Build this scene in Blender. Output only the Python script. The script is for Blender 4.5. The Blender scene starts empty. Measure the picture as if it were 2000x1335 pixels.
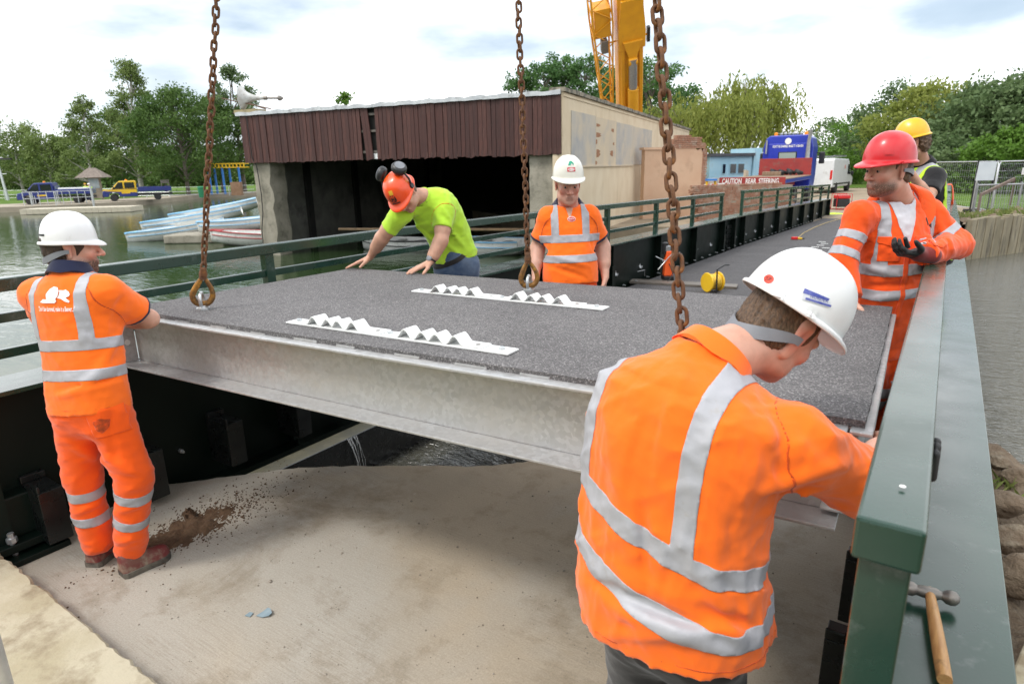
import bpy, bmesh, math, random
import numpy as np
from mathutils import Vector, Matrix
from mathutils.bvhtree import BVHTree

# ------------------------------------------------------------------ camera, sky, sun, exposure
SC = bpy.context.scene
COL = SC.collection
R = math.radians
CAM_H, FPX, YAW, PITCH, ROLL = 2.0, 1225.0, R(34.396), R(15.5), R(1.2)
cam_d = bpy.data.cameras.new('camera')
cam = bpy.data.objects.new('camera', cam_d); COL.objects.link(cam)
cam_d.sensor_width = 36.0
cam_d.lens = FPX / 2000.0 * 36.0
cam_d.clip_start = 0.05; cam_d.clip_end = 3000
cam_d.dof.use_dof = True; cam_d.dof.focus_distance = 2.9; cam_d.dof.aperture_fstop = 5.0
CAMR = Matrix.Rotation(YAW, 3, 'Z') @ Matrix.Rotation(math.pi/2 - PITCH, 3, 'X') @ Matrix.Rotation(-ROLL, 3, 'Z')
cam.matrix_world = Matrix.Translation((0, 0, CAM_H)) @ CAMR.to_4x4()
SC.camera = cam
SC.render.resolution_x = 1024; SC.render.resolution_y = 683

SUN_EL, SUN_AZ = R(56), R(205)          # azimuth measured from +Y towards +X
W = bpy.data.worlds.new('World'); SC.world = W; W.use_nodes = True
wn, wl = W.node_tree.nodes, W.node_tree.links
wn.clear()
w_out = wn.new('ShaderNodeOutputWorld'); w_bg = wn.new('ShaderNodeBackground')
sky = wn.new('ShaderNodeTexSky'); sky.sky_type = 'NISHITA'; sky.sun_disc = False
sky.sun_elevation = SUN_EL; sky.sun_rotation = SUN_AZ; sky.air_density = 1.0; sky.dust_density = 2.0
wtc = wn.new('ShaderNodeTexCoord'); wmap = wn.new('ShaderNodeMapping')
wmap.inputs['Scale'].default_value = (1.0, 1.0, 3.2); wmap.inputs['Location'].default_value = (0.35, 0.1, 0.32); wmap.inputs['Rotation'].default_value = (0, 0, R(-79))
wl.new(wtc.outputs['Generated'], wmap.inputs['Vector'])
wno = wn.new('ShaderNodeTexNoise'); wno.inputs['Scale'].default_value = 2.1; wno.inputs['Detail'].default_value = 7
wno.inputs['Roughness'].default_value = 0.5
wl.new(wmap.outputs[0], wno.inputs['Vector'])
wr = wn.new('ShaderNodeValToRGB')                       # cloud cover: how much veil hides the blue
wr.color_ramp.elements[0].position = 0.30; wr.color_ramp.elements[0].color = (0.40, 0.40, 0.40, 1)
wr.color_ramp.elements[1].position = 0.52; wr.color_ramp.elements[1].color = (1, 1, 1, 1)
wl.new(wno.outputs['Fac'], wr.inputs['Fac'])
wsc = wn.new('ShaderNodeMix'); wsc.data_type = 'RGBA'; wsc.blend_type = 'MULTIPLY'; wsc.inputs['Factor'].default_value = 1
wl.new(sky.outputs[0], wsc.inputs['A']); wsc.inputs['B'].default_value = (1.3, 1.25, 1.2, 1)
wr2 = wn.new('ShaderNodeValToRGB')                      # cloud shade
wr2.color_ramp.elements[0].position = 0.34; wr2.color_ramp.elements[0].color = (7.0, 8.2, 9.4, 1)
wr2.color_ramp.elements[1].position = 0.54; wr2.color_ramp.elements[1].color = (17.0, 17.2, 17.4, 1)
wl.new(wno.outputs['Fac'], wr2.inputs['Fac'])
wmx = wn.new('ShaderNodeMix'); wmx.data_type = 'RGBA'
wl.new(wr.outputs['Color'], wmx.inputs['Factor']); wl.new(wsc.outputs['Result'], wmx.inputs['A']); wl.new(wr2.outputs['Color'], wmx.inputs['B'])
wl.new(wmx.outputs['Result'], w_bg.inputs['Color']); w_bg.inputs['Strength'].default_value = 0.09
wl.new(w_bg.outputs[0], w_out.inputs['Surface'])

sun_d = bpy.data.lights.new('sun', 'SUN'); sun_d.energy = 1.5; sun_d.angle = R(12); sun_d.color = (1.0, 0.96, 0.9)
sun = bpy.data.objects.new('sun', sun_d); COL.objects.link(sun)
_sd = Vector((math.sin(SUN_AZ)*math.cos(SUN_EL), math.cos(SUN_AZ)*math.cos(SUN_EL), math.sin(SUN_EL)))
sun.rotation_euler = _sd.to_track_quat('Z', 'Y').to_euler(); sun.location = (0, 0, 30)
SC.view_settings.view_transform = 'Standard'; SC.view_settings.look = 'None'
SC.view_settings.exposure = 0.48; SC.view_settings.gamma = 1.0
SC.view_settings.use_curve_mapping = False

# ------------------------------------------------------------------ survey helpers: sight lines measured from the station point
_CR = np.array(CAMR); _CC = np.array([0, 0, CAM_H]); _FW = np.array([-math.sin(YAW), math.cos(YAW), 0.0])
def ray(x, y): return _CR @ np.array([(x-1000)/FPX, -(y-667.5)/FPX, -1.0])
def at(x, y, d):                       # point at horizontal distance d ahead
    v = ray(x, y); return _CC + v*(d/(v @ _FW))
def onz(x, y, z):                      # point on the level plane z
    v = ray(x, y); return _CC + v*((z-CAM_H)/v[2])
def gp(x, d, z=0.0):                   # ground point: column x at distance d, height z
    p = at(x, 400, d); return np.array([p[0], p[1], z])
V = lambda *a: np.array(a, float)
def nrm(v):
    v = np.asarray(v, float); return v/max(1e-9, np.linalg.norm(v))

# ------------------------------------------------------------------ scene graph helpers
def wmat(o):
    m = o.matrix_parent_inverse @ o.matrix_basis if o.parent else o.matrix_basis.copy()
    return wmat(o.parent) @ m if o.parent else m
def tag(o, label=None, cat=None, group=None, kind=None):
    if label: o['label'] = label
    if cat: o['category'] = cat
    if group: o['group'] = group
    if kind: o['kind'] = kind
    return o
def empty(name, loc, label=None, cat=None, group=None, rz=0.0):
    o = bpy.data.objects.new(name, None); COL.objects.link(o)
    o.location = [float(q) for q in loc]; o.rotation_euler = (0, 0, rz); o.empty_display_size = 0.1
    return tag(o, label, cat, group)
def adopt(o, parent, local=False):
    if parent is not None:
        o.parent = parent
        if not local: o.matrix_parent_inverse = wmat(parent).inverted()
    return o
def link(name, me, mat=None, parent=None, local=False):
    o = bpy.data.objects.new(name, me); COL.objects.link(o)
    if mat is not None and len(me.materials) == 0: me.materials.append(mat)
    return adopt(o, parent, local)
def copy_tree(o, parent=None):
    c = o.copy(); COL.objects.link(c)
    if parent is not None: c.parent = parent
    for ch in list(o.children): copy_tree(ch, c)
    return c
def smooth(me, angle=None):
    me.shade_smooth()
    if angle: me.set_sharp_from_angle(angle=R(angle))

class MB:
    """collects simple solids; build() links them as ONE mesh"""
    def __init__(s): s.v = []; s.f = []
    def add(s, vs, fs):
        n = len(s.v); s.v += [tuple(float(q) for q in p) for p in vs]; s.f += [tuple(i+n for i in f) for f in fs]; return s
    def frame(s, c, ax, sz):
        c = np.asarray(c, float); X, Y, Z = [np.asarray(a, float)*h/2 for a, h in zip(ax, sz)]
        vs = [c+i*X+j*Y+k*Z for i in (-1, 1) for j in (-1, 1) for k in (-1, 1)]
        return s.add(vs, [(0,1,3,2),(4,6,7,5),(0,4,5,1),(2,3,7,6),(0,2,6,4),(1,5,7,3)])
    def box(s, c, sz, rz=0.0):
        a, b = math.cos(rz), math.sin(rz)
        return s.frame(c, ((a,b,0),(-b,a,0),(0,0,1)), sz)
    def span(s, lo, hi):
        lo = np.asarray(lo, float); hi = np.asarray(hi, float); return s.box((lo+hi)/2, hi-lo)
    def bar(s, a, b, w, h, up=(0,0,1)):
        a = np.asarray(a, float); b = np.asarray(b, float); d = nrm(b-a); up = np.asarray(up, float)
        if abs(d @ nrm(up)) > .98: up = V(0,1,0)
        sd = nrm(np.cross(d, up)); u = np.cross(sd, d)
        return s.frame((a+b)/2, (d, sd, u), (np.linalg.norm(b-a), w, h))
    def tube(s, pts, r, n=8, closed=False, cap=True):
        pts = [np.asarray(p, float) for p in pts]; m = len(pts)
        rs = r if hasattr(r, '__len__') else [r]*m
        base = len(s.v); ref = V(0.31, 0.17, 0.93)
        t0 = nrm(pts[1]-pts[0]); u = nrm(np.cross(t0, ref))
        for i, p in enumerate(pts):
            if closed: t = nrm(pts[(i+1) % m]-pts[i-1])
            else: t = nrm(pts[min(i+1, m-1)]-pts[max(i-1, 0)])
            u = nrm(u - t*(u @ t)); w = np.cross(t, u)
            for k in range(n):
                a = 2*math.pi*k/n; s.v.append(tuple(p+rs[i]*(math.cos(a)*u+math.sin(a)*w)))
        for i in range(m if closed else m-1):
            j = (i+1) % m
            for k in range(n):
                l = (k+1) % n; s.f.append((base+i*n+k, base+i*n+l, base+j*n+l, base+j*n+k))
        if cap and not closed:
            s.f.append(tuple(base+k for k in range(n))[::-1]); s.f.append(tuple(base+(m-1)*n+k for k in range(n)))
        return s
    def lathe(s, c, prof, n=16, axis=(0,0,1), cap=True):
        c = np.asarray(c, float); z = nrm(axis); x = nrm(np.cross(z, (0.3,0.9,0.1))); y = np.cross(z, x); base = len(s.v)
        for r, h in prof:
            for k in range(n):
                a = 2*math.pi*k/n; s.v.append(tuple(c+z*h+r*(math.cos(a)*x+math.sin(a)*y)))
        for i in range(len(prof)-1):
            for k in range(n):
                l = (k+1) % n; s.f.append((base+i*n+k, base+i*n+l, base+(i+1)*n+l, base+(i+1)*n+k))
        if cap:
            s.f.append(tuple(base+k for k in range(n))[::-1]); s.f.append(tuple(base+(len(prof)-1)*n+k for k in range(n)))
        return s
    def prism(s, poly, c, ax, ay, depth):
        """2-D outline poly in the plane (ax, ay) through c, extruded symmetrically by depth along ax x ay"""
        c = np.asarray(c, float); ax = np.asarray(ax, float); ay = np.asarray(ay, float); nz = nrm(np.cross(ax, ay)); n = len(poly)
        A = [c+x*ax+y*ay-nz*depth/2 for x, y in poly]; B = [c+x*ax+y*ay+nz*depth/2 for x, y in poly]
        fs = [tuple(range(n))[::-1], tuple(range(n, 2*n))]+[(i, (i+1) % n, n+(i+1) % n, n+i) for i in range(n)]
        return s.add(A+B, fs)
    def loft(s, rings, cap=True):
        base = len(s.v); n = len(rings[0])
        for rg in rings: s.v += [tuple(float(q) for q in p) for p in rg]
        for i in range(len(rings)-1):
            for k in range(n):
                l = (k+1) % n; s.f.append((base+i*n+k, base+i*n+l, base+(i+1)*n+l, base+(i+1)*n+k))
        if cap:
            s.f.append(tuple(base+k for k in range(n))[::-1]); s.f.append(tuple(base+(len(rings)-1)*n+k for k in range(n)))
        return s
    def mesh(s, name):
        me = bpy.data.meshes.new(name); me.from_pydata(s.v, [], s.f); me.update()
        bm = bmesh.new(); bm.from_mesh(me); bmesh.ops.recalc_face_normals(bm, faces=bm.faces); bm.to_mesh(me); bm.free()
        return me
    def build(s, name, mat, parent=None, local=False, sm=None, bevel=0.0, seg=2):
        me = s.mesh(name)
        if sm: smooth(me, sm)
        o = link(name, me, mat, parent, local)
        if bevel:
            b = o.modifiers.new('bevel', 'BEVEL'); b.width = bevel; b.segments = seg; b.limit_method = 'ANGLE'; b.angle_limit = R(35)
        return o
def thing(name, mb, mat, label, cat, group=None, **k): return tag(mb.build(name, mat, **k), label, cat, group)
def struct(name, mb, mat, parent=None, **k): return tag(mb.build(name, mat, parent, **k), kind='structure')

# ------------------------------------------------------------------ procedural materials
def nodes(name):
    m = bpy.data.materials.new(name); m.use_nodes = True
    return m, m.node_tree.nodes, m.node_tree.links, m.node_tree.nodes['Principled BSDF']
def c4(c): return (c[0], c[1], c[2], 1.0)
def coords(n, l, stretch=(1,1,1), kind='Object', rot=(0,0,0)):
    tc = n.new('ShaderNodeTexCoord'); mp = n.new('ShaderNodeMapping'); mp.inputs['Scale'].default_value = stretch; mp.inputs['Rotation'].default_value = rot
    l.new(tc.outputs[kind], mp.inputs['Vector']); return mp.outputs[0]
def nz(n, l, vec, scale, detail=5, rough=.55, dist=0.0):
    t = n.new('ShaderNodeTexNoise'); t.inputs['Scale'].default_value = scale; t.inputs['Detail'].default_value = detail
    t.inputs['Roughness'].default_value = rough; t.inputs['Distortion'].default_value = dist
    l.new(vec, t.inputs['Vector']); return t.outputs['Fac']
def ramp(n, l, fac, p0, p1, a=(0,0,0), b=(1,1,1)):
    r = n.new('ShaderNodeValToRGB'); e = r.color_ramp.elements
    e[0].position = p0; e[0].color = c4(a); e[1].position = p1; e[1].color = c4(b); l.new(fac, r.inputs['Fac']); return r.outputs['Color']
def mix(n, l, fac, a, b, mode='MIX'):
    m = n.new('ShaderNodeMix'); m.data_type = 'RGBA'; m.blend_type = mode
    for s, q in ((m.inputs['Factor'], fac), (m.inputs['A'], a), (m.inputs['B'], b)):
        if isinstance(q, (int, float)): s.default_value = q if s.name == 'Factor' else (q, q, q, 1)
        elif isinstance(q, tuple): s.default_value = c4(q)
        else: l.new(q, s)
    return m.outputs['Result']
def bump(n, l, bs, h, strength=.3, dist=.01, prev=None):
    b = n.new('ShaderNodeBump'); b.inputs['Strength'].default_value = strength; b.inputs['Distance'].default_value = dist
    l.new(h, b.inputs['Height'])
    if prev: l.new(prev, b.inputs['Normal'])
    if bs: l.new(b.outputs[0], bs.inputs['Normal'])
    return b.outputs[0]
def M(name, c1, c2=None, scale=4.0, rough=.6, metal=0.0, bmp=0.0, bscale=40.0, bdist=.004, stretch=(1,1,1), lo=.35, hi=.65,
      dirt=None, dscale=3.0, dlo=.55, dhi=.75, spec=.5, sheen=0.0, coat=0.0, rvar=0.0, detail=5, emit=None, kind='Object', dstretch=(1,1,1)):
    m, n, l, b = nodes(name); vec = coords(n, l, stretch, kind)
    col = c1
    if c2 is not None: col = mix(n, l, ramp(n, l, nz(n, l, vec, scale, detail), lo, hi), c1, c2)
    if dirt is not None: col = mix(n, l, ramp(n, l, nz(n, l, coords(n, l, dstretch, kind), dscale, 8, .65), dlo, dhi), col, dirt)
    if isinstance(col, tuple): b.inputs['Base Color'].default_value = c4(col)
    else: l.new(col, b.inputs['Base Color'])
    b.inputs['Roughness'].default_value = rough; b.inputs['Metallic'].default_value = metal; b.inputs['Specular IOR Level'].default_value = spec
    if rvar:
        r = n.new('ShaderNodeMapRange'); r.inputs['To Min'].default_value = max(.02, rough-rvar); r.inputs['To Max'].default_value = min(1, rough+rvar)
        r.inputs['From Min'].default_value = .3; r.inputs['From Max'].default_value = .7
        l.new(nz(n, l, vec, scale*1.7, 6), r.inputs['Value']); l.new(r.outputs[0], b.inputs['Roughness'])
    if sheen: b.inputs['Sheen Weight'].default_value = sheen
    if coat: b.inputs['Coat Weight'].default_value = coat; b.inputs['Coat Roughness'].default_value = .15
    if bmp: bump(n, l, b, nz(n, l, vec, bscale, 4), bmp, bdist)
    return m

MAT = {}
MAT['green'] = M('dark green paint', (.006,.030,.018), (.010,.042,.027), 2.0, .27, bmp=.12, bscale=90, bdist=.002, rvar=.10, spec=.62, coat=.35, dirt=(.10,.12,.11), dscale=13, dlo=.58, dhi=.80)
MAT['green_shade'] = M('shade darkened girder paint', (.0016,.0055,.0036), (.0024,.008,.005), 2.0, .42, rvar=.08, spec=.25, dirt=(.012,.012,.009), dscale=6, dlo=.68, dhi=.85)  # the green taken almost to black, painting in the girder's shade
MAT['black_steel'] = M('black bracket paint', (.006,.007,.007), (.012,.014,.013), 8, .3, rvar=.1)
MAT['white_paint'] = M('white paint', (.78,.79,.78), (.7,.71,.70), 6, .45, bmp=.05, dirt=(.45,.43,.40), dscale=12, dlo=.62, dhi=.8)
MAT['zinc'] = M('bright zinc', (.62,.64,.65), (.5,.52,.53), 20, .38, metal=.8)
MAT['steel'] = M('plain steel', (.42,.43,.44), (.33,.34,.35), 12, .42, metal=.85, rvar=.1)
MAT['dark_steel'] = M('dark worn steel', (.18,.17,.16), (.27,.24,.21), 30, .45, metal=.8, bmp=.2, bscale=60)
MAT['rubber'] = M('rubber', (.015,.015,.016), (.03,.03,.03), 12, .75)
MAT['black'] = M('black plastic', (.012,.012,.013), (.02,.02,.021), 12, .42)
MAT['glass'] = M('dark vehicle glass', (.015,.02,.022), None, rough=.06, spec=.7)
MAT['yellow'] = M('crane yellow paint', (.78,.36,.012), (.70,.31,.012), 2, .42, coat=.1, dirt=(.45,.22,.03), dscale=4, dlo=.62, dhi=.8)
MAT['yellow_plain'] = M('safety yellow paint', (.8,.5,.02), (.74,.44,.02), 5, .45)
MAT['blue_pole'] = M('playground blue', (.03,.16,.5), (.04,.2,.55), 5, .5)
MAT['rust'] = M('rusted chain steel', (.17,.070,.026), (.10,.055,.034), 26, .72, metal=.25, bmp=.5, bscale=130, bdist=.003, dirt=(.30,.12,.028), dscale=14, dlo=.54, dhi=.70)
MAT['hook'] = M('worn yellow hook', (.42,.20,.03), (.16,.075,.025), 18, .55, metal=.35, bmp=.3, bscale=90, dirt=(.10,.06,.03), dscale=24, dlo=.5, dhi=.62)
MAT['concrete_pier'] = M('weathered pier concrete', (.34,.31,.25), (.25,.23,.18), 2.2, .9, bmp=.7, bscale=22, bdist=.02, dirt=(.13,.12,.09), dscale=2.5, dlo=.5, dhi=.72)
MAT['wood_board'] = M('grey wet timber', (.10,.085,.07), (.16,.14,.12), 6, .5, stretch=(1,8,8), bmp=.3)

# ================================================================== THE SETTING
random.seed(7); np.random.seed(7)
WZ = -0.9
def water_mat(name, base, sc, st, strength, rough=.05, ior=1.34):
    m, n, l, b = nodes(name)
    b.inputs['Base Color'].default_value = c4(base); b.inputs['Roughness'].default_value = rough; b.inputs['IOR'].default_value = ior
    v = coords(n, l, st, 'Object', (0, 0, YAW))
    h = mix(n, l, .35, nz(n, l, v, sc, 3, .5, .4), nz(n, l, v, sc*4.3, 3, .5))
    bump(n, l, b, h, strength, .12)
    return m
MAT['lake'] = water_mat('lake water', (.024,.046,.016), .9, (.55, 1.6, 1), .24)
MAT['river'] = water_mat('flowing river water', (.085,.083,.066), 3.6, (.7, 1.9, 1), 1.0, .04, 1.75)

def grass_mat():
    m, n, l, b = nodes('mown grass and earth'); v = coords(n, l)
    g = mix(n, l, ramp(n, l, nz(n, l, v, .35, 6), .35, .65), (.075,.14,.022), (.125,.20,.035))
    g = mix(n, l, ramp(n, l, nz(n, l, v, 6, 4), .4, .7), g, (.06,.11,.02))
    l.new(g, b.inputs['Base Color']); b.inputs['Roughness'].default_value = .9; b.inputs['Specular IOR Level'].default_value = .1
    bump(n, l, b, nz(n, l, v, 30, 3), .5, .05); return m
MAT['grass'] = grass_mat()
MAT['path'] = M('park path gravel', (.36,.31,.24), (.29,.25,.19), .8, .95, bmp=.4, bscale=30, bdist=.01, dirt=(.22,.2,.15), dscale=.9)
MAT['yard'] = M('bare yard earth', (.33,.26,.18), (.24,.19,.13), .7, .95, bmp=.5, bscale=14, bdist=.02, dirt=(.17,.14,.1), dscale=1.7)
MAT['soil'] = M('loose bank soil', (.13,.09,.058), (.19,.145,.10), 7, .95, bmp=1.0, bscale=24, bdist=.04, dirt=(.22,.18,.13), dscale=6, dlo=.55, dhi=.68)

def poly_prism(name, poly, ztop, zbot, mat, parent=None):
    mb = MB(); n = len(poly)
    mb.v = [(x, y, ztop) for x, y in poly]+[(x, y, zbot) for x, y in poly]
    mb.f = [tuple(range(n)), tuple(range(n, 2*n))[::-1]]+[(i, (i+1) % n, n+(i+1) % n, n+i) for i in range(n)]
    return struct(name, mb, mat, parent)

lake = MB(); lake.v = [(-700,-300,WZ),(-4.49,-300,WZ),(-4.49,700,WZ),(-700,700,WZ)]; lake.f = [(0,1,2,3)]
struct('lake_water', lake, MAT['lake'])
riv = MB(); riv.v = [(-4.49,-300,WZ),(600,-300,WZ),(600,700,WZ),(-4.49,700,WZ)]; riv.f = [(0,1,2,3)]
struct('river_water', riv, MAT['river'])
bed = MB(); bed.v = [(-900,-500,-2.6),(900,-500,-2.6),(900,900,-2.6),(-900,900,-2.6)]; bed.f = [(0,1,2,3)]
struct('ground', bed, MAT['soil'])
# far park on the left: grass, with a gravel path along the water
PZ = -0.45
poly_prism('park_ground', [(-71.5,-120),(-71.2,20),(-68.5,24.3),(-69.2,32),(-79.4,46),(-79,52),(-79,95),(-420,600),(-800,600),(-800,-120)], PZ, -2.5, MAT['grass'])
edge = [(-69.5,-120),(-69.3,21),(-66.5,24.3),(-67,32),(-77.4,45.5),(-77,52),(-77,95)]
inner = [(-74.9,95),(-75.0,54),(-76.0,47),(-71.5,36.5),(-71.0,32.5),(-71,24.6),(-75,18),(-75,-120)]
inner = [(x-5.5, y) for x, y in inner]
poly_prism('park_path', edge+inner, PZ+.02, -2.5, MAT['path'])
# far bank behind the boathouse and at the end of the bridge
poly_prism('far_bank', [(-10.5,20.6),(-5.4,24.0),(-4.6,23.4),(.68,23.2),(2.26,25.9),(6,31),(30,55),(330,330),(330,650),(-405,600),(-70,95),(-24,29)], -0.16, -2.5, MAT['yard'])
poly_prism('far_meadow', [(1.2,34.5),(8,36.5),(60,90),(320,340),(320,640),(-380,590),(-60,98),(-30,60),(-12,58),(-3,60),(-.6,42)], -0.12, -.155, MAT['grass'])

# the near bank behind the viewpoint
poly_prism('near_bank', [(-30,-4.05),(40,-4.05),(60,-80),(-60,-80)], -.1, -2.5, MAT['grass'])
# near abutment: the concrete slab the men stand on, ragged towards the river
def slab_mat():
    m, n, l, b = nodes('brushed dusty concrete'); v = coords(n, l)
    base = mix(n, l, ramp(n, l, nz(n, l, v, 1.1, 7, .6), .35, .68), (.435,.365,.275), (.35,.302,.235))
    # pale grey bare concrete towards the river, warm dust elsewhere (a field of its own shape)
    base = mix(n, l, ramp(n, l, nz(n, l, v, .55, 4, .6, .6), .46, .60), base, (.40,.37,.32))
    vb = coords(n, l, (2.0, 46.0, 1.0), 'Object', (0, 0, R(-52)))
    br = nz(n, l, vb, 2.6, 6, .75, .35)
    base = mix(n, l, mix(n, l, mix(n, l, ramp(n, l, nz(n, l, v, 1.3, 4), .42, .62), 0.0, ramp(n, l, br, .46, .62)), 0.0, .55), base, (.29,.25,.20))
    st = ramp(n, l, nz(n, l, v, 1.5, 10, .74, .25), .50, .70)
    base = mix(n, l, mix(n, l, st, 0.0, .85), base, (.20,.155,.10))
    sp = n.new('ShaderNodeTexVoronoi'); sp.inputs['Scale'].default_value = 34; l.new(v, sp.inputs['Vector'])
    spm = ramp(n, l, sp.outputs['Distance'], .06, .10, (1,1,1), (0,0,0))
    gate = ramp(n, l, nz(n, l, v, 3.1, 3), .44, .56)
    base = mix(n, l, mix(n, l, gate, (0,0,0), spm), base, (.11,.085,.06))
    ws = ramp(n, l, nz(n, l, v, 5.2, 7, .7), .68, .76)
    base = mix(n, l, mix(n, l, ws, 0.0, .5), base, (.62,.58,.50))
    base = mix(n, l, 1.0, base, ramp(n, l, nz(n, l, v, 110, 6, .8), .3, .72, (.78,.77,.76), (1.16,1.16,1.15)), 'MULTIPLY')
    l.new(base, b.inputs['Base Color']); b.inputs['Roughness'].default_value = .88; b.inputs['Specular IOR Level'].default_value = .25
    p = bump(n, l, None, br, .28, .006); bump(n, l, b, nz(n, l, v, 45, 8, .75), .35, .005, p)
    return m
MAT['slab'] = slab_mat()
far_edge = [(-4.32,1.55),(-3.99,1.93),(-3.82,2.13),(-3.58,2.41),(-3.34,2.61),(-2.88,2.90),(-2.41,3.18),(-2.21,3.39),(-2.12,3.58),(-1.89,3.64),(-1.3,3.85),(-.6,4.15),(.10,4.4)]
fe = []
for a, b in zip(far_edge[:-1], far_edge[1:]):
    for t in np.linspace(0, 1, 9)[:-1]:
        p = V(*a)*(1-t)+V(*b)*t; fe.append((p[0]+random.gauss(0,.004), p[1]+random.gauss(0,.006)))
fe.append(far_edge[-1])
poly = [(.10,-4),(-9,-4),(-9,1.0),(-4.4,1.2)]+fe
poly_prism('concrete_slab', poly, 0.0, -2.4, MAT['slab'])
# lower ledge course below the slab's ragged lip
ledge = [(x+.02, y+.05+.03*random.random()) for x, y in fe]
poly_prism('slab_foundation', [(.10,1.0),(-4.4,1.0)]+ledge, -.22, -2.4, MAT['concrete_pier'])
# right bank outside the girder: soil and rubble
gm = MB(); NX, NY = 60, 90; xs = np.linspace(.30, 9.0, NX)**1.0; ys = np.linspace(-3.5, 6.6, NY)
xs = .27+(np.linspace(0, 1, NX)**1.8)*9; H = {}
for j, y in enumerate(ys):
    for i, x in enumerate(xs):
        e = 6.15+.25*math.sin(x*2.1)+.1*math.sin(x*7)-y
        z = -.12-.28*min(1, max(0, (x-.25)/.5)*.4)+.07*math.sin(x*5+y*3)+.05*math.sin(x*11-y*7.3)+random.gauss(0,.014)
        z -= .16*(.5+.5*math.sin(y*1.7+.6))*(1 if x < 1.2 else .4)
        if e < .55: z -= (.55-e)*1.9
        gm.v.append((x+random.gauss(0,.012), y+random.gauss(0,.02), max(z, -2.0)))
for j in range(NY-1):
    for i in range(NX-1):
        a = j*NX+i; gm.f.append((a, a+1, a+NX+1, a+NX))
struct('river_bank', gm, MAT['soil'], sm=60)
# raised kerb of the abutment at the lower left
MAT['kerb'] = M('pale limestone concrete', (.46,.41,.30), (.38,.33,.22), 2.6, .9, bmp=.5, bscale=35, bdist=.008, dirt=(.24,.19,.12), dscale=5, dlo=.48, dhi=.66, lo=.42, hi=.58)
kb = MB(); kn = 260; top = []; lip = []; bot = []
for i in range(kn+1):
    x = -9+i*(8.2/kn); w = random.gauss(0, .0025)-(.012 if random.random() < .05 else 0)
    kb.v += [(x,-3.5,.13),(x,.838+w,.13),(x,.850+w,.118+w),(x,.853+w*.6,-.05)]
for i in range(kn):
    for k in range(3):
        a = i*4+k; kb.f.append((a, a+4, a+5, a+1))
kerb = tag(kb.build('abutment_kerb', MAT['kerb'], sm=25), 'pale stained concrete kerb of the abutment in the bottom left corner', 'kerb')

# ================================================================== BRIDGE
_dy = [-10, 4, 8, 14, 15.6, 22, 30]; _dz = [-.02, 0, -.03, -.11, -.125, -.26, -.43]
def dz(y): return float(np.interp(y, _dy, _dz))
YS = [0.45]+[.9+1.9*k for k in range(8)]+[15.05]+[15.9+1.91*k for k in range(8)]
def strip(mb, x0, x1, z0, z1, ya, yb):
    """a bar along the bridge following its camber"""
    ys = [ya]+[y for y in np.arange(math.floor(ya)+1, yb, 1.0) if y-ya > .05 and yb-y > .05]+[yb]
    return mb.loft([[(x0,y,z0+dz(y)),(x1,y,z0+dz(y)),(x1,y,z1+dz(y)),(x0,y,z1+dz(y))] for y in ys])

MAT['deck'] = None
def asphalt(name, c1, c2, c3, s=1.0):
    m, n, l, b = nodes(name); v = coords(n, l)
    vo = n.new('ShaderNodeTexVoronoi'); vo.inputs['Scale'].default_value = 170*s; l.new(v, vo.inputs['Vector'])
    sep = n.new('ShaderNodeSeparateColor'); l.new(vo.outputs['Color'], sep.inputs[0])
    col = mix(n, l, ramp(n, l, sep.outputs[0], .25, .8), c1, c2)
    col = mix(n, l, ramp(n, l, sep.outputs[1], .80, .92), col, c3)
    big = ramp(n, l, nz(n, l, v, 1.6, 6, .6), .3, .75, (.84,.83,.83), (1.14,1.13,1.12))
    col = mix(n, l, 1.0, col, big, 'MULTIPLY')
    br = ramp(n, l, nz(n, l, v, 4.5, 6, .7), .70, .80)
    col = mix(n, l, mix(n, l, br, 0.0, .35), col, (.22,.15,.10))
    l.new(col, b.inputs['Base Color']); b.inputs['Roughness'].default_value = .8; b.inputs['Specular IOR Level'].default_value = .35
    bump(n, l, b, vo.outputs['Distance'], .9, .004); return m
MAT['panel_top'] = asphalt('bonded grit surfacing', (.094,.090,.092), (.152,.147,.148), (.28,.27,.27), 1.25)
MAT['deck'] = asphalt('deck grit surfacing', (.055,.053,.056), (.095,.092,.096), (.17,.165,.165))

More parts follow.
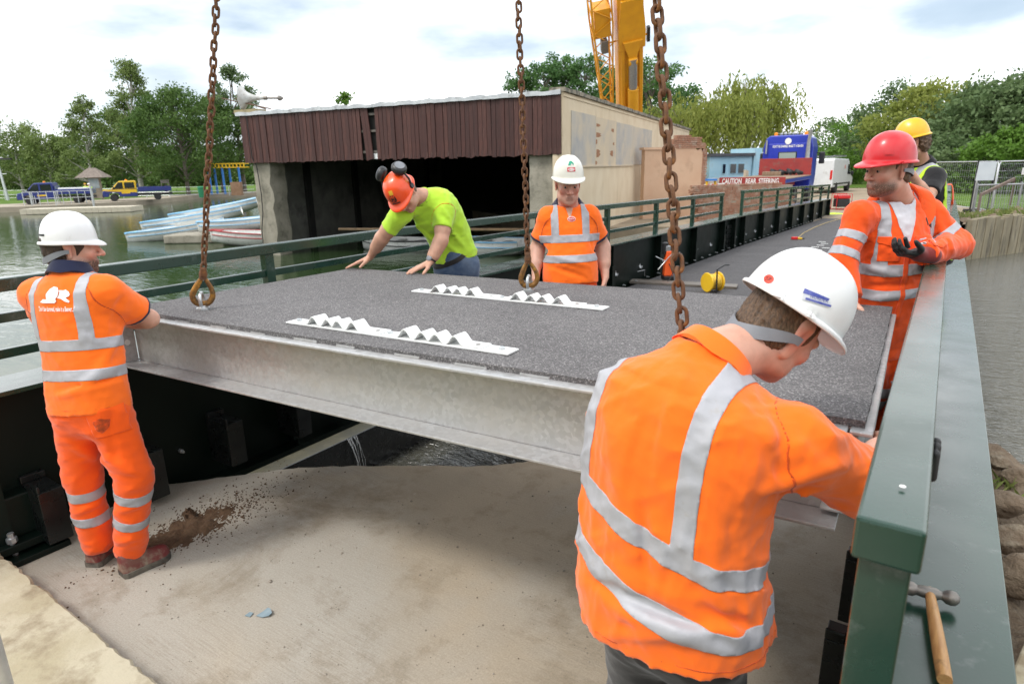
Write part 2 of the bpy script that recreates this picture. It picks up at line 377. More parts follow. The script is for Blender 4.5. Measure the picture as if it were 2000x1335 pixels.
def girder(x_web, s, label):
    """s=+1: inner side towards +x; the web plate, flanges, stiffeners and cleats each their own part"""
    g = empty('plate_girder', (x_web, .45, 0), label, 'girder', 'steel girders of the bridge')
    strip(MB(), x_web-.011, x_web+.011, -.06, .905, .45, 29.4).build('web', MAT['green_shade'], g)
    xa, xb = (x_web-.19, x_web+.15) if s > 0 else (x_web-.15, x_web+.15)
    strip(MB(), xa, xb, .905, .93, .45, 29.4).build('top_flange', MAT['green'], g, bevel=.003)
    strip(MB(), x_web-.15, x_web+.15, -.10, -.06, .45, 29.4).build('bottom_flange', MAT['green_shade'], g)
    st = MB(); st.span((-.0,-.006,-.055),(s*.12,.006,.90)); st.span((s*.12,-.05,.0),(s*.132,.05,.60))
    me = st.mesh('stiffener'); me.materials.append(MAT['green_shade'])
    for y in YS[1:]:
        o = link('stiffener', me, None, g, True); o.location = (s*.012, y-.45, dz(y))
    cl = MB(); cl.span((s*.014,-.06,.05),(s*.265,.06,.36)); cl.span((s*.014,-.06,.361),(s*.05,.06,.40)); cl.span((s*.20,-.06,.361),(s*.265,-.045,.40))
    mc = cl.mesh('cleat'); mc.materials.append(MAT['black_steel'])
    for y in [1.12,1.67,2.22,2.78,3.33]:
        o = link('cleat', mc, None, g, True); o.location = (0, y-.45, 0)
        b = o.modifiers.new('bevel', 'BEVEL'); b.width = .004; b.segments = 2
    bt = MB(); bt.span((s*.012,-.03,.30),(s*.05,.03,.315)); bt.span((s*.012,-.03,.30),(s*.02,.03,.36))
    mt = bt.mesh('angle_lug'); mt.materials.append(MAT['zinc'])
    for y in np.arange(5.2, 28.5, .95):
        o = link('angle_lug', mt, None, g, True); o.location = (0, y-.45, dz(y)+.16); o.rotation_euler = (.55,0,0)
    bo = MB(); bo.lathe((0,0,0), [(.014,0),(.014,.03),(.009,.031),(.009,.05)], 6, (s,0,0))
    mbolt = bo.mesh('bolt'); mbolt.materials.append(MAT['zinc'])
    for y in np.arange(4.6, 28.5, .475):
        o = link('bolt', mbolt, None, g, True); o.location = (s*.12, y-.45, dz(y)+.262)
    for y in (1.95, 3.05):
        for z in (.20,):
            o = link('bolt', mbolt, None, g, True); o.location = (s*.014, y-.45, z)
    sp = MB()
    for k in range(6): sp.span((s*.012, 14.72-.45, .12+k*.11+dz(15)), (s*.035, 15.22-.45, .20+k*.11+dz(15)))
    sp.build('splice_plate', MAT['black_steel'], g, local=True)
    return g
GL = girder(-4.10, 1, 'dark green steel plate girder on the boathouse side of the bridge')
GR = girder(.11, -1, 'dark green steel plate girder along the right edge of the bridge')

def railing(xc, posts, label, ext=(.04,.04)):
    g = empty('handrail', (xc, posts[0], .93), label, 'handrail', 'green handrails of the bridge')
    a, b = posts[0]-ext[0], posts[-1]+ext[1]
    strip(MB(), xc-.045, xc+.045, 1.43, 1.50, a, b).build('top_rail', MAT['green'], g, bevel=.006)
    for z in (1.265, 1.075): strip(MB(), xc-.02, xc+.02, z, z+.05, posts[0]+.03, posts[-1]-.03).build('mid_rail', MAT['green'], g, bevel=.004)
    for y in posts:
        MB().span((xc-.035,y-.035,.93+dz(y)),(xc+.035,y+.035,1.43+dz(y))).build('post', MAT['green'], g, bevel=.004)
    return g
railing(-4.085, [.9+1.9*k for k in range(8)], 'dark green handrail over the left girder in front of the boathouse', ext=(1.2,.04))
railing(-4.085, [15.9+1.91*k for k in range(8)], 'dark green handrail in front of the low brick wall and lorry')
railing(-.005, [1.02+1.9*k for k in range(8)], 'dark green handrail with thick top rail close to the camera on the right', ext=(.06,.04))
railing(-.005, [15.9+1.91*k for k in range(7)], 'far stretch of the right handrail with an orange jacket on it')
# bearing under the left girder
bg = empty('girder_bearing', (-3.9,1.0,0), 'green steel bearing block bolted down under the left girder end', 'bearing')
MB().span((-4.50,.90,.10),(-3.98,1.10,.34)).build('housing', MAT['green_shade'], bg, bevel=.01)
MB().span((-4.50,.86,.055),(-3.90,1.14,.10)).build('base_plate', MAT['green_shade'], bg, bevel=.004)
MB().span((-4.50,.84,.0),(-3.84,1.16,.035)).build('bed_plate', MAT['green_shade'], bg, bevel=.004)
for y in (.93, 1.09): MB().lathe((-3.93,y,.0), [(.014,0),(.014,.11),(.026,.112),(.026,.138),(.016,.14),(.016,.165)], 8).build('anchor_bolt', MAT['zinc'], bg)
# deck of finished panels
dk = empty('bridge_deck', (-2,3.8,.2), 'dark grit surfaced bridge deck running away to the far bank', 'bridge deck')
y = 3.95
while y < 29:
    y2 = min(y+1.72, 29.4)
    MB().loft([[(-3.93,yy,.10+dz(yy)),(-.06,yy,.10+dz(yy)),(-.06,yy,.22+dz(yy)),(-3.93,yy,.22+dz(yy))] for yy in (y+.005, (y+y2)/2, y2-.005)]).build('deck_panel', MAT['deck'], dk)
    y = y2
# cross strips of white bolt heads near the right side of the finished deck
bs = MB().lathe((0,0,0), [(.013,0),(.013,.01)], 6); mbs = bs.mesh('deck_bolt'); mbs.materials.append(MAT['white_paint'])
for px, py in ((1585,474),(1596,470),(1604,466),(1590,480),(1606,476),(1600,462),(1578,482)):
    p = onz(px, py, .22-.03); y = p[1]
    MB().span((p[0],y,.223+dz(y)),(p[0]+.16,y+.035,.232+dz(y))).build('white_strip', MAT['white_paint'], dk)
# old weir ledge under the bridge with its steel edge plate
wg = empty('weir_ledge', (-4.6,3,-.9), 'mossy concrete weir ledge with steel edge under the bridge', 'weir')
MAT['moss'] = M('mossy wet concrete', (.060,.052,.022), (.035,.032,.016), 5, .45, bmp=.5, bscale=20, bdist=.01, dirt=(.10,.085,.05), dscale=9)
MB().span((-4.95,2.0,-2.0),(-4.50,9.0,-.50)).build('ledge', MAT['moss'], wg, bevel=.01)
MB().span((-4.495,2.0,-1.4),(-4.48,9.0,-.485)).build('edge_plate', MAT['black_steel'], wg)
MB().span((-5.4,2.0,-2.0),(-4.955,9.0,-.28)).build('wall', MAT['concrete_pier'], wg)
tm, tn, tl, tb = nodes('falling water'); tb.inputs['Base Color'].default_value = (.75,.78,.8,1); tb.inputs['Roughness'].default_value = .1; tb.inputs['Transmission Weight'].default_value = .6
tr = MB()
for k in range(7):
    x0 = -4.475; y0 = 3.70+k*.018; dxx = random.uniform(.03,.12)
    tr.tube([(x0,y0,-.485),(x0+dxx*.5,y0+random.gauss(0,.01),-.56),(x0+dxx*.85,y0+random.gauss(0,.015),-.72),(x0+dxx,y0+random.gauss(0,.02),-.9)], [.005,.004,.003,.004], 5)
for k in range(60):
    a = random.uniform(0,6.28); rr = random.uniform(0,.22); q = V(-4.40+rr*math.cos(a)*.8, 3.75+rr*math.sin(a), WZ+.004+random.random()*.05*(1-rr/.25))
    tr.lathe(q, [(.002,-.004),(.007,0),(.002,.004)], 5)
tag(tr.build('water_trickle', tm, sm=60), 'thin trickle of water spilling over the weir ledge', 'water', kind='stuff')

# ================================================================== THE SUSPENDED DECK PANEL
def galv_mat():
    m, n, l, b = nodes('galvanised steel'); v = coords(n, l, (1, 1, 1))
    vo = n.new('ShaderNodeTexVoronoi'); vo.inputs['Scale'].default_value = 56; l.new(v, vo.inputs['Vector'])
    sep = n.new('ShaderNodeSeparateColor'); l.new(vo.outputs['Color'], sep.inputs[0])
    c = mix(n, l, ramp(n, l, sep.outputs[0], .2, .8), (.42,.42,.42), (.51,.515,.52))
    c = mix(n, l, ramp(n, l, nz(n, l, v, 3.0, 7, .65), .38, .7), c, (.46,.45,.435))
    c = mix(n, l, mix(n, l, ramp(n, l, nz(n, l, v, 9, 5, .7), .66, .8), 0.0, .5), c, (.30,.27,.25))
    l.new(c, b.inputs['Base Color']); b.inputs['Metallic'].default_value = .55
    r = n.new('ShaderNodeMapRange'); r.inputs['To Min'].default_value = .40; r.inputs['To Max'].default_value = .62; l.new(sep.outputs[1], r.inputs['Value']); l.new(r.outputs[0], b.inputs['Roughness'])
    bump(n, l, b, nz(n, l, v, 60, 4), .12, .003); return m
MAT['galv'] = galv_mat()
PA, PB, PC, PD = V(-3.80,1.63,1.28), V(-.105,1.89,1.305), V(-.16,3.66,1.285), V(-3.85,3.40,1.26)
E1 = nrm(PB-PA); E2 = nrm(PD-PA+PC-PB); E3 = nrm(np.cross(E1, E2))
PW, PL = float(np.linalg.norm(PB-PA)), 1.775
def PT(u, v, h=0.0): return PA+E1*u+E2*v+E3*h
def onpanel(x, y, h=0.0):
    r = ray(x, y); t = ((PA+E3*h-_CC)@E3)/(r@E3); return _CC+r*t
pn = empty('deck_panel_module', PT(PW/2, PL/2, -.33), 'suspended bridge deck panel with grey grit top and galvanised steel frame', 'deck panel')
# grit surfacing: a thin slab with a slightly crumbly edge
sf = MB(); NU, NV = 120, 56
for j in range(NV+1):
    for i in range(NU+1):
        u = PW*i/NU; v = PL*j/NV; e = min(i, NU-i, j, NV-j); h = random.gauss(0, .0012)
        if e == 0: u += random.gauss(0,.0012); v += random.gauss(0,.0012); h = -.004
        sf.v.append(tuple(PT(u, v, h)))
for j in range(NV):
    for i in range(NU):
        a = j*(NU+1)+i; sf.f.append((a, a+1, a+NU+2, a+NU+1))
rim = [j for j in range(NU+1)]+[(k+1)*(NU+1)+NU for k in range(NV)]+[NV*(NU+1)+NU-1-k for k in range(NU)]+[(NV-1-k)*(NU+1) for k in range(NV-1)]
nb = len(sf.v)
for k in rim: sf.v.append(tuple(V(*sf.v[k])-E3*.024))
for k in range(len(rim)):
    q = (k+1) % len(rim); sf.f.append((rim[k], nb+k, nb+q, rim[q]))
sf.build('grit_surface', MAT['panel_top'], pn, sm=50)
MB().frame(PT(PW/2, PL/2, -.031), (E1,E2,E3), (PW-.02, PL-.02, .012)).build('deck_plate', MAT['galv'], pn)
def barp(name, u0, u1, v0, v1, h0, h1, mat='galv', bevel=.003):
    return MB().frame(PT((u0+u1)/2,(v0+v1)/2,(h0+h1)/2), (E1,E2,E3), (u1-u0, v1-v0, h1-h0)).build(name, MAT[mat], pn, bevel=bevel)
# near edge channel: lips point at the camera
nb_ = barp('edge_beam_web', .012, PW-.05, .045, .056, -.318, -.039)
barp('edge_beam_top_flange', .0, PW-.04, -.055, .05, -.0375, -.0255)
barp('edge_beam_bottom_flange', .0, PW-.04, -.062, .056, -.330, -.3185)
barp('end_plate', -.0, .010, -.05, .044, -.317, -.039)
bh = MB().lathe(PT(.012, -.005, -.20), [(.016,0),(.016,.004)], 14, E1); bh.build('bolt_hole', MAT['white_paint'], pn)
# far beam, end channels and cross members
barp('edge_beam_web', .012, PW-.05, PL-.07, PL-.06, -.318, -.04)
barp('edge_beam_bottom_flange', .0, PW-.04, PL-.15, PL-.02, -.330, -.3185)
for u in (.03, PW-.02): barp('end_beam_web', u-.005, u+.005, .06, PL-.075, -.30, -.039)
barp('end_beam_flange', PW-.09, PW+.012, .0, PL-.08, -.30, -.29); barp('end_beam_flange', PW-.035, PW+.022, -.04, PL-.08, -.0375, -.0255)
for u in np.linspace(.6, PW-.6, 5): barp('cross_member', u-.03, u+.03, .06, PL-.08, -.22, -.039)
# little folded tray clips along the near edge
for k in range(11):
    u = .5+k*.30+random.uniform(-.02,.02); barp('tray_clip', u, u+random.uniform(.09,.15), -.006, .010, -.0245, random.uniform(-.020,-.014), 'galv', 0)

# ---------------------------------------------------------------- corrugated strips lying on the panel
def strip_thing(a, b, label):
    a = np.asarray(a); b = np.asarray(b); d = nrm(b-a); w = np.cross(E3, d); L = np.linalg.norm(b-a); W_ = .088
    g = empty('corrugated_strip', a, label, 'metal strip', 'corrugated strips on the panel')
    MB().frame((a+b)/2+E3*.005, (d,w,E3), (L, W_, .008)).build('base_plate', MAT['white_paint'], g, bevel=.002)
    def corr(s0, s1, humps):
        ss = list(np.linspace(s0, s1, 150)); top = []
        for s in ss:
            h = .0
            for c, hw, hh in humps: h = max(h, hh*(.5+.5*math.cos(math.pi*min(1, abs(s-c)/hw)))**.8)
            top.append(h)
        top = np.convolve(np.pad(top, 1, 'edge'), np.ones(3)/3, 'valid')
        rings = []
        for s, h in zip(ss, top):
            c = a+d*s+E3*(.0095+h); rings.append([c-w*.040, c+w*.040, c+w*.040+E3*.006, c-w*.040+E3*.006])
        MB().loft(rings).build('corrugation', MAT['white_paint'], g, sm=35)
    f = L/1.30
    corr(.11*f, .62*f, [(.19*f,.040,.036),(.285*f,.040,.033),(.355*f,.040,.033),(.45*f,.040,.036)])
    corr(.68*f, 1.17*f, [(.765*f,.040,.036),(.86*f,.040,.033),(.935*f,.040,.033),(1.035*f,.040,.036)])
    for s in (.05*f, .65*f, 1.245*f):
        MB().lathe(a+d*s+E3*.009, [(.013,0),(.013,.010),(.009,.012)], 6, E3).build('bolt', MAT['zinc'], g)
    for s in (.575*f, 1.13*f): MB().lathe(a+d*s+E3*.0152, [(.011,0),(.011,.002)], 12, E3).build('bolt_hole', MAT['dark_steel'], g)
    return g
strip_thing(onpanel(572,628), onpanel(1003,689.5), 'white corrugated metal strip nearer the galvanised edge of the panel')
strip_thing(onpanel(812,568), onpanel(1184,604), 'white corrugated metal strip farther back on the panel')

# ---------------------------------------------------------------- lifting chains, hooks and eye bolts
HOOK = V(-1.95, 2.68, 9.2)
PITCH_L, RW = .0385, .0062
def link_mesh():
    pts = []
    hl, hw = .031-.0, .0135
    for k in range(7):
        a = -math.pi/2+math.pi*k/6; pts.append((hw*math.cos(a+math.pi/2)*-1, 0, 0))
    pts = []
    for k in range(8): a = math.pi*k/7; pts.append((hw*math.cos(a), 0, .0125+hw*math.sin(a)))
    for k in range(8): a = math.pi+math.pi*k/7; pts.append((hw*math.cos(a), 0, -.0125+hw*math.sin(a)))
    mb = MB().tube(pts, RW, 8, closed=True); me = mb.mesh('chain_link'); smooth(me); me.materials.append(MAT['rust']); return me
LINK = link_mesh()
def eye_chain(px, py, label, clab, elab, hand):
    base = onpanel(px, py)
    # eye bolt, its bow square to the view
    vd = nrm(V(base[0]-0, base[1]-0, 0)); side = np.cross(vd, E3)
    eb = empty('eye_bolt', base, elab, 'eye bolt', 'eye bolts in the panel')
    MB().lathe(base, [(.034,.0),(.034,.010),(.022,.016),(.018,.022)], 16, E3).build('collar', MAT['zinc'], eb, sm=40)
    tilt = nrm(side*.30+vd*.95)                       # the bow is turned nearly edge on
    ring = [base+E3*.052+(.030*math.cos(a)*tilt+.040*math.sin(a)*E3) for a in np.linspace(0, 2*math.pi, 24)[:-1]]
    MB().tube(ring, .0095, 10, closed=True).build('bow', MAT['zinc'], eb, sm=60)
    # hook
    top = base+E3*.052; dirn = nrm(HOOK-top)
    sx = nrm(np.cross(vd, dirn))*hand; cz = dirn
    hk = empty('lifting_hook', top, label, 'hook', 'lifting hooks')
    out = [(0,.0),(.035,.012),(.052,.045),(.046,.085),(.022,.128),(.0,.150),(-.018,.128),(-.036,.09),(-.048,.05),(-.034,.012)]
    n2 = []
    for i in range(len(out)):
        p0, p1, p2, p3 = [V(*out[(i+k-1) % len(out)]) for k in range(4)]
        for t in np.linspace(0, 1, 5)[:-1]:
            n2.append(.5*((2*p1)+(p2-p0)*t+(2*p0-5*p1+4*p2-p3)*t*t+(3*p1-p0-3*p2+p3)*t**3))
    o0 = top-cz*.022
    pts = [o0+sx*q[0]+cz*q[1] for q in n2]; rs = [.017-.006*min(1, q[1]/.15) for q in n2]
    MB().tube(pts, rs, 10, closed=True).build('bow', MAT['hook'], hk, sm=60)
    MB().bar(o0+sx*-.046+cz*.045, o0+sx*-.006+cz*.150, .024, .020, vd).build('latch', MAT['hook'], hk, bevel=.005)
    nk = o0+cz*.150
    MB().tube([nk-cz*.01, nk+cz*.022, nk+cz*.04], [.020,.022,.017], 10).build('neck', MAT['rust'], hk, sm=60)
    MB().tube([nk+cz*.034+vd*-.026, nk+cz*.034+vd*.026], .012, 10).build('clevis_pin', MAT['rust'], hk, sm=60)
    for q in (-1, 1): MB().bar(nk+cz*.006+vd*.020*q, nk+cz*.056+vd*.020*q, .030, .012, vd).build('clevis_cheek', MAT['rust'], hk, bevel=.005)
    # chain
    c0 = nk+cz*.058; ch = empty('lifting_chain', c0, clab, 'chain', 'rusty lifting chains')
    zq = Vector(cz).to_track_quat('Z', 'X').to_matrix()
    tw = random.uniform(0, 3.1); n = int((5.4-c0[2])/PITCH_L/cz[2])
    for k in range(n):
        o = link('chain_link', LINK, None, ch, True)
        m = zq @ Matrix.Rotation(tw+k*math.pi/2+random.gauss(0,.13)+k*.02, 3, 'Z') @ Matrix.Rotation(random.gauss(0,.05), 3, 'X')
        o.matrix_basis = Matrix.Translation(Vector(cz*(k*PITCH_L)+sx*random.gauss(0,.0015))) @ m.to_4x4()
eye_chain(397, 604, 'worn yellow lifting hook at the left end of the panel', 'rusty lifting chain at the left above the panel corner', 'silver eye bolt near the elbow of the man at left', 1)
eye_chain(1033, 568, 'worn yellow lifting hook in front of the man in navy collar', 'rusty lifting chain in the middle beside the man in navy collar', 'silver eye bolt at the far edge of the panel', 1)
eye_chain(1340, 800, 'worn lifting hook half hidden behind the nearest man', 'thickest looking rusty lifting chain, the one nearest the camera', 'silver eye bolt hidden behind the nearest man', -1)

# ---------------------------------------------------------------- things on the slab and flange
def blob(name, c, rx, ry, hz, mat, n=40, rough=.15, label=None, cat=None, kind=None, seed=0):
    rnd = random.Random(seed); mb = MB(); rings = []
    ph = [rnd.uniform(0,6.28) for _ in range(6)]
    for i in range(9):
        f = i/8; ring = []
        for k in range(n):
            a = 2*math.pi*k/n; w = 1+rough*(math.sin(3*a+ph[0])+.6*math.sin(5*a+ph[1])+.5*math.sin(8*a+ph[2]))
            r = max(.001, 1-f)*w; z = hz*(math.sin(f*math.pi/2)**1.3)*(1+rnd.gauss(0,.16))
            ring.append((c[0]+rx*r*math.cos(a)+rnd.gauss(0,.006), c[1]+ry*r*math.sin(a)+rnd.gauss(0,.006), c[2]+z*(1 if i else 0)-.002))
        rings.append(ring)
    mb.loft(rings); o = mb.build(name, mat, sm=70); tag(o, label, cat, kind=kind); return o
MAT['dirt'] = M('brown crumbly earth', (.075,.040,.020), (.12,.07,.038), 18, .95, bmp=1.0, bscale=60, bdist=.012)
def dirt_heap():
    """a low fan of crumbled earth with a loose edge: one mound plus many crumbs"""
    rnd = random.Random(4); mb = MB(); c = onz(365,1035,0)
    N = 46; half = .34
    ax = nrm(onz(440,985,0)-onz(300,1050,0)); ay = V(-ax[1], ax[0], 0)
    for j in range(N+1):
        for i in range(N+1):
            u = -half*1.3+2.6*half*i/N; v = -half*.75+1.5*half*j/N
            w = 1-((u/.30)**2+(v/.15)**2)+.25*math.sin(u*31+v*17)+.2*math.sin(u*57-v*43)+rnd.gauss(0,.22)
            z = max(-.006, .020*(w-.25)) if w < .6 else .012+.016*(w-.6)+rnd.gauss(0,.004)
            p = c+ax*u+ay*v; mb.v.append((p[0], p[1], z))
    for j in range(N):
        for i in range(N):
            a = j*(N+1)+i; mb.f.append((a, a+1, a+N+2, a+N+1))
    for k in range(2600):
        w_ = rnd.random() < .7; u = rnd.gauss(.03,.20) if w_ else rnd.gauss(.16,.30); v = rnd.gauss(0,.085) if w_ else rnd.gauss(.02,.15); s = rnd.uniform(.0015,.006)*(1.7 if rnd.random() < .06 else 1); p = c+ax*u+ay*v
        if p[0] < -3.9: continue
        mb.lathe((p[0],p[1],s*.5), [(s*.3,-s*.6),(s,0),(s*.4,s*.7)], 5)
    return tag(mb.build('dirt_heap', MAT['dirt'], sm=60), 'fan of crumbly brown earth beside the boots of the man at left', 'dirt', kind='stuff')
dirt_heap()
lump = blob('earth_clod', onz(372,1008,0)+V(0,0,.012), .055, .035, .04, MAT['dirt'], 18, .2, 'dark clod of earth lying on the crumbly dirt fan', 'clod', seed=9)
gr = MB(); rnd = random.Random(11)
for k in range(620):
    x = rnd.uniform(-3.9,-.3); y = rnd.uniform(1.0,3.6)
    if y > 3.0-(-x-1.6)*.72+.35: continue
    s = rnd.uniform(.0015,.0055)*(2.0 if rnd.random() < .05 else 1)
    gr.lathe((x,y,s*.5), [(s*.4,-s*.6),(s,0),(s*.5,s*.6)], 5)
tag(gr.build('loose_grit', M('loose grit', (.16,.125,.09), (.36,.32,.27), 40, .9), sm=60), 'loose grit and crumbs scattered over the concrete slab', 'grit', kind='stuff')
sc = MB(); c = onz(516,1199,.004)
sc.prism([(-.035,-.010),(.0,-.022),(.030,-.016),(.040,.0),(.022,.024),(.006,.030),(-.009,.010)], c+V(0,0,.006), nrm(V(.85,.5,.12)), nrm(V(-.5,.85,.25)), .004)
sc.prism([(-.09,-.01),(-.06,-.018),(-.055,.006),(-.075,.012)], c+V(0,0,.004), nrm(V(.85,.5,.05)), nrm(V(-.5,.85,.1)), .003)
thing('blue_scrap', sc, M('torn blue sheet', (.17,.24,.28), (.25,.32,.35), 20, .6), 'torn scrap of pale blue sheet on the concrete slab', 'scrap')
# hammer
hg_head = onz(1816,1157,.957); hg_end = onz(1853,1372,.948)
hm = empty('hammer', hg_head, 'ball peen hammer with wooden handle lying on the green flange', 'hammer')
d = nrm(hg_end-hg_head); sdv = nrm(np.cross(V(0,0,1), d))
def hl(p): return hg_head+sdv*p
hd = MB().lathe(hg_head, [(.008,-.058),(.0165,-.056),(.0175,-.050),(.0175,-.036),(.0125,-.028),(.0150,-.014),(.0155,.012),(.0105,.022),(.0105,.026),(.0165,.034),(.0185,.044),(.0165,.054),(.009,.061),(.002,.063)], 18, sdv*(1 if sdv[0] > 0 else -1))
hd.build('head', MAT['dark_steel'], hm, sm=40)
hp = [hg_head+d*t for t in (-.014,.02,.05,.09,.15,.22,.30)]
MAT['handle'] = M('hickory handle', (.52,.29,.11), (.40,.20,.07), 9, .45, stretch=(14,2,14), dirt=(.16,.09,.04), dscale=16, dlo=.60, dhi=.74)
MB().tube(hp, [.010,.0115,.0125,.0135,.0145,.0150,.0145], 12).build('handle', MAT['handle'], hm, sm=60)
# grey pole at the lower left edge
pb = gp(0,1.62,.13); pb = at(2,1335,1.62)
MB_p = MB().tube([(pb[0],pb[1],.13),(pb[0],pb[1],1.25)], .030, 20)
thing('scaffold_pole', MB_p, MAT['zinc'], 'galvanised upright tube at the lower left edge', 'pole', sm=60)

# ---------------------------------------------------------------- tools on the finished deck
def dpt(x, y): # deck point from its bearing
    p = onz(x, y, .22)
    for _ in range(4): p = onz(x, y, .22+dz(p[1]))
    return p
o = dpt(1303,549); u_ = V(math.cos(YAW), math.sin(YAW), 0); f_ = _FW
md = empty('magnetic_drill', o, 'orange magnetic drill standing on the board beside the left girder', 'drill')
AX = (u_, f_, V(0,0,1)); OR = M('orange tool paint', (.85,.12,.02), (.78,.10,.02), 6, .4)
MB().frame(o+V(0,0,.06), AX, (.16,.22,.07)).build('magnet_base', MAT['black'], md, bevel=.008)
MB().prism([(-.07,0),(.075,0),(.085,.10),(.06,.24),(.045,.40),(-.045,.40),(-.06,.24)], o+V(0,0,.095), u_, V(0,0,1), .13).build('body', OR, md, bevel=.012)
MB().frame(o+V(0,0,.535)-u_*.02, AX, (.085,.10,.09)).build('motor_cap', MAT['steel'], md, bevel=.01)
MB().lathe(o+V(0,0,.50)-u_*.06, [(.045,-.05),(.05,0),(.05,.12),(.03,.135)], 14).build('motor', MAT['black'], md, sm=40)
for a in (-.9, .5, 2.2): MB().tube([o+V(0,0,.34)-u_*.06-f_*.07, o+V(0,0,.34)-u_*.06-f_*.09+u_*math.cos(a)*-.19+V(0,0,math.sin(a)*.17)], .008, 8).build('feed_handle', MAT['zinc'], md)
MB().tube([o+V(0,0,.30)-f_*.075, o+V(0,0,.15)-f_*.10+u_*.06, o+V(0,0,.06)-f_*.16, o+V(0,0,.02)-f_*.3-u_*.1], .008, 6).build('cable', MAT['rubber'], md)
b0, b1 = dpt(1232,551), dpt(1440,562)
thing('plank', MB().bar(b0+V(0,0,.02), b1+V(0,0,.02), .26, .036), MAT['wood_board'], 'grey wet board lying across the deck under the orange drill', 'board', bevel=.004)
bb = dpt(1248,546); hb = [bb-u_*.06, bb-u_*.06+V(0,0,.10), bb+u_*.09+V(0,0,.13), bb+u_*.09+V(0,0,.03)]
thing('carry_handle', MB().tube([h+V(0,0,.03) for h in hb], .009, 8), MAT['steel'], 'bent steel handle standing at the end of the grey board', 'handle', sm=40)
o = dpt(1392,569); cr = empty('cable_reel', o, 'yellow cable reel with black frame on the deck', 'cable reel')
ax_ = nrm(u_*.93+f_*.35)
for q in (-.11, .09): MB().lathe(o+V(0,0,.145)+ax_*q, [(.138,-.012),(.145,0),(.138,.012)], 22, ax_).build('flange', MAT['yellow_plain'], cr, sm=40)
mw = MB()
for k in range(9): mw.tube([o+V(0,0,.145)+ax_*(-.09+k*.02)+(.10+.008*(k % 2))*(math.cos(a)*np.cross(ax_, V(0,0,1))+math.sin(a)*V(0,0,1)) for a in np.linspace(0, 6.283, 22)[:-1]], .011, 6, closed=True)
mw.build('wound_cable', M('yellow cable', (.78,.52,.06), (.7,.45,.05), 8, .5), cr, sm=60)
MB().tube([o-ax_*.0-f_*.16, o-f_*.14+V(0,0,.35), o+ax_*.14-f_*.10+V(0,0,.40), o+ax_*.24-f_*.05+V(0,0,.385)], .012, 8).build('stand', MAT['black'], cr, sm=40)
cbl = [dpt(*q)+V(0,0,.012) for q in ((1402,572),(1440,573),(1470,560),(1500,520),(1553,470))]
cb2 = [dpt(*q)+V(0,0,.010) for q in ((1556,467),(1570,455),(1590,445),(1612,436),(1650,425))]
thing('extension_cable', MB().tube(cb2, .010, 6), M('dusty yellow cable', (.55,.40,.16), (.45,.33,.14), 8, .6), 'yellow cable trailing along the far deck to the red tool', 'cable', sm=60)
o = dpt(1553,468); rt = empty('power_tool', o, 'small red and yellow power tool lying on the far deck', 'power tool')
MB().frame(o+V(0,0,.04)-u_*.02, AX, (.15,.08,.07)).build('body', M('red tool plastic', (.6,.02,.02), None, rough=.4), rt, bevel=.015)
MB().frame(o+V(0,0,.03)+u_*.12, AX, (.11,.06,.05)).build('grip', MAT['yellow_plain'], rt, bevel=.012)
MB().frame(o+V(0,0,.025)+u_*.21, AX, (.06,.03,.03)).build('trigger_end', MAT['black'], rt, bevel=.008)
o = at(1643,398,29.5); o[2] = -.16; gn = empty('generator', o, 'red portable generator on the ground at the far end of the bridge', 'generator')
MB().frame(o+V(0,0,.30), AX, (.55,.45,.36)).build('engine', MAT['black'], gn, bevel=.03)
MB().frame(o+V(0,0,.57), AX, (.58,.48,.16)).build('tank', M('generator red', (.55,.02,.02), None, rough=.35), gn, bevel=.04)
fr = MB()
for q in (-.25, .25):
    fr.tube([o+u_*-.34+f_*q+V(0,0,.02), o+u_*-.34+f_*q+V(0,0,.70), o+u_*.34+f_*q+V(0,0,.70), o+u_*.34+f_*q+V(0,0,.02), o+u_*-.34+f_*q+V(0,0,.02)], .018, 8)
fr.build('frame', M('generator red frame', (.5,.02,.02), None, rough=.4), gn, sm=30)

# ================================================================== BUILDINGS
def text_mesh(name, body, size, origin, right, up, mat, parent, extrude=.002, align='CENTER', bold=.0, fit=None):
    cu = bpy.data.curves.new(name, 'FONT'); cu.body = body; cu.size = size; cu.align_x = align; cu.align_y = 'CENTER'; cu.extrude = extrude; cu.offset = bold
    cu.resolution_u = 3
    t = bpy.data.objects.new(name, cu); COL.objects.link(t)
    dg = bpy.context.evaluated_depsgraph_get(); me = bpy.data.meshes.new_from_object(t.evaluated_get(dg)); bpy.data.objects.remove(t)
    co = np.zeros(len(me.vertices)*3); me.vertices.foreach_get('co', co); co = co.reshape(-1, 3)
    if fit: co[:, 0] *= fit/max(1e-6, np.ptp(co[:, 0]))
    r = nrm(right); u = nrm(up); z = np.cross(r, u); w = np.asarray(origin)+co[:, :1]*r+co[:, 1:2]*u+co[:, 2:3]*z
    me.vertices.foreach_set('co', w.ravel().astype(np.float32)); me.update(); me.materials.clear()
    return link(name, me, mat, parent)

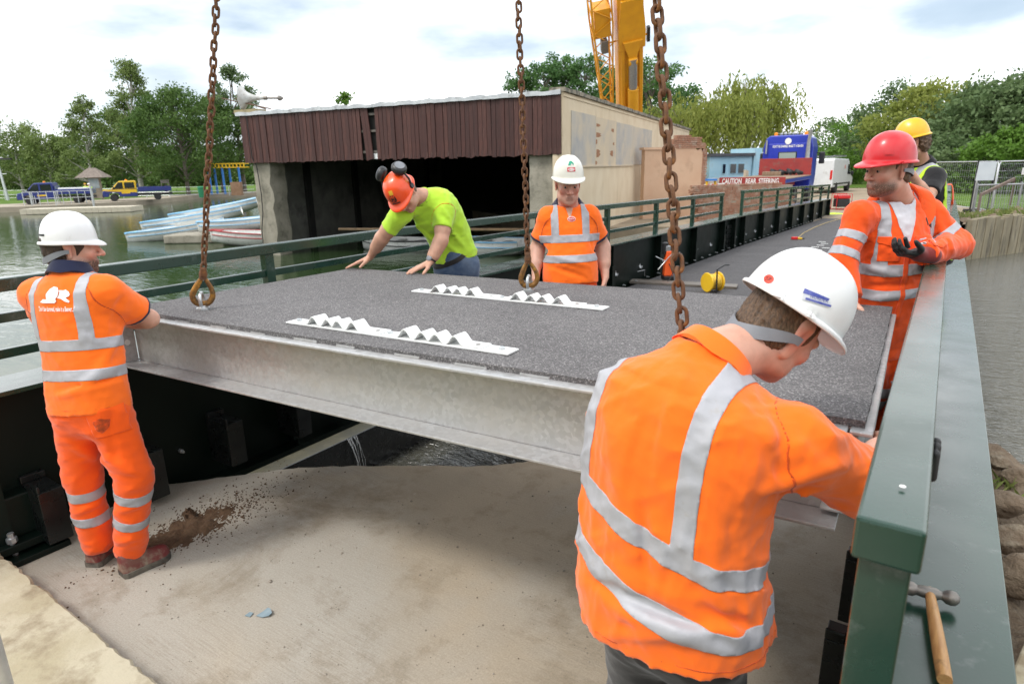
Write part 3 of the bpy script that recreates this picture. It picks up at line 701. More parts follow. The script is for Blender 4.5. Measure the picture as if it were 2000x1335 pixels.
MAT['plank'] = [M('stained cladding %d' % k, a, b, 5, .62, stretch=(6,6,.7), bmp=.4, bscale=18, bdist=.006, dirt=c, dscale=3.5, dlo=.6, dhi=.74, dstretch=(6,6,.6)) for k, (a, b, c) in enumerate((
    ((.058,.018,.014),(.036,.012,.010),(.10,.06,.05)), ((.074,.023,.017),(.048,.015,.012),(.035,.014,.012)), ((.044,.015,.012),(.066,.021,.016),(.15,.11,.09)), ((.098,.035,.026),(.056,.019,.015),(.20,.15,.13))))]
MAT['lead'] = M('weathered roof flashing', (.42,.44,.46), (.55,.57,.58), 3, .5, metal=.2, bmp=.5, bscale=12, bdist=.02, dirt=(.2,.2,.19), dscale=4)
MAT['coping'] = M('lichened coping', (.30,.26,.20), (.20,.18,.14), 4, .9, bmp=.5, bscale=25, bdist=.01, dirt=(.06,.06,.05), dscale=4, dlo=.46, dhi=.62)
MAT['render'] = M('peeling cream render', (.60,.48,.33), (.66,.55,.40), 1.6, .9, stretch=(1,1,.6), bmp=.15, dirt=(.45,.34,.21), dscale=1.2, dlo=.56, dhi=.78, dstretch=(1.6,1.6,.5))
MAT['render2'] = M('salmon render', (.56,.36,.24), (.60,.41,.28), 1.3, .9, bmp=.25, dirt=(.42,.27,.18), dscale=1.4)
MAT['ply'] = M('weathered plywood', (.58,.47,.33), (.50,.42,.32), 1.3, .85, dirt=(.36,.34,.33), dscale=.9, dlo=.52, dhi=.75, bmp=.1)
MAT['ply_grey'] = M('grey weathered plywood', (.52,.44,.33), (.42,.39,.35), .9, .85, dirt=(.29,.30,.33), dscale=.8, dlo=.48, dhi=.70, bmp=.1)
MAT['blockwork'] = M('dim blockwork', (.16,.155,.135), (.10,.10,.085), 1.4, .95, bmp=.5, bscale=10, bdist=.02, dirt=(.05,.05,.045), dscale=1.2, dlo=.5, dhi=.7)  # block colour darkened to stand in for the interior's dimness
MAT['shade_lining'] = M('shade toned boathouse lining', (.010,.010,.009), (.018,.017,.015), 2, .95)  # near-black colour that paints in the shade inside the boathouse
MAT['brick'] = M('old red brick', (.30,.135,.085), (.36,.20,.13), 3.2, .9, bmp=.4, bscale=30, bdist=.01, dirt=(.42,.33,.26), dscale=4, dlo=.5, dhi=.7)
MAT['mortar'] = M('sandy mortar', (.36,.30,.23), (.28,.23,.18), 6, .95, bmp=.4)
MAT['patch'] = M('torn veneer', (.27,.12,.06), (.34,.17,.09), 9, .85)

LF, RF = V(-20.73,13.92,0), V(-9.17,16.14,0); DF = nrm(RF-LF); DS = V(-DF[1], DF[0], 0); FL = float(np.linalg.norm(RF-LF)); NF = -DS
ZT, ZB = 3.97, 2.33; SL = 24.0
def BF(s, b, z): return LF+DF*s+DS*b+V(0,0,z)
bhz = empty('boathouse', BF(FL/2,3,WZ), 'derelict boathouse with brown plank fascia and dark open front', 'boathouse')
AXB = (DF, DS, V(0,0,1))
def bbox(name, s0, s1, b0, b1, z0, z1, mat, bevel=0, par=None):
    return MB().frame(BF((s0+s1)/2,(b0+b1)/2,(z0+z1)/2), AXB, (s1-s0,b1-b0,z1-z0)).build(name, MAT[mat] if isinstance(mat, str) else mat, par or bhz, bevel=bevel)
bbox('roof', .0, FL-.26, .10, SL, ZT-.10, ZT-.02, 'coping')
# fascia planks
rnd = random.Random(3); pw = .142; n = int(FL/pw); meshes = []
for k in range(4):
    for q in range(3):
        m = MB(); h = ZT-.02-ZB; a = rnd.uniform(-.006,.006)
        m.prism([(-pw/2+.005,.0+rnd.uniform(-.02,.03)),(pw/2-.005,.0+rnd.uniform(-.02,.03)),(pw/2-.005,h),(-pw/2+.005,h)], (0,0,0), (1,0,0), (0,0,1), .024+.006*q)
        me = m.mesh('plank'); me.materials.append(MAT['plank'][k]); meshes.append(me)
gap = set()
fas = [None]*n
for i in range(n):
    s = (i+.5)*FL/n; frac = s/FL
    me = rnd.choice(meshes)
    px = 472+frac*628
    o = None
    if 737 < px < 751 or 765 < px < 771 or 791 < px < 797: continue
    o = link('plank', me, None, bhz); 
    tilt = rnd.gauss(0,.004); dzp = rnd.uniform(-.03,.02) if frac > .42 else 0
    if 751 < px < 765: tilt = -.075
    p = BF(s, -.10-.012*(i % 2)-rnd.uniform(0,.012), ZB+dzp)
    m4 = Matrix((( *DF, 0), (*DS, 0), (0,0,1,0), (0,0,0,1))).transposed()
    m4 = Matrix.Translation(Vector(p)) @ m4 @ Matrix.Rotation(tilt, 4, 'Y')
    o.parent = bhz; o.matrix_parent_inverse = wmat(bhz).inverted(); o.matrix_basis = m4
for z in (ZB+.22, ZB+.85, ZB+1.35): bbox('batten', .1, FL-.3, -.075, -.02, z, z+.07, MAT['wood_board'])
bbox('fascia_beam', .0, FL-.3, .0, .25, ZB+.02, ZT-.10, 'shade_lining')
bbox('sill_board', FL*.44, FL*.52, -.072, -.03, ZB+.03, ZB+.20, 'white_paint')
fl = MB(); rr = []
for i in range(70):
    s = -.12+(FL+.1)*i/69; w = .02*math.sin(i*1.3)+.012*math.sin(i*3.1)+(-.03 if 30 < i < 34 else 0)
    rr.append([BF(s,-.19+.4*w,ZT-.06+w*.3), BF(s,.5,ZT-.06), BF(s,.5,ZT+.05+w*.4), BF(s,-.185+.4*w,ZT+.055+w)])
fl.loft(rr).build('roof_flashing', MAT['lead'], bhz, sm=40)
# piers and walls
def rough_box(name, s0, s1, b0, b1, z0, z1, mat, amp=.02, n=14):
    mb = MB(); rings = []
    for i in range(n+1):
        z = z0+(z1-z0)*i/n; j = lambda: rnd.gauss(0, amp)
        rings.append([BF(s0+j()*.3,b0+j()*.4,z), BF((s0+s1)/2,b0+j()*.4,z), BF(s1+j(),b0+j()*.5,z), BF(s1+j(),b1,z), BF(s0,b1,z)])
    return mb.loft(rings).build(name, MAT[mat], bhz, sm=50)
rough_box('pier', .18, .93, .05, .75, WZ-.6, ZB+.15, 'concrete_pier', .035)
rough_box('pier', FL-1.05, FL-.28, .05, .75, WZ-.6, ZB+.15, 'concrete_pier', .03)
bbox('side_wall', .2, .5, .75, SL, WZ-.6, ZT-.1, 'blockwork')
for k in range(4): bbox('wall_pilaster', .5, .62, 2.2+k*3.0, 2.5+k*3.0, WZ-.6, ZT-.1, 'shade_lining')
bbox('back_wall', .5, FL-.3, 13.0, 13.3, WZ-.6, ZT-.1, 'shade_lining')
bbox('ceiling', .5, FL-.3, .25, 13.0, ZT-.35, ZT-.12, 'shade_lining')
bbox('inner_wall', FL-.5, FL-.28, .75, SL, WZ-.6, ZT-.1, 'shade_lining')
bbox('gable_wall', FL-.275, FL+.02, -.10, SL, WZ-.6, ZT+.02, 'render')
cp = MB(); rr = []
for i in range(60):
    b = -.14+(SL+.2)*i/59; w = rnd.gauss(0,.012); x0, x1 = FL-.36, FL+.10
    rr.append([BF(x0,b,ZT+.022), BF(x1+w,b,ZT+.022), BF(x1+w,b,ZT+.13+w*.6), BF(x0,b,ZT+.14+w)])
cp.loft(rr).build('coping', MAT['coping'], bhz, sm=40)
bbox('string_course', FL+.022, FL+.045, -.08, SL, ZT-.10, ZT-.04, 'render')
# plywood sheets over the old windows in the gable wall
for k, (b0, b1, mt) in enumerate(((.65,3.15,'ply_grey'),(3.16,5.9,'ply'),(5.91,8.6,'ply_grey'),(8.61,12.4,'ply_grey'))):
    pl = bbox('plywood_sheet', FL+.022, FL+.040, b0, b1, 2.02, 3.55-.02*k, mt)
    if k == 1:
        for (bb, zz, w, h) in ((3.25,3.28,.5,.10),(3.25,2.98,.62,.15),(3.22,2.76,.18,.16),(3.3,2.40,.5,.26),(3.2,2.10,.22,.12),(5.5,3.2,.4,.12),(5.45,2.42,.45,.2),(5.6,2.75,.22,.1)):
            pp = [(0,-.5*h),(w*.5,-.45*h),(w,-.08*h),(w*.7,.12*h),(w*.95,.3*h),(w*.4,.5*h),(0,.48*h)]
            if bb > 5: pp = [(-x, y) for x, y in pp][::-1]
            MB().prism(pp, BF(FL+.0415, bb, zz), DS, V(0,0,1), .004).build('torn_patch', MAT['patch'], pl)
MB().bar(BF(FL+.05,.5,2.0), BF(FL+.05,8.7,2.0), .05, .05).build('sill_batten', MAT['ply'], bhz)
# cable down the left pier
cab = [BF(.35,-.15,ZT+.02), BF(.38,-.17,ZT-.3), BF(.40,-.17,ZB+.2), BF(.44,-.05,ZB-.1), BF(.47,-.02,1.3), BF(.44,-.03,.6), BF(.30,-.03,.05), BF(.27,-.03,-.6)]
MB().tube(cab, .016, 6).build('cable', MAT['rubber'], bhz, sm=60)
# horn loudspeaker on the roof corner
ho = BF(.15,.3,ZT+.05); hs = empty('horn_loudspeaker', ho, 'grey horn loudspeaker on the left corner of the boathouse roof', 'loudspeaker')
MB().frame(ho+V(0,0,.06)-DF*.05, AXB, (1.0,.5,.12)).build('base_board', M('yellowed timber', (.34,.28,.15), (.25,.21,.12), 4, .9), hs)
hc = ho+V(0,0,.52)-DF*.1; had = nrm(-DF*.92-DS*.36+V(0,0,.03))
MB().lathe(hc, [(.06,-.62),(.07,-.45),(.10,-.25),(.16,-.08),(.24,.05),(.34,.14),(.40,.18),(.385,.165),(.22,.03),(.14,-.09),(.07,-.28),(.05,-.44)], 28, had, cap=True).build('horn', M('pale grey horn', (.55,.56,.55), (.40,.38,.35), 5, .5, dirt=(.2,.15,.1), dscale=6), hs, sm=50)
MB().lathe(hc-had*.62, [(.03,-.65),(.05,-.62),(.09,-.55),(.09,-.48),(.035,-.45),(.035,-.1),(.07,-.08),(.07,.02)], 12, had).build('driver', MAT['dark_steel'], hs, sm=40)
for q in (-.45, -.9):
    MB().tube([ho+V(0,0,.12)+DF*(.35-q*.5)+DS*.12, hc-had*(.0-q*-1)+V(0,0,-.02)], .022, 6).build('bracket', M('rusty bracket', (.15,.09,.06), None, rough=.8), hs)
thing('roof_stub', MB().frame(BF(5.2,2.0,ZT+.14), AXB, (.12,.12,.36)), MAT['coping'], 'short stub pipe standing on the boathouse roof', 'pipe')

# ---------------------------------------------------------------- ruined walls to the right of the boathouse
w0, w1 = gp(1253,26.6), gp(1371,27.6); dw = nrm(w1-w0); nw = V(dw[1],-dw[0],0); LW = float(np.linalg.norm(w1-w0))
rw = empty('ruined_wall', (w0+w1)/2+V(0,0,-.16), 'salmon rendered wall with broken brick top beside the boathouse', 'wall')
def wallp(name, poly, c, d, th, mat, par, jag=.0):
    return MB().prism(poly, c, d, V(0,0,1), th).build(name, MAT[mat] if isinstance(mat, str) else mat, par)
top = [(LW*f, z) for f, z in ((1.0,.4),(.985,.9),(1.0,1.3),(.965,1.75),(.985,2.1),(.94,2.35),(.90,2.62),(.84,2.55),(.78,2.70),(.70,2.62),(.6,2.72),(.52,2.66),(.45,2.74),(.30,2.60),(.28,2.58),(0,2.58))]
wallp('rendered_face', [(0,-1.2),(LW,-1.2)]+top, w0, dw, .26, 'render2', rw)
wallp('ledge_cap', [(-.08,2.585),(LW*.34,2.585),(LW*.34,2.68),(-.08,2.68)], w0, dw, .36, 'render2', rw)
def brickwork(name, c, d, outline, courses, bl=.215, bh=.065, j=.011, th=.215, par=None, seed=1):
    """bricks laid course by course inside an outline function outline(z)->(s0,s1); one joined part"""
    rnd = random.Random(seed); mb = MB(); z = courses[0]; k = 0
    n_ = V(d[1],-d[0],0)
    while z < courses[1]:
        o = outline(z+bh/2)
        if o:
            s = o[0]-(bl*.5 if k % 2 else 0)
            while s < o[1]:
                a, b = max(s, o[0]), min(s+bl, o[1])
                if b-a > .05: mb.frame(c+d*(a+b)/2+V(0,0,z+bh/2)+n_*rnd.gauss(0,.006), (d, n_, V(0,0,1)), (b-a, th, bh))
                s += bl+j
        z += bh+j; k += 1
    ob = mb.build(name, MAT['brick'], par); ob['kind'] = 'stuff'; return ob
def topbr(z):
    if z < 2.60: return (LW*.93, LW*(1.01 if z < 2.2 else 1.0)) if z > .5 else None
    s0 = LW*(.44 if z < 3.0 else .5); s1 = LW*(.98 if z < 2.85 else .90 if z < 3.08 else .74)
    return (s0, s1) if z < 3.16 else None
brickwork('exposed_bricks', w0+nw*.0, dw, topbr, (.5,3.2), th=.30, par=rw, seed=5)
lw0, lw1 = gp(1346,23.6), gp(1545,25.2); dl = nrm(lw1-lw0); LL = float(np.linalg.norm(lw1-lw0))
lb = empty('low_brick_wall', (lw0+lw1)/2+V(0,0,-.2), 'low broken red brick wall in front of the blue lorry', 'wall')
MB().frame((lw0+lw1)/2+V(0,0,.1)+dl*.25, (dl, V(dl[1],-dl[0],0), V(0,0,1)), (LL-.7,.19,2.1)).build('mortar_core', MAT['mortar'], lb)
def lowbr(z):
    s0 = (.05 if z > .75 else .16 if z > .4 else .30) + .06*math.sin(z*23)
    s1 = LL-(.0 if z < .7 else .25 if z < 1.0 else .62)+.05*math.sin(z*31)
    return (s0, s1)
brickwork('bricks', (lw0), dl, lowbr, (-.95,1.24), th=.215, par=lb, seed=8)

# ---------------------------------------------------------------- pale blue shed
s0, s1 = gp(1381,38.0,-.16), gp(1462,39.0,-.16); ds_ = nrm(s1-s0); ns_ = V(ds_[1],-ds_[0],0); LS = float(np.linalg.norm(s1-s0)); AXS = (ds_, ns_, V(0,0,1))
sh = empty('blue_shed', (s0+s1)/2, 'pale blue flat roofed shed beyond the ruined walls', 'shed')
MAT['shed'] = M('pale blue paint', (.33,.56,.68), (.40,.62,.72), 1.5, .7, dirt=(.35,.5,.55), dscale=3)
def shp(name, a, b, z0, z1, mat, f=0.0, th=.1, par=None, bevel=0): return MB().frame(s0+ds_*(a+b)/2+ns_*f+V(0,0,(z0+z1)/2), AXS, (b-a,th,z1-z0)).build(name, mat, par or sh, bevel=bevel)
shp('wall', 0, LS, 0, 2.55, MAT['shed'], -1.2, 2.4)
shp('roof', -.15, LS+.05, 2.56, 2.72, M('felt roof', (.06,.065,.075), (.09,.09,.1), 3, .9), -1.15, 2.7)
shp('parapet', LS+.06, LS+.62, 0, 3.0, MAT['shed'], -1.0, 2.2)
for a, b in ((LS*.29,LS*.38),(LS*.47,LS*.63),(LS*.66,LS*.82)):
    w = shp('window', a, b, 1.55, 2.15, MAT['shed'], .02, .03); shp('pane', a+.04, b-.04, 1.59, 2.11, MAT['glass'], .04, .02, w)
q0, q1 = gp(1381,34.0,-.16), gp(1455,34.6,-.16); dq = nrm(q1-q0); lq = float(np.linalg.norm(q1-q0))
yw = tag(MB().prism([(0,0),(lq,0),(lq,1.75),(lq*.93,1.8),(lq*.93,1.45),(lq*.4,1.38),(lq*.2,1.42),(0,1.4)], q0, dq, V(0,0,1), .22).build('yard_wall', M('stained buff wall', (.42,.35,.26), (.55,.5,.42), 1.2, .9, dirt=(.25,.2,.15), dscale=2)), 'stained buff yard wall in front of the pale blue shed', 'wall')

# ---------------------------------------------------------------- crane behind the boathouse
c0, c1 = at(1230,330,42), at(1226,-120,33.2); cd = nrm(c1-c0); cr_ = nrm(np.cross(cd, _FW)); cf_ = np.cross(cr_, cd)
if cf_ @ _FW > 0: cf_ = -cf_
if cr_[0] < 0: cr_ = -cr_
CL = float(np.linalg.norm(c1-c0))
cg = empty('mobile_crane', c0, 'yellow telescopic crane boom rising behind the boathouse roof', 'crane')
def cp_(a, x, y=0.0): return c0+cd*a+cr_*x+cf_*y
def boom_sec(name, a0, a1, w, dpt_, dx=0.0):
    pr = [(-w/2,-.35*dpt_),(-w*.32,-.5*dpt_),(w*.32,-.5*dpt_),(w/2,-.35*dpt_),(w/2,.35*dpt_),(w*.36,.5*dpt_),(-w*.36,.5*dpt_),(-w/2,.35*dpt_)]
    return MB().loft([[cp_(a, x+dx, y) for x, y in pr] for a in (a0, a1)]).build(name, MAT['yellow'], cg, bevel=.03)
def a_at(yy):   # how far along the boom a given height in the view lies
    best = min((abs(((lambda v: 667.5-FPX*v[1]/-v[2])(_CR.T@(c0+cd*a_-_CC)))-yy), a_) for a_ in np.linspace(0, CL, 300)); return best[1]
a_mid = a_at(78); a_rod = a_at(152)
boom_sec('boom_base', 0, CL, 1.36, 1.3)
for x in (-.48, .48): MB().loft([[cp_(a, x+q*.13, .66+e) for q, e in ((-1,-.05),(1,-.05),(.7,.10),(-.7,.10))] for a in (0, a_mid+.2)]).build('side_rail', MAT['yellow'], cg, bevel=.02)
MB().prism([(-.70,.0),(.70,.0),(.72,.9),(.55,2.6),(-.55,2.6),(-.72,.9)], cp_(a_mid-.1,0,.72), cr_, cd, .16).build('boom_collar', MAT['yellow'], cg, bevel=.03)
MB().prism([(-.16,-.55),(.16,-.55),(.52,.5),(-.52,.5)], cp_(a_mid-.1,0,.86), cr_, cd, .14).build('lug_plate', MAT['yellow'], cg, bevel=.03)
MB().tube([cp_(0,-.02,1.15), cp_(a_rod,-.02,1.0)], .30, 20).build('ram_barrel', MAT['yellow'], cg, sm=40)
MB().tube([cp_(a_rod-.02,-.02,1.0), cp_(a_mid-.55,-.02,.96)], .22, 20).build('ram_rod', MAT['steel'], cg, sm=40)
MB().tube([cp_(a_mid-.7,-.25,.95), cp_(a_mid-.7,.22,.95)], .2, 16).build('ram_pin', MAT['yellow'], cg, sm=40)
lamp = MB().frame(cp_(a_mid+.2,1.0,.2), (cr_,cf_,cd), (.16,.2,.8)).build('work_lamp', MAT['black'], cg)
MB().frame(cp_(a_mid+.2,.83,.2), (cr_,cf_,cd), (.2,.08,.08)).build('lamp_arm', MAT['yellow'], cg)
# lattice fly jib stowed beside the boom
j0, j1 = (-1.22, CL*.22), (-1.55, CL)
def jp(t, sx, sy):
    x = j0[0]+(j1[0]-j0[0])*t; a = j0[1]+(j1[1]-j0[1])*t; w = .17+.34*min(1, t*1.5); return cp_(a, x+sx*w, sy*w)
jib = MB()
for sx in (-1, 1):
    for sy in (-1, 1): jib.tube([jp(t, sx, sy) for t in (0,.33,.66,1)], .055, 6)
N = 16
jib.build('jib_chords', MAT['yellow'], cg, sm=40)
lc = MB()
for k in range(N):
    t0, t1 = k/N, (k+1)/N; s = 1 if k % 2 else -1
    for sy in (-1, 1): lc.tube([jp(t0, s, sy), jp(t1, -s, sy)], .030, 5)
    for sx in (-1, 1): lc.tube([jp(t0, sx, s), jp(t1, sx, -s)], .030, 5)
lc.build('jib_lacing', MAT['yellow'], cg, sm=40)
MB().frame((jp(.72,0,0)+jp(.62,0,0))/2, (cr_,cf_,cd), (.85,.9,1.5)).build('jib_head_plate', MAT['yellow'], cg, bevel=.03)
MB().frame(jp(.56,0,1.0), (cr_,cf_,cd), (.36,.4,.7)).build('jib_winch', MAT['dark_steel'], cg, bevel=.05)
MB().frame(cp_(j0[1]+1.25,-.95,.55), (cr_,cf_,cd), (1.5,.5,.38)).build('jib_bracket', MAT['yellow'], cg, bevel=.05)
MB().frame(cp_(j0[1]+1.0,-1.0,.5), (cr_,cf_,cd), (1.3,.3,.14)).build('jib_bracket', MAT['yellow'], cg, bevel=.03)
MB().bar(cp_(a_mid+.2,-.7,.2), cp_(a_mid+.2,-1.3,.2), .08, .08).build('jib_strut', MAT['yellow'], cg)
cb = empty('crane_carrier_stub', (0,0,0)); bpy.data.objects.remove(cb)
MB().frame(V(c0[0],c0[1],1.0), (u_, f_, V(0,0,1)), (2.6,7.0,2.3)).build('carrier', MAT['yellow'], cg, bevel=.1)

# ================================================================== TREES
def leaf_mat(name, c1, c2, trans=.35):
    m, n, l, b = nodes(name)
    a = n.new('ShaderNodeAttribute'); a.attribute_name = 'tone'
    col = mix(n, l, a.outputs['Fac'], c1, c2)
    l.new(col, b.inputs['Base Color']); b.inputs['Roughness'].default_value = .6; b.inputs['Specular IOR Level'].default_value = .25
    t = n.new('ShaderNodeBsdfTranslucent'); l.new(col, t.inputs['Color']); ms = n.new('ShaderNodeMixShader'); ms.inputs[0].default_value = trans
    out = n['Material Output']; l.new(b.outputs[0], ms.inputs[1]); l.new(t.outputs[0], ms.inputs[2]); l.new(ms.outputs[0], out.inputs['Surface']); return m
LEAF = {'birch': leaf_mat('birch leaves', (.105,.160,.042), (.21,.27,.085)), 'dark': leaf_mat('oak leaves', (.050,.105,.024), (.115,.190,.045)),
        'willow': leaf_mat('willow leaves', (.17,.215,.040), (.29,.32,.075), .45), 'poplar': leaf_mat('poplar leaves', (.060,.140,.042), (.115,.22,.065)),
        'sallow': leaf_mat('grey willow leaves', (.075,.130,.048), (.165,.23,.095)), 'bright': leaf_mat('hazel leaves', (.075,.16,.020), (.13,.24,.035))}
BARK = M('grey bark', (.10,.085,.065), (.16,.14,.115), 6, .95, stretch=(3,3,.6), bmp=.5)
WBARK = M('birch bark', (.42,.40,.36), (.13,.12,.11), 4, .85, stretch=(2,2,4), lo=.5, hi=.62)
def leaves_mesh(name, P, size, droop, rng, aspect=.55, tone=None):
    n = len(P); d = rng.normal(size=(n,3)); d[:,2] -= droop; d /= np.linalg.norm(d, axis=1)[:,None]
    s = np.cross(d, rng.normal(size=(n,3))); s /= np.linalg.norm(s, axis=1)[:,None]+1e-9
    L = size*rng.uniform(.6,1.35,n)[:,None]; Wd = L*aspect
    Q = np.stack([P, P+d*L*.5+s*Wd*.5, P+d*L, P+d*L*.5-s*Wd*.5], 1).reshape(-1,3)
    me = bpy.data.meshes.new(name); me.vertices.add(4*n); me.vertices.foreach_set('co', Q.ravel().astype(np.float32))
    me.loops.add(4*n); me.loops.foreach_set('vertex_index', np.arange(4*n, dtype=np.int32))
    me.polygons.add(n); me.polygons.foreach_set('loop_start', np.arange(0, 4*n, 4, dtype=np.int32)); me.update(); me.validate()
    if tone is None: tone = rng.uniform(0,1,n)
    a = me.attributes.new('tone', 'FLOAT', 'POINT'); a.data.foreach_set('value', np.repeat(tone, 4).astype(np.float32)); return me
def tree(name, base, h, r, kind, label, seed, n=5200, leaf=.34, shape='round', bark=None, lean=(0,0), clear=.18, dense=90, group='trees round the lake', wind=0.0):
    rng = np.random.default_rng(seed); base = np.asarray(base, float)
    g = empty(name, base, label, 'tree', group)
    axis = lambda t: base+V(lean[0]*t*t*h, lean[1]*t*t*h, t*h)
    tk = MB(); tp = [axis(t)+V(rng.normal(0,.012*h)*t, rng.normal(0,.012*h)*t, 0) for t in np.linspace(0,.93,9)]
    r0 = h*.017+.05; tk.tube(tp, list(np.linspace(r0, r0*.12, 9)), 8)
    cl = []; 
    nb = dense
    for k in range(nb):
        t = clear+(1-clear)*rng.uniform(0,1)**(.85 if shape != 'cone' else 1.15)
        q = (t-clear)/(1-clear)
        if shape == 'round': w = math.sqrt(max(0.02, 1-(2*q-.92)**2*.98))
        elif shape == 'cone': w = (1-q)**.75*.95+.06
        elif shape == 'poplar': w = .35+.65*math.sin(min(1,q*1.15+.1)*math.pi*.86)
        else: w = math.sqrt(max(.05, 1-(q-.35)**2/.6))
        a = rng.uniform(0, 2*math.pi); rad = r*w*rng.uniform(.25,1.0)**.6
        c = axis(t*.96)+V(math.cos(a)*rad, math.sin(a)*rad, rng.normal(0,.02*h))
        cl.append((c, r*rng.uniform(.12,.29)*(.75 if shape == 'cone' else 1)))
        if k % 3 == 0:
            s = axis(max(clear*.7, t*.96-.10-.12*rng.random())); mid = (s+c)/2+V(0,0,.02*h)
            tk.tube([s, mid, c], [r0*.30, r0*.18, r0*.05], 5)
    tk.build('trunk', bark or BARK, g, sm=60)
    wts = np.array([q for _, q in cl])**2; idx = rng.choice(len(cl), n, p=wts/wts.sum())
    C_ = np.array([c for c, _ in cl])[idx]; S_ = np.array([q for _, q in cl])[idx]
    v = rng.normal(size=(n,3)); v /= np.linalg.norm(v, axis=1)[:,None]; v *= (rng.uniform(0,1,n)**.45)[:,None]*S_[:,None]; v[:,2] *= .72
    sp = rng.uniform(0,1,n) < .14; v[sp] *= rng.uniform(1.2,1.9,sp.sum())[:,None]
    P = C_+v; ct = rng.uniform(0,1,len(cl))[idx]; tone = np.clip(.55*ct+.45*rng.uniform(0,1,n), 0, 1)
    P[:,0] += wind*v[:,2]
    me = leaves_mesh('crown', P, leaf, .35, rng, tone=tone); link('crown', me, LEAF[kind], g); return g
def weeping(name, base, h, r, label, seed, strands=420, kind='willow', leaf=.20, group='trees behind the ruined walls'):
    rng = np.random.default_rng(seed); base = np.asarray(base, float); g = empty(name, base, label, 'tree', group)
    tk = MB(); r0 = .28; top = base+V(.2,0,h*.42); tk.tube([base, base+V(.1,0,h*.2), top], [r0, r0*.8, r0*.55], 9); P = []; tones = []
    limbs = []
    for k in range(16):
        a = rng.uniform(0,6.28); rr = r*rng.uniform(.25,.8); e = base+V(rr*math.cos(a), rr*math.sin(a), h*rng.uniform(.72,.98)); m = (top+e)/2+V(0,0,h*.10)
        tk.tube([top-V(0,0,h*.06*rng.random()), m, e], [r0*.42, r0*.22, r0*.06], 6); limbs.append((m, e))
    for k in range(strands):
        m, e = limbs[rng.integers(len(limbs))]; t = rng.uniform(.15,1.1); s = m*(1-t)+e*t+rng.normal(0,r*.13,3)*V(1,1,.45)
        L = min(s[2]-base[2]-rng.uniform(.3,1.6), h*rng.uniform(.16,.55)); nn = max(6, int(L/.13)); tt = np.linspace(0,1,nn)
        out = nrm(V(s[0]-base[0], s[1]-base[1], 0.01))*r*.10; ton = rng.uniform(0,1)
        line = s[None]+out[None]*(1-(1-tt)**2)[:,None]*1.2; line[:,2] = s[2]+.3*tt*(1-tt)*2-L*tt**1.35
        line += rng.normal(0,.07,line.shape); P.append(line); tones += list(np.clip(ton*.6+.4*rng.uniform(0,1,nn),0,1))
    P = np.concatenate(P); tk.build('trunk', BARK, g, sm=60)
    link('crown', leaves_mesh('crown', P, leaf*1.7, 2.2, rng, .34, np.array(tones)), LEAF[kind], g); return g

def T(px, d, top, r, kind, label, seed, **k):
    b = gp(px, d, k.pop('z', PZ)); zt = at(px, top, d)[2]; k['n'] = int(k.get('n', 5200)*1.55); k['leaf'] = k.get('leaf', .34)*1.05; k['dense'] = int(k.get('dense', 90)*1.15); r *= 1.06
    return tree(k.pop('name', 'tree'), b, zt-b[2], r, kind, label, seed, **k)
# left park, from the edge of the picture to the boathouse
T(-40, 96, 225, 5.0, 'birch', 'birch at the left edge behind the grey lamp post', 21, n=3600, name='birch_tree')
T(52, 92, 232, 4.4, 'birch', 'round topped birch behind the blue pickup truck', 22, n=4200, shape='poplar', bark=WBARK, name='birch_tree')
T(110, 90, 262, 3.9, 'birch', 'lower bushy birch between the blue pickup and the slender birches', 23, n=4000, shape='poplar', bark=WBARK, name='birch_tree')
T(190, 84, 178, 4.1, 'birch', 'slender birch with open windblown top above the notice kiosk', 24, n=4600, shape='cone', bark=WBARK, lean=(.02,.04), dense=80, name='birch_tree', leaf=.30)
T(283, 84, 112, 4.6, 'birch', 'tallest birch with a thin spire bent by the wind', 25, n=6200, shape='cone', bark=WBARK, lean=(.03,.05), dense=100, name='birch_tree', leaf=.30)
T(250, 93, 215, 4.5, 'dark', 'dark tree half hidden behind the slender birches', 26, n=4200)
T(152, 100, 270, 5.0, 'dark', 'dark low tree far behind between the birches', 32, n=3600)
T(372, 80, 166, 5.2, 'dark', 'broad dark green tree behind the left chain', 27, n=8200, dense=120)
T(330, 98, 200, 5.0, 'dark', 'dark green tree in the gap beside the tallest birch', 33, n=4200)
T(440, 88, 190, 4.6, 'dark', 'dark tree beside the yellow playground frame', 28, n=6000, dense=110)
T(482, 90, 126, 3.6, 'sallow', 'tall open pine like tree behind the horn loudspeaker', 29, n=3600, clear=.35, dense=46, name='pine_tree')
for k, (px, d) in enumerate(((20,150),(95,155),(215,150),(300,152),(400,148),(455,150))):
    T(px, d, 300, 12, 'dark', ['distant dark tree at the far edge of the park, leftmost','distant dark tree seen behind the blue pickup','distant dark tree beyond the kiosk','distant dark tree beyond the yellow pickup cab','distant dark tree beyond the broad dark tree','distant dark tree beyond the playground frame'][k], 40+k, n=2600, leaf=.8, clear=.05, group='distant trees of the park')
T(690, 60, 168, 1.5, 'bright', 'treetop showing above the middle of the boathouse roof', 30, n=900, dense=22, leaf=.26, z=-.16, group='trees behind the boathouse')
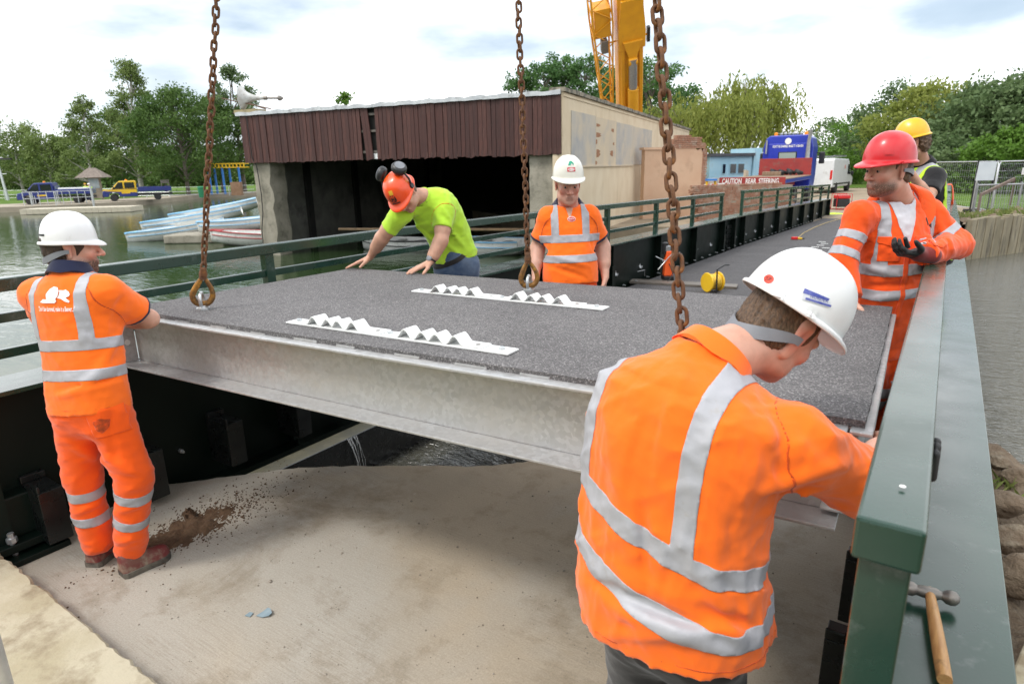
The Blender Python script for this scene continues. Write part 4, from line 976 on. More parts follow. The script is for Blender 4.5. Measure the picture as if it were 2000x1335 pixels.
# poplars and others behind the boathouse and crane
for k, (px, d, top, r, lab) in enumerate(((1022,72,140,2.6,'poplar farthest left of the row behind the boathouse'),(1062,70,112,2.5,'poplar second from the left behind the boathouse'),(1100,72,100,2.4,'tallest poplar behind the boathouse corner'),(1140,70,104,2.4,'poplar just left of the crane jib'),(1178,76,120,2.6,'poplar seen through the yellow crane jib'),(1262,58,108,3.4,'tree right of the crane boom behind the nearest chain'),(1215,66,135,3.4,'tree hidden behind the crane boom'),(1310,62,160,3.2,'dark tree between the nearest chain and the willow'))):
    T(px, d, top, r, 'poplar', lab, 60+k, n=4600, shape='poplar', clear=.12, dense=100, z=-.16, leaf=.30, name='poplar_tree', group='poplars behind the boathouse')
b = gp(1440,46,-.16); weeping('weeping_willow', b, at(1450,138,46)[2]+.16, 5.6, 'yellow green weeping willow behind the blue shed', 70, strands=640)
b = gp(1325,50,-.16); weeping('weeping_willow', b, at(1325,190,50)[2]+.16, 3.6, 'smaller yellow green willow behind the nearest chain', 71, strands=260)
# right bank
T(1610, 95, 232, 5.5, 'sallow', 'distant grey green tree above the white van', 80, n=3000, z=-.12, clear=.05, group='trees on the right bank')
T(1655, 80, 228, 4.5, 'bright', 'distant fresh green tree left of the red helmet', 81, n=3000, z=-.12, clear=.05, group='trees on the right bank')
T(1560, 70, 285, 3.2, 'bright', 'low bright bush behind the lorry cab', 86, n=1800, z=-.12, clear=.0, group='trees on the right bank')
T(1622, 62, 292, 3.0, 'bright', 'bright hazel bush beyond the white van', 87, n=2200, z=-.12, clear=.0, group='trees on the right bank')
T(1725, 66, 168, 4.6, 'sallow', 'tall grey willow left of the yellow helmet', 82, n=4600, z=-.12, clear=.08, group='trees on the right bank')
T(1790, 56, 158, 4.6, 'willow', 'yellow green tree directly behind the yellow helmet', 83, n=5200, z=-.12, clear=.05, group='trees on the right bank')
T(1880, 50, 168, 4.8, 'sallow', 'dense grey green tree above the metal site fence', 84, n=8200, z=-.12, clear=.04, dense=120, group='trees on the right bank')
T(1975, 47, 150, 4.6, 'sallow', 'dense grey green tree at the right edge', 85, n=8200, z=-.12, clear=.04, dense=120, group='trees on the right bank')
T(2060, 48, 140, 4.8, 'dark', 'dark tree just beyond the right edge', 88, n=4000, z=-.12, clear=.04, group='trees on the right bank')
T(1945, 40, 258, 2.7, 'bright', 'bright green hazel bush behind the site fence notice board', 89, n=4600, z=-.12, clear=.0, leaf=.24, group='trees on the right bank')
T(2010, 39, 250, 2.6, 'bright', 'bright green bush behind the site fence at the right edge', 90, n=3800, z=-.12, clear=.0, leaf=.24, group='trees on the right bank')
T(1835, 44, 270, 2.7, 'sallow', 'dull green bush behind the site fence beside the yellow helmet', 91, n=3600, z=-.12, clear=.0, leaf=.26, group='trees on the right bank')
T(1690, 72, 255, 4.0, 'dark', 'dark tree behind the red helmet', 92, n=3600, z=-.12, clear=.03, group='trees on the right bank')

# unseen wood added behind the viewpoint to darken reflections: one dark mass
rng = np.random.default_rng(99); P_ = []
for k in range(26):
    c_ = V(-34+k*2.9+rng.normal(0,1), -16-rng.uniform(0,5), 0); hh_ = rng.uniform(7,10)
    q = rng.normal(size=(520,3)); q /= np.linalg.norm(q, axis=1)[:,None]; q *= (rng.uniform(0,1,520)**.4)[:,None]; P_.append(c_+V(0,0,hh_*.5)+q*V(2.6,2.4,hh_*.5))
tag(link('added_wood', leaves_mesh('added_wood', np.concatenate(P_), .8, .3, rng), LEAF['dark']), 'unseen dark wood added behind the viewpoint to darken reflections', 'wood', kind='stuff')

# ================================================================== VEHICLES, BOATS, FENCES
MAT['veh_blue'] = M('navy vehicle paint', (.018,.03,.17), (.022,.036,.19), 3, .28, coat=.3)
MAT['veh_yellow'] = M('yellow vehicle paint', (.72,.46,.015), (.68,.42,.015), 3, .3, coat=.3)
MAT['veh_white'] = M('white vehicle paint', (.72,.73,.74), (.66,.67,.68), 3, .3, coat=.3, dirt=(.4,.38,.34), dscale=2.5, dlo=.6, dhi=.8)
MAT['lorry_blue'] = M('bright blue lorry paint', (.012,.030,.36), (.016,.04,.42), 2, .28, coat=.3)
MAT['amber'] = M('amber lens', (.85,.25,.01), None, rough=.25)
MAT['red_lens'] = M('red lens', (.6,.02,.015), None, rough=.25)
MAT['lamp_glass'] = M('headlamp glass', (.6,.62,.64), None, rough=.1, metal=.4)
def local_parent(g):  # parts modelled in the thing's own axes
    return dict(parent=g, local=True)
def wheel(g, x, y, r=.34, w=.24, double=False):
    s = 1 if y > 0 else -1
    t = MB().lathe((x,y,r), [(r*.62,-w/2),(r*.96,-w/2),(r,-w/2+.03),(r,w/2-.03),(r*.96,w/2),(r*.62,w/2)], 22, (0,1,0)).build('wheel', MAT['rubber'], sm=40, **local_parent(g))
    MB().lathe((x,y,r), [(r*.1,-w*.42),(r*.60,-w*.36),(r*.60,w*.36),(r*.1,w*.42)], 14, (0,1,0)).build('rim', MAT['steel'], t, True, sm=40)
def side_poly(mb, poly, y0, y1):  # outline in x,z extruded across
    n = len(poly); return mb.add([(x,y0,z) for x, z in poly]+[(x,y1,z) for x, z in poly], [tuple(range(n))[::-1], tuple(range(n,2*n))]+[(i,(i+1)%n,n+(i+1)%n,n+i) for i in range(n)])
def pickup(base, heading, lower, upper, bed, label, frame=True, tank=False):
    g = empty('pickup_truck', base, label, 'truck', 'pickup trucks on the lakeside path', rz=heading); k = local_parent(g)
    # front is +x, length 6.1
    side_poly(MB(), [(3.05,.45),(3.05,.80),(2.98,1.02),(2.3,1.16),(.05,1.16),(.05,.42),(1.6,.42),(1.7,.75),(2.15,.85),(2.5,.75),(2.6,.42)], -.98, .98).build('cab_lower', lower, bevel=.06, **k)
    side_poly(MB(), [(2.30,1.165),(1.62,1.86),(1.45,1.95),(.15,1.97),(.05,1.9),(.05,1.165)], -.93, .93).build('cab_upper', upper, bevel=.06, **k)
    w = MB(); w.add([(2.26,-.80,1.22),(2.26,.80,1.22),(1.68,.76,1.85),(1.68,-.76,1.85)], [(0,1,2,3)]); w.v = [(x+.03,y,z+.035) for x,y,z in w.v]; w.build('windscreen', MAT['glass'], **k)
    for s in (-1,1):
        MB().add([(2.05,s*.945,1.22),(1.22,s*.945,1.22),(1.22,s*.945,1.82),(1.60,s*.945,1.82)], [(0,1,2,3)]).build('side_window', MAT['glass'], **k)
        MB().add([(1.08,s*.945,1.24),(.22,s*.945,1.24),(.22,s*.945,1.80),(1.08,s*.945,1.80)], [(0,1,2,3)]).build('side_window', MAT['glass'], **k)
        MB().box((3.03,s*.70,.86),(.08,.34,.18)).build('headlight', MAT['lamp_glass'], bevel=.03, **k)
        MB().box((2.05,s*1.08,1.30),(.10,.16,.24)).build('mirror', MAT['black'], bevel=.03, **k)
    MB().box((3.03,0,.55),(.14,1.85,.28)).build('bumper', MAT['black'], bevel=.05, **k)
    MB().box((-1.5,0,.60),(3.2,1.0,.22)).build('chassis', MAT['black'], **k)
    MB().box((-1.53,0,.92),(3.02,2.04,.10)).build('bed_floor', bed, **k)
    for s in (-1,1): MB().box((-1.53,s*1.0,1.14),(3.02,.05,.36)).build('drop_side', bed, bevel=.01, **k)
    MB().box((-3.02,0,1.14),(.05,2.0,.36)).build('tailboard', bed, bevel=.01, **k)
    MB().box((-.05,0,1.30),(.06,1.9,.75)).build('headboard', bed, **k)
    if frame:
        f = MB()
        for s in (-1,1): f.bar((-2.9,s*.92,1.3),(-2.9,s*.92,1.95),.06,.06); f.bar((-2.2,s*.92,1.3),(-2.2,s*.92,1.95),.06,.06); f.bar((-2.95,s*.92,1.93),(-2.15,s*.92,1.93),.05,.05)
        f.bar((-2.9,-.92,1.93),(-2.9,.92,1.93),.06,.06); f.box((-2.55,0,1.75),(.6,1.7,.25)); f.build('rear_rack', MAT['wood_board'], **k)
    if tank: side_poly(MB(), [(-.3,.99),(-.3,1.45),(-2.6,1.45),(-2.85,.99)], -.93, .93).build('white_load', MAT['veh_white'], bevel=.05, **k)
    b = MB().lathe((.9,0,1.97), [(.11,0),(.11,.08),(.06,.13)], 12).build('beacon', MAT['amber'], sm=40, **k)
    for x in (2.13, -1.7):
        for y in (-.86, .86): wheel(g, x, y)
    return g
def head_to(a, b): d = np.asarray(b)-np.asarray(a); return math.atan2(d[1], d[0])
fr_, re_ = gp(216,65.0,PZ+.02), gp(330,67.5,PZ+.02)
pk = pickup((fr_+re_)/2, head_to(re_, fr_), MAT['veh_blue'], MAT['veh_yellow'], MAT['veh_blue'], 'yellow and blue crew cab pickup truck on the lakeside path')
MB().box((2.75,0,1.06),(.55,1.7,.14)).build('bonnet', MAT['veh_yellow'], pk, True, bevel=.05)
for s in (-1,1): MB().add([(2.9,s*.986,1.0),(.08,s*.986,.80),(.08,s*.986,1.14),(2.35,s*.986,1.14)], [(0,1,2,3)]).build('door_panel', MAT['veh_yellow'], pk, True)
fr_, re_ = gp(52,61.5,PZ+.02), gp(180,63.5,PZ+.02)
pk2 = pickup((fr_+re_)/2, head_to(re_, fr_), MAT['veh_blue'], MAT['veh_blue'], MAT['veh_blue'], 'dark blue pickup truck with white load behind the dock railing', False, True)
def text_local(g, name, body, size, o, right, up, mat): 
    t = text_mesh(name, body, size, o, right, up, mat, None); t.parent = g; return t
for p in (pk, pk2):
    for s in (-1,1): MB().box((1.05,s*.992,.80),(.75,.006,.15)).build('door_badge', MAT['veh_yellow'], p, True)

# ---------------------------------------------------------------- blue lorry with flat bed
ra, ca = gp(1464,27.4,-.16), gp(1534,35.5,-.16)
hz_ = head_to(ra, ca); LZ = float(np.linalg.norm(ca-ra))
lo_ = empty('flatbed_lorry', ra, 'bright blue flatbed lorry with red rear steering board', 'lorry', rz=hz_); k = local_parent(lo_)
BH = 1.50; HWB = 1.34
MAT['trailer_red'] = M('faded trailer red', (.33,.035,.03), (.26,.03,.03), 3, .5, dirt=(.2,.1,.08), dscale=4)
MAT['bedwood'] = M('worn bed boards', (.20,.13,.08), (.27,.19,.13), 3, .85, stretch=(.6,5,1), bmp=.4)
bd = MB().box((LZ/2-.6,0,BH-.12),(LZ-1.4,HWB*2-.04,.16)).build('bed_frame', MAT['lorry_blue'], bevel=.02, **k)
for i in range(9): MB().box((LZ/2-.55,-HWB+.16+i*.296,BH-.02),(LZ-1.5,.285,.035)).build('bed_plank', MAT['bedwood'], **k)
rb = MB().box((.02,0,BH-.10),(.06,HWB*2,.34)).build('rear_board', MAT['trailer_red'], bevel=.008, **k)
white_l = M('white lettering', (.78,.78,.76), None, rough=.5)
t = text_mesh('rear_lettering', 'CAUTION   REAR  STEERING', .30, V(-.018,.06,BH-.10), V(0,-1,0), V(0,0,1), white_l, None, bold=.006, fit=2.3); t.parent = rb
for y in (-.72, .85): MB().box((.0,y,BH-.44),(.05,.75,.22)).build('tail_light', MAT['amber'], bevel=.01, **k)
MB().box((.03,0,BH-.44),(.04,2.3,.26)).build('bumper_bar', MAT['trailer_red'], **k)
MB().box((LZ/2-.3,0,BH-.36),(LZ-1.0,1.0,.32)).build('chassis', MAT['trailer_red'], **k)
for x in (1.3, 2.6, 3.9, LZ-.5):
    for y in (-1.05, 1.05): wheel(lo_, x, y, .50, .34)
for x in (1.3, 2.6, 3.9):
    for y in (-1.05, 1.05): MB().lathe((x,y,.5), [(.53,-.19),(.55,-.19),(.55,.19),(.53,.19)], 18, (0,1,0), cap=False).build('mudguard', MAT['black'], sm=40, **k)
MB().box((LZ-1.35,0,BH+.42),(.10,HWB*2-.1,.86)).build('headboard', MAT['trailer_red'], bevel=.01, **k)
MB().box((LZ-2.2,.4,BH+.10),(1.2,.9,.2)).build('load_timber', MAT['bedwood'], bevel=.03, **k)
for i in range(4): MB().tube([(LZ-2.6,-.9+i*.4,BH+.1),(LZ-2.2,-.7+i*.4,BH+.22+.04*(i%2)),(LZ-1.7,-.9+i*.35,BH+.1)], .09, 8).build('load_strap', MAT['rubber'], sm=60, **k)
# cab seen from behind
cabp = [(-1.20,.75),(1.20,.75),(1.24,1.5),(1.24,2.9),(1.12,3.38),(.9,3.52),(-.9,3.52),(-1.12,3.38),(-1.24,2.9),(-1.24,1.5)]
MB().loft([[(x,y*q,.75+(z-.75)*q) for y, z in cabp] for x, q in ((LZ-.95,1),(LZ+.9,1),(LZ+1.15,.97))]).build('cab', MAT['lorry_blue'], bevel=.05, **k)
MB().box((LZ-.97,.0,2.35),(.05,2.1,1.5)).build('rear_panel', MAT['lorry_blue'], bevel=.05, **k)
rwn = MB().box((LZ-1.0,-.02,2.42),(.05,.92,.52)).build('rear_window', MAT['rubber'], bevel=.06, **k)
MB().box((LZ-1.03,-.02,2.42),(.02,.82,.42)).build('pane', M('cab pane', (.30,.36,.33), None, rough=.1), rwn, True)
t = text_mesh('cab_lettering', "DON'T BE DAMMED, MAKE IT A BEAVER", .17, V(LZ-1.0,.0,2.96), V(0,-1,0), V(0,0,1), white_l, None, bold=.004, fit=1.5); t.parent = lo_
lg = MB().lathe((LZ-1.0,0,3.22), [(.0,0),(.16,0),(.16,.02),(.0,.02)], 20, (-1,0,0)).build('roof_badge', white_l, **k); lg.scale = (1,1,1)
for y in (-.75, .75): MB().lathe((LZ-.3,y,3.53), [(.10,0),(.10,.12),(.05,.17)], 12).build('beacon', MAT['amber'], sm=40, **k)
for i in range(6): MB().lathe((LZ-.2,-.5+i*.2,3.6), [(.03,-.08),(.09,0),(.09,.08)], 10, (1,0,0)).build('roof_lamp', MAT['steel'], sm=40, **k)
MB().tube([(LZ-1.2,-1.02,1.5),(LZ-1.2,-1.02,2.3),(LZ-1.18,-1.02,3.2),(LZ-1.25,-1.10,3.75)], [.14,.12,.09,.09], 12).build('exhaust_stack', MAT['steel'], sm=50, **k)
MB().tube([(LZ-1.1,1.05,2.6),(LZ-1.1,1.05,3.3)], .05, 8).build('air_intake', MAT['steel'], sm=50, **k)
for s in (-1,1):
    MB().box((LZ+.6,s*1.52,2.35),(.16,.28,.62)).build('mirror', MAT['black'], bevel=.05, **k); MB().bar((LZ+.6,s*1.2,2.6),(LZ+.6,s*1.5,2.6),.05,.05).build('mirror_arm', MAT['black'], **k)
# ---------------------------------------------------------------- white van
va = gp(1588,44.5,-.16); vb = gp(1634,49.5,-.16)
vn = empty('white_van', (va+vb)/2, 'white panel van parked beyond the blue lorry', 'van', rz=head_to(va, vb)); k = local_parent(vn)
VLn = 2.9
side_poly(MB(), [(-VLn,.40),(VLn-.1,.40),(VLn,.62),(VLn-.05,1.0),(VLn-.75,1.22),(VLn-1.5,2.10),(VLn-1.75,2.28),(-VLn+.1,2.36),(-VLn,2.25)], -.98, .98).build('body', MAT['veh_white'], bevel=.08, **k)
for s in (-1,1):
    MB().add([(VLn-.95,s*.99,1.22),(VLn-1.85,s*.99,1.22),(VLn-1.85,s*.99,1.92),(VLn-1.5,s*.99,1.92)], [(0,1,2,3)]).build('side_window', MAT['glass'], **k)
    MB().box((-VLn-.01,s*.86,1.25),(.05,.14,.62)).build('tail_light', MAT['red_lens'], bevel=.02, **k)
    MB().box((VLn-.95,s*1.1,1.30),(.1,.18,.28)).build('mirror', MAT['black'], bevel=.03, **k)
    MB().box((-.2,s*.985,.62),(VLn*1.6,.02,.10)).build('rub_strip', MAT['black'], **k)
    MB().lathe((.2,s*.986,1.75), [(.16,0),(.16,.01)], 6, (0,s,0)).build('hazard_mark', M('pale red mark', (.6,.25,.22), None, rough=.5), **k)
    for x in (-1.75, 1.85): wheel(vn, x, s*.86, .36, .26)
MB().box((VLn-1.0,0,.5),(.2,1.9,.2)).build('bumper', MAT['black'], **k)
rk = MB()
for x in (-2.2,-1.1,0,.8): rk.bar((x,-.85,2.48),(x,.85,2.48),.05,.05)
for s in (-.8,.8): rk.bar((-2.4,s,2.52),(1.0,s,2.52),.05,.08)
rk.build('roof_rack', MAT['steel'], **k)

# ---------------------------------------------------------------- rowing boats
MAT['boat_white'] = M('chalky boat paint', (.76,.76,.73), (.68,.68,.65), 3, .55, dirt=(.36,.36,.33), dscale=4)
MAT['boat_blue'] = M('sky blue boat trim', (.20,.46,.70), (.26,.52,.74), 4, .5)
MAT['boat_red'] = M('red boat trim', (.42,.03,.035), (.36,.03,.03), 4, .5)
def boat(bow, stern, label, trim, L=None, beam=1.7):
    bow = np.asarray(bow, float); stern = np.asarray(stern, float); d = nrm(stern-bow); sd_ = nrm(np.cross(V(0,0,1), d)); up = np.cross(d, sd_); L = float(np.linalg.norm(stern-bow))
    g = empty('rowing_boat', bow, label, 'boat', 'rowing boats moored beside the boathouse')
    def ring(t, o=0.0, top=0.0):
        w = beam/2*max(.03, math.sin(min(1, t*1.55+.03)*math.pi/2)**.8)*(1-.22*max(0, t-.6)/.4); dp = .62*(.75+.25*math.sin(t*math.pi)); sheer = .16*(1-t)**2+.04*t*t
        return w, dp, sheer
    out, inn = [], []
    for t in np.linspace(0,1,15):
        w, dp, sh_ = ring(t); c = bow+d*t*L
        prof = [(-1,0),(-.97,-.35),(-.80,-.75),(-.35,-.97),(0,-1.04),(.35,-.97),(.80,-.75),(.97,-.35),(1,0),(.93,.0),(.88,-.4),(.6,-.72),(0,-.80),(-.6,-.72),(-.88,-.4),(-.93,0)]
        out.append([c+sd_*w*a+up*(dp*b_+sh_) for a, b_ in prof])
    MB().loft(out).build('hull', MAT['boat_white'], g, sm=50)
    for s in (-1,1):
        MB().tube([bow+d*t*L+sd_*s*(ring(t)[0]+.01)+up*ring(t)[2] for t in np.linspace(0,1,15)], .028, 6).build('gunwale', trim, g, sm=60)
        MB().tube([bow+d*t*L+sd_*s*(ring(t)[0]*.985+.012)+up*(ring(t)[2]-.18) for t in np.linspace(0.02,1,15)], .018, 6).build('rubbing_strake', trim, g, sm=60)
    for t in (.22,.5,.78):
        w = ring(t)[0]; MB().frame(bow+d*t*L+up*(-.10+ring(t)[2]), (d,sd_,up), (.26,w*1.8,.04)).build('thwart', MAT['boat_white'], g, bevel=.008)
    MB().frame(bow+d*.06*L+up*.13, (d,sd_,up), (.5,.35,.03)).build('fore_deck', trim, g, bevel=.008)
    return g
boat(at(246,462,29), at(436,428,30.5), 'white and blue rowing boat lowest and farthest left', MAT['boat_blue'])
boat(at(275,441,30.5), at(470,403,32), 'white and blue rowing boat second in the tilted row', MAT['boat_blue'])
boat(at(330,425,32), at(500,388,33.5), 'white and blue rowing boat at the back of the row', MAT['boat_blue'])
boat(at(386,440,28), at(560,420,28.5), 'white and blue rowing boat behind the red trimmed one', MAT['boat_blue'])
boat(at(412,456,26.5), at(600,455,26.8), 'white rowing boat with red bow and trim beside the pier', MAT['boat_red'])
bw = at(412,456,26.5)
fl_ = MB().frame(onz(400,462,-.72), (u_,f_,V(0,0,1)), (2.6,2.2,.36)); thing('floating_stage', fl_, MAT['concrete_pier'], 'weathered floating stage under the rowing boats', 'stage', bevel=.05)
pd = boat(BF(2.9,2.4,-.55), BF(5.6,3.0,-.55), 'dull covered boat inside the dark boathouse', MAT['black']); 
pd2 = boat(BF(6.6,2.2,-.45), BF(9.4,2.6,-.45), 'white and blue boat just inside the boathouse opening', MAT['boat_blue'])
thing('mooring_pole', MB().tube([BF(2.6,1.4,-.05), BF(9.9,1.6,.05)], .05, 8), M('weathered spar', (.30,.20,.11), (.22,.15,.09), 5, .8), 'brown timber spar across the boathouse opening', 'pole', sm=60)
# ---------------------------------------------------------------- left shore furniture
# floating dock of cube pontoons with railing
dA, dB = onz(38,413,-.62), onz(263,407,-.62); dd = nrm(dB-dA); dn = V(-dd[1],dd[0],0); DL = float(np.linalg.norm(dB-dA))
if dn @ _FW < 0: dn = -dn
dkk = empty('floating_dock', (dA+dB)/2, 'cream floating cube dock on the far shore', 'dock')
me = MB().box((0,0,0),(.48,.48,.40)).mesh('pontoon_cube'); me.materials.append(M('cream plastic', (.52,.47,.36), (.44,.40,.31), 2, .6))
for i in range(int(DL/.5)):
    for j in range(5):
        o = link('pontoon_cube', me, None, dkk); o.parent = dkk; o.matrix_parent_inverse = wmat(dkk).inverted()
        o.matrix_basis = Matrix.Translation(Vector(dA+dd*(.25+i*.5)+dn*(.25+j*.5)+V(0,0,-.05))) @ Matrix.Rotation(math.atan2(dd[1], dd[0]), 4, 'Z')
dr = empty('dock_railing', dA+dd*2, 'galvanised tube railing around the landing of the dock', 'railing')
def rail_run(a, b, zb, g, n=5, h=1.0):
    for i in range(n+1):
        p = a+(b-a)*i/n; MB().tube([p+V(0,0,zb-p[2]), p+V(0,0,zb+h-p[2])], .035, 6).build('post', MAT['zinc'], g, sm=60)
    for q in (.5, 1.0): MB().tube([V(a[0],a[1],zb+h*q), V(b[0],b[1],zb+h*q)], .03, 6).build('rail', MAT['zinc'], g, sm=60)
P0, P1 = gp(48,58.5), gp(185,60.5); rail_run(P0, P1, -.4, dr, 9, 1.15); rail_run(gp(110,57), gp(120,63), -.4, dr, 3, 1.15); rail_run(gp(62,57), gp(75,63), -.4, dr, 3, 1.15)
thing('mooring_post', MB().tube([gp(183,58.0,-1.5), gp(183,58.0,1.25)], .08, 8), MAT['zinc'], 'tall grey post at the end of the dock railing', 'post', sm=60)
lp = gp(18,75,PZ); lt = empty('lamp_post', lp, 'grey leaning lamp post at the left edge', 'lamp post')
MB().tube([lp, lp+V(-.15,-.1,3.4), lp+V(-.3,-.2,6.6)], [.16,.13,.10], 10).build('pole', MAT['zinc'], lt, sm=60)
MB().frame(lp+V(.6,.5,4.6), (u_,f_,V(0,0,1)), (1.2,.3,.2)).build('flood_lamp', MAT['black'], lt); MB().tube([lp+V(-.2,-.1,4.75), lp+V(.3,.3,4.75)], .04, 6).build('bracket', MAT['zinc'], lt)
MB().tube([lp+V(-.5,-.4,2.9), lp+V(.4,.3,2.95)], .04, 6).build('cross_arm', MAT['zinc'], lt)
kp = gp(193,70,PZ); ki = empty('notice_kiosk', kp, 'wooden notice kiosk with pitched roof beside the yellow pickup', 'kiosk'); TW = M('grey timber', (.20,.17,.13), (.27,.23,.18), 3, .9)
MB().frame(kp+V(0,0,1.3), (u_,f_,V(0,0,1)), (1.3,.25,2.3)).build('board', TW, ki); MB().frame(kp+V(0,0,1.75)-f_*.14, (u_,f_,V(0,0,1)), (1.1,.03,1.0)).build('notice', M('faded notice', (.35,.38,.40), (.20,.26,.30), 2, .6), ki)
for s in (-.6,.6): MB().tube([kp+u_*s, kp+u_*s+V(0,0,2.4)], .08, 6).build('post', TW, ki)
MB().loft([[kp+u_*-1.55+f_*-.8+V(0,0,2.35), kp+u_*1.55+f_*-.8+V(0,0,2.35), kp+u_*1.55+f_*.8+V(0,0,2.35), kp+u_*-1.55+f_*.8+V(0,0,2.35)], [kp+u_*-.35+f_*-.1+V(0,0,3.35), kp+u_*.35+f_*-.1+V(0,0,3.35), kp+u_*.35+f_*.1+V(0,0,3.35), kp+u_*-.35+f_*.1+V(0,0,3.35)]]).build('roof', M('shingle roof', (.17,.14,.12), (.24,.20,.17), 5, .9), ki)
pf = gp(417,80,PZ); pg_ = gp(486,80.5,PZ); pl_ = empty('playground_frame', pf, 'yellow and blue playground gantry beside the boathouse', 'play frame')
for p in (pf+V(0,0,0), pf+(pg_-pf)*.38, pf+(pg_-pf)*.42+f_*1.6, pf+(pg_-pf)*.84, pf+f_*1.6):
    MB().tube([p, p+V(0,0,3.2)], .14, 8).build('leg', MAT['blue_pole'], pl_, sm=60)
for off in (0, 1.6):
    for zz in (3.2, 3.65): MB().bar(pf+f_*off+V(0,0,zz), pg_+f_*off+V(0,0,zz), .14, .12).build('beam', MAT['yellow_plain'], pl_)
for i in range(11):
    p = pf+(pg_-pf)*(i/10); MB().bar(p+V(0,0,3.2), p+V(0,0,3.65), .12, .12).build('rung', MAT['yellow_plain'], pl_)
bp = gp(397,70.5,PZ); bi = empty('litter_bin', bp, 'green litter bin on the lakeside path', 'bin'); GB = M('bin green', (.02,.22,.10), (.02,.18,.08), 5, .5)
MB().lathe(bp, [(.28,0),(.34,1.0),(.34,1.02)], 14).build('drum', GB, bi, sm=40); MB().lathe(bp+V(0,0,1.02), [(.38,0),(.38,.08),(.25,.16)], 14).build('lid', GB, bi, sm=40)
pfz = empty('park_fence', gp(340,74,PZ), 'thin grey post and wire fence behind the lakeside path', 'fence')
fpts = [gp(-30,76,PZ), gp(100,75,PZ), gp(200,74,PZ), gp(335,73,PZ), gp(400,74,PZ), gp(500,78,PZ)]
for a, b in zip(fpts[:-1], fpts[1:]):
    n_ = int(np.linalg.norm(b-a)/2.2)
    for i in range(n_): p = a+(b-a)*i/n_; MB().box(p+V(0,0,.55),(.07,.07,1.1)).build('post', MAT['zinc'], pfz)
    for z in (.25,.6,1.08): MB().tube([a+V(0,0,z), b+V(0,0,z)], .022, 5).build('wire', MAT['zinc'], pfz)
st_ = gp(462,75.5,PZ); thing('brown_cabinet', MB().frame(st_+V(.5,0,.75), (u_,f_,V(0,0,1)), (1.2,.6,1.5)), M('brown cabinet', (.20,.11,.06), (.25,.15,.09), 3, .8), 'brown timber cabinet against the boathouse pier on the path', 'cabinet', bevel=.02)

# ---------------------------------------------------------------- barriers near the lorry
ba = gp(1374,25.8,-.16); bbb = gp(1402,26.6,-.16); dbb = nrm(bbb-ba)
br_ = empty('chevron_barrier', ba, 'red and white striped barrier board left of the lorry', 'barrier'); lbn = float(np.linalg.norm(bbb-ba))+.4
MB().bar(ba+V(0,0,1.22), ba+dbb*lbn+V(0,0,1.22), .05, .30).build('board', white_l, br_)
nbr = V(dbb[1],-dbb[0],0)
for i in range(3):
    s = .05+i*.32; MB().prism([(s,-.148),(s+.15,-.148),(s+.30,.148),(s+.15,.148)], ba+V(0,0,1.22)+nbr*.029, dbb, V(0,0,1), .004).build('stripe', MAT['red_lens'], br_)
for s in (.1, lbn-.1): MB().bar(ba+dbb*s, ba+dbb*s+V(0,0,1.1), .05, .05).build('leg', MAT['zinc'], br_)
tp = gp(1386,25.4,-.16); ty = empty('trestle', tp, 'yellow trestle with blue top in front of the striped barrier', 'trestle')
MB().frame(tp+V(0,0,1.55), (u_,f_,V(0,0,1)), (.42,.25,.08)).build('top', MAT['blue_pole'], ty)
for s in (-.16,.16): MB().bar(tp+u_*s*1.4, tp+u_*s+V(0,0,1.5), .07, .07).build('leg', MAT['yellow_plain'], ty)
# ---------------------------------------------------------------- right bank: site fence, guard rail, sheet piles
FZ = -.14
def heras(a, b, label, board=None):
    a = np.asarray(a); b = np.asarray(b); d = nrm(b-a); L = float(np.linalg.norm(b-a)); g = empty('site_fence_panel', a, label, 'fence', 'metal site fence panels')
    up = V(0,0,1); H_ = 2.0
    for p in (a, b): MB().tube([p+up*.12, p+up*(H_-.1), p+up*H_+(d*.08 if p is a else -d*.08)], .021, 8).build('post', MAT['zinc'], g, sm=60)
    for z in (.18, H_): MB().tube([a+up*z, b+up*z], .021, 8).build('rail', MAT['zinc'], g, sm=60)
    w = MB(); n = int(L/.10)
    for i in range(1, n): p = a+d*L*i/n; w.bar(p+up*.18, p+up*H_, .0055, .0055)
    for z in np.arange(.4, 2.0, .25): w.bar(a+up*z, b+up*z, .0055, .0055)
    w.build('wire_infill', MAT['zinc'], g)
    MB().box(a+V(0,0,.06),(.6,.22,.13), math.atan2(d[1],d[0])+1.57).build('foot_block', MAT['rubber'], g, bevel=.02)
    return g
hA, hB, hC, hD = gp(1726,31,FZ), gp(1899,26.3,FZ), gp(1936,24.6,FZ), gp(2032,25.5,FZ)
heras(hA, hB, 'metal site fence panel behind the yellow helmet')
heras(hB+V(.02,-.02,0), hC, 'short turned site fence panel left of the blank notice board')
heras(hC+V(.03,-.02,0), hD, 'metal site fence panel at the right edge')
nb0 = gp(1904,24.3,FZ); nbd = empty('notice_board', nb0, 'blank white notice board fixed on the site fence', 'notice board')
MB().prism([(-.34,1.32),(.34,1.32),(.36,2.0),(-.30,2.0)], nb0+u_*.2, u_, V(0,0,1), .02).build('sheet', M('white sheet board', (.58,.62,.64), (.5,.54,.57), 2, .5), nbd)
for s in (-.13,.54): MB().tube([nb0+u_*s+f_*.05, nb0+u_*(s+.03)+f_*.05+V(0,0,2.05)], .03, 8).build('post', MAT['black'], nbd, sm=60)
np2 = gp(1990,24.9,FZ); thing('paper_notice', MB().frame(np2+V(0,0,1.62)-f_*.1, (u_,f_,V(0,0,1)), (.42,.012,.26)), M('paper notice', (.66,.66,.64), (.5,.5,.5), 25, .7), 'small white paper notice on the fence at the right edge', 'notice')
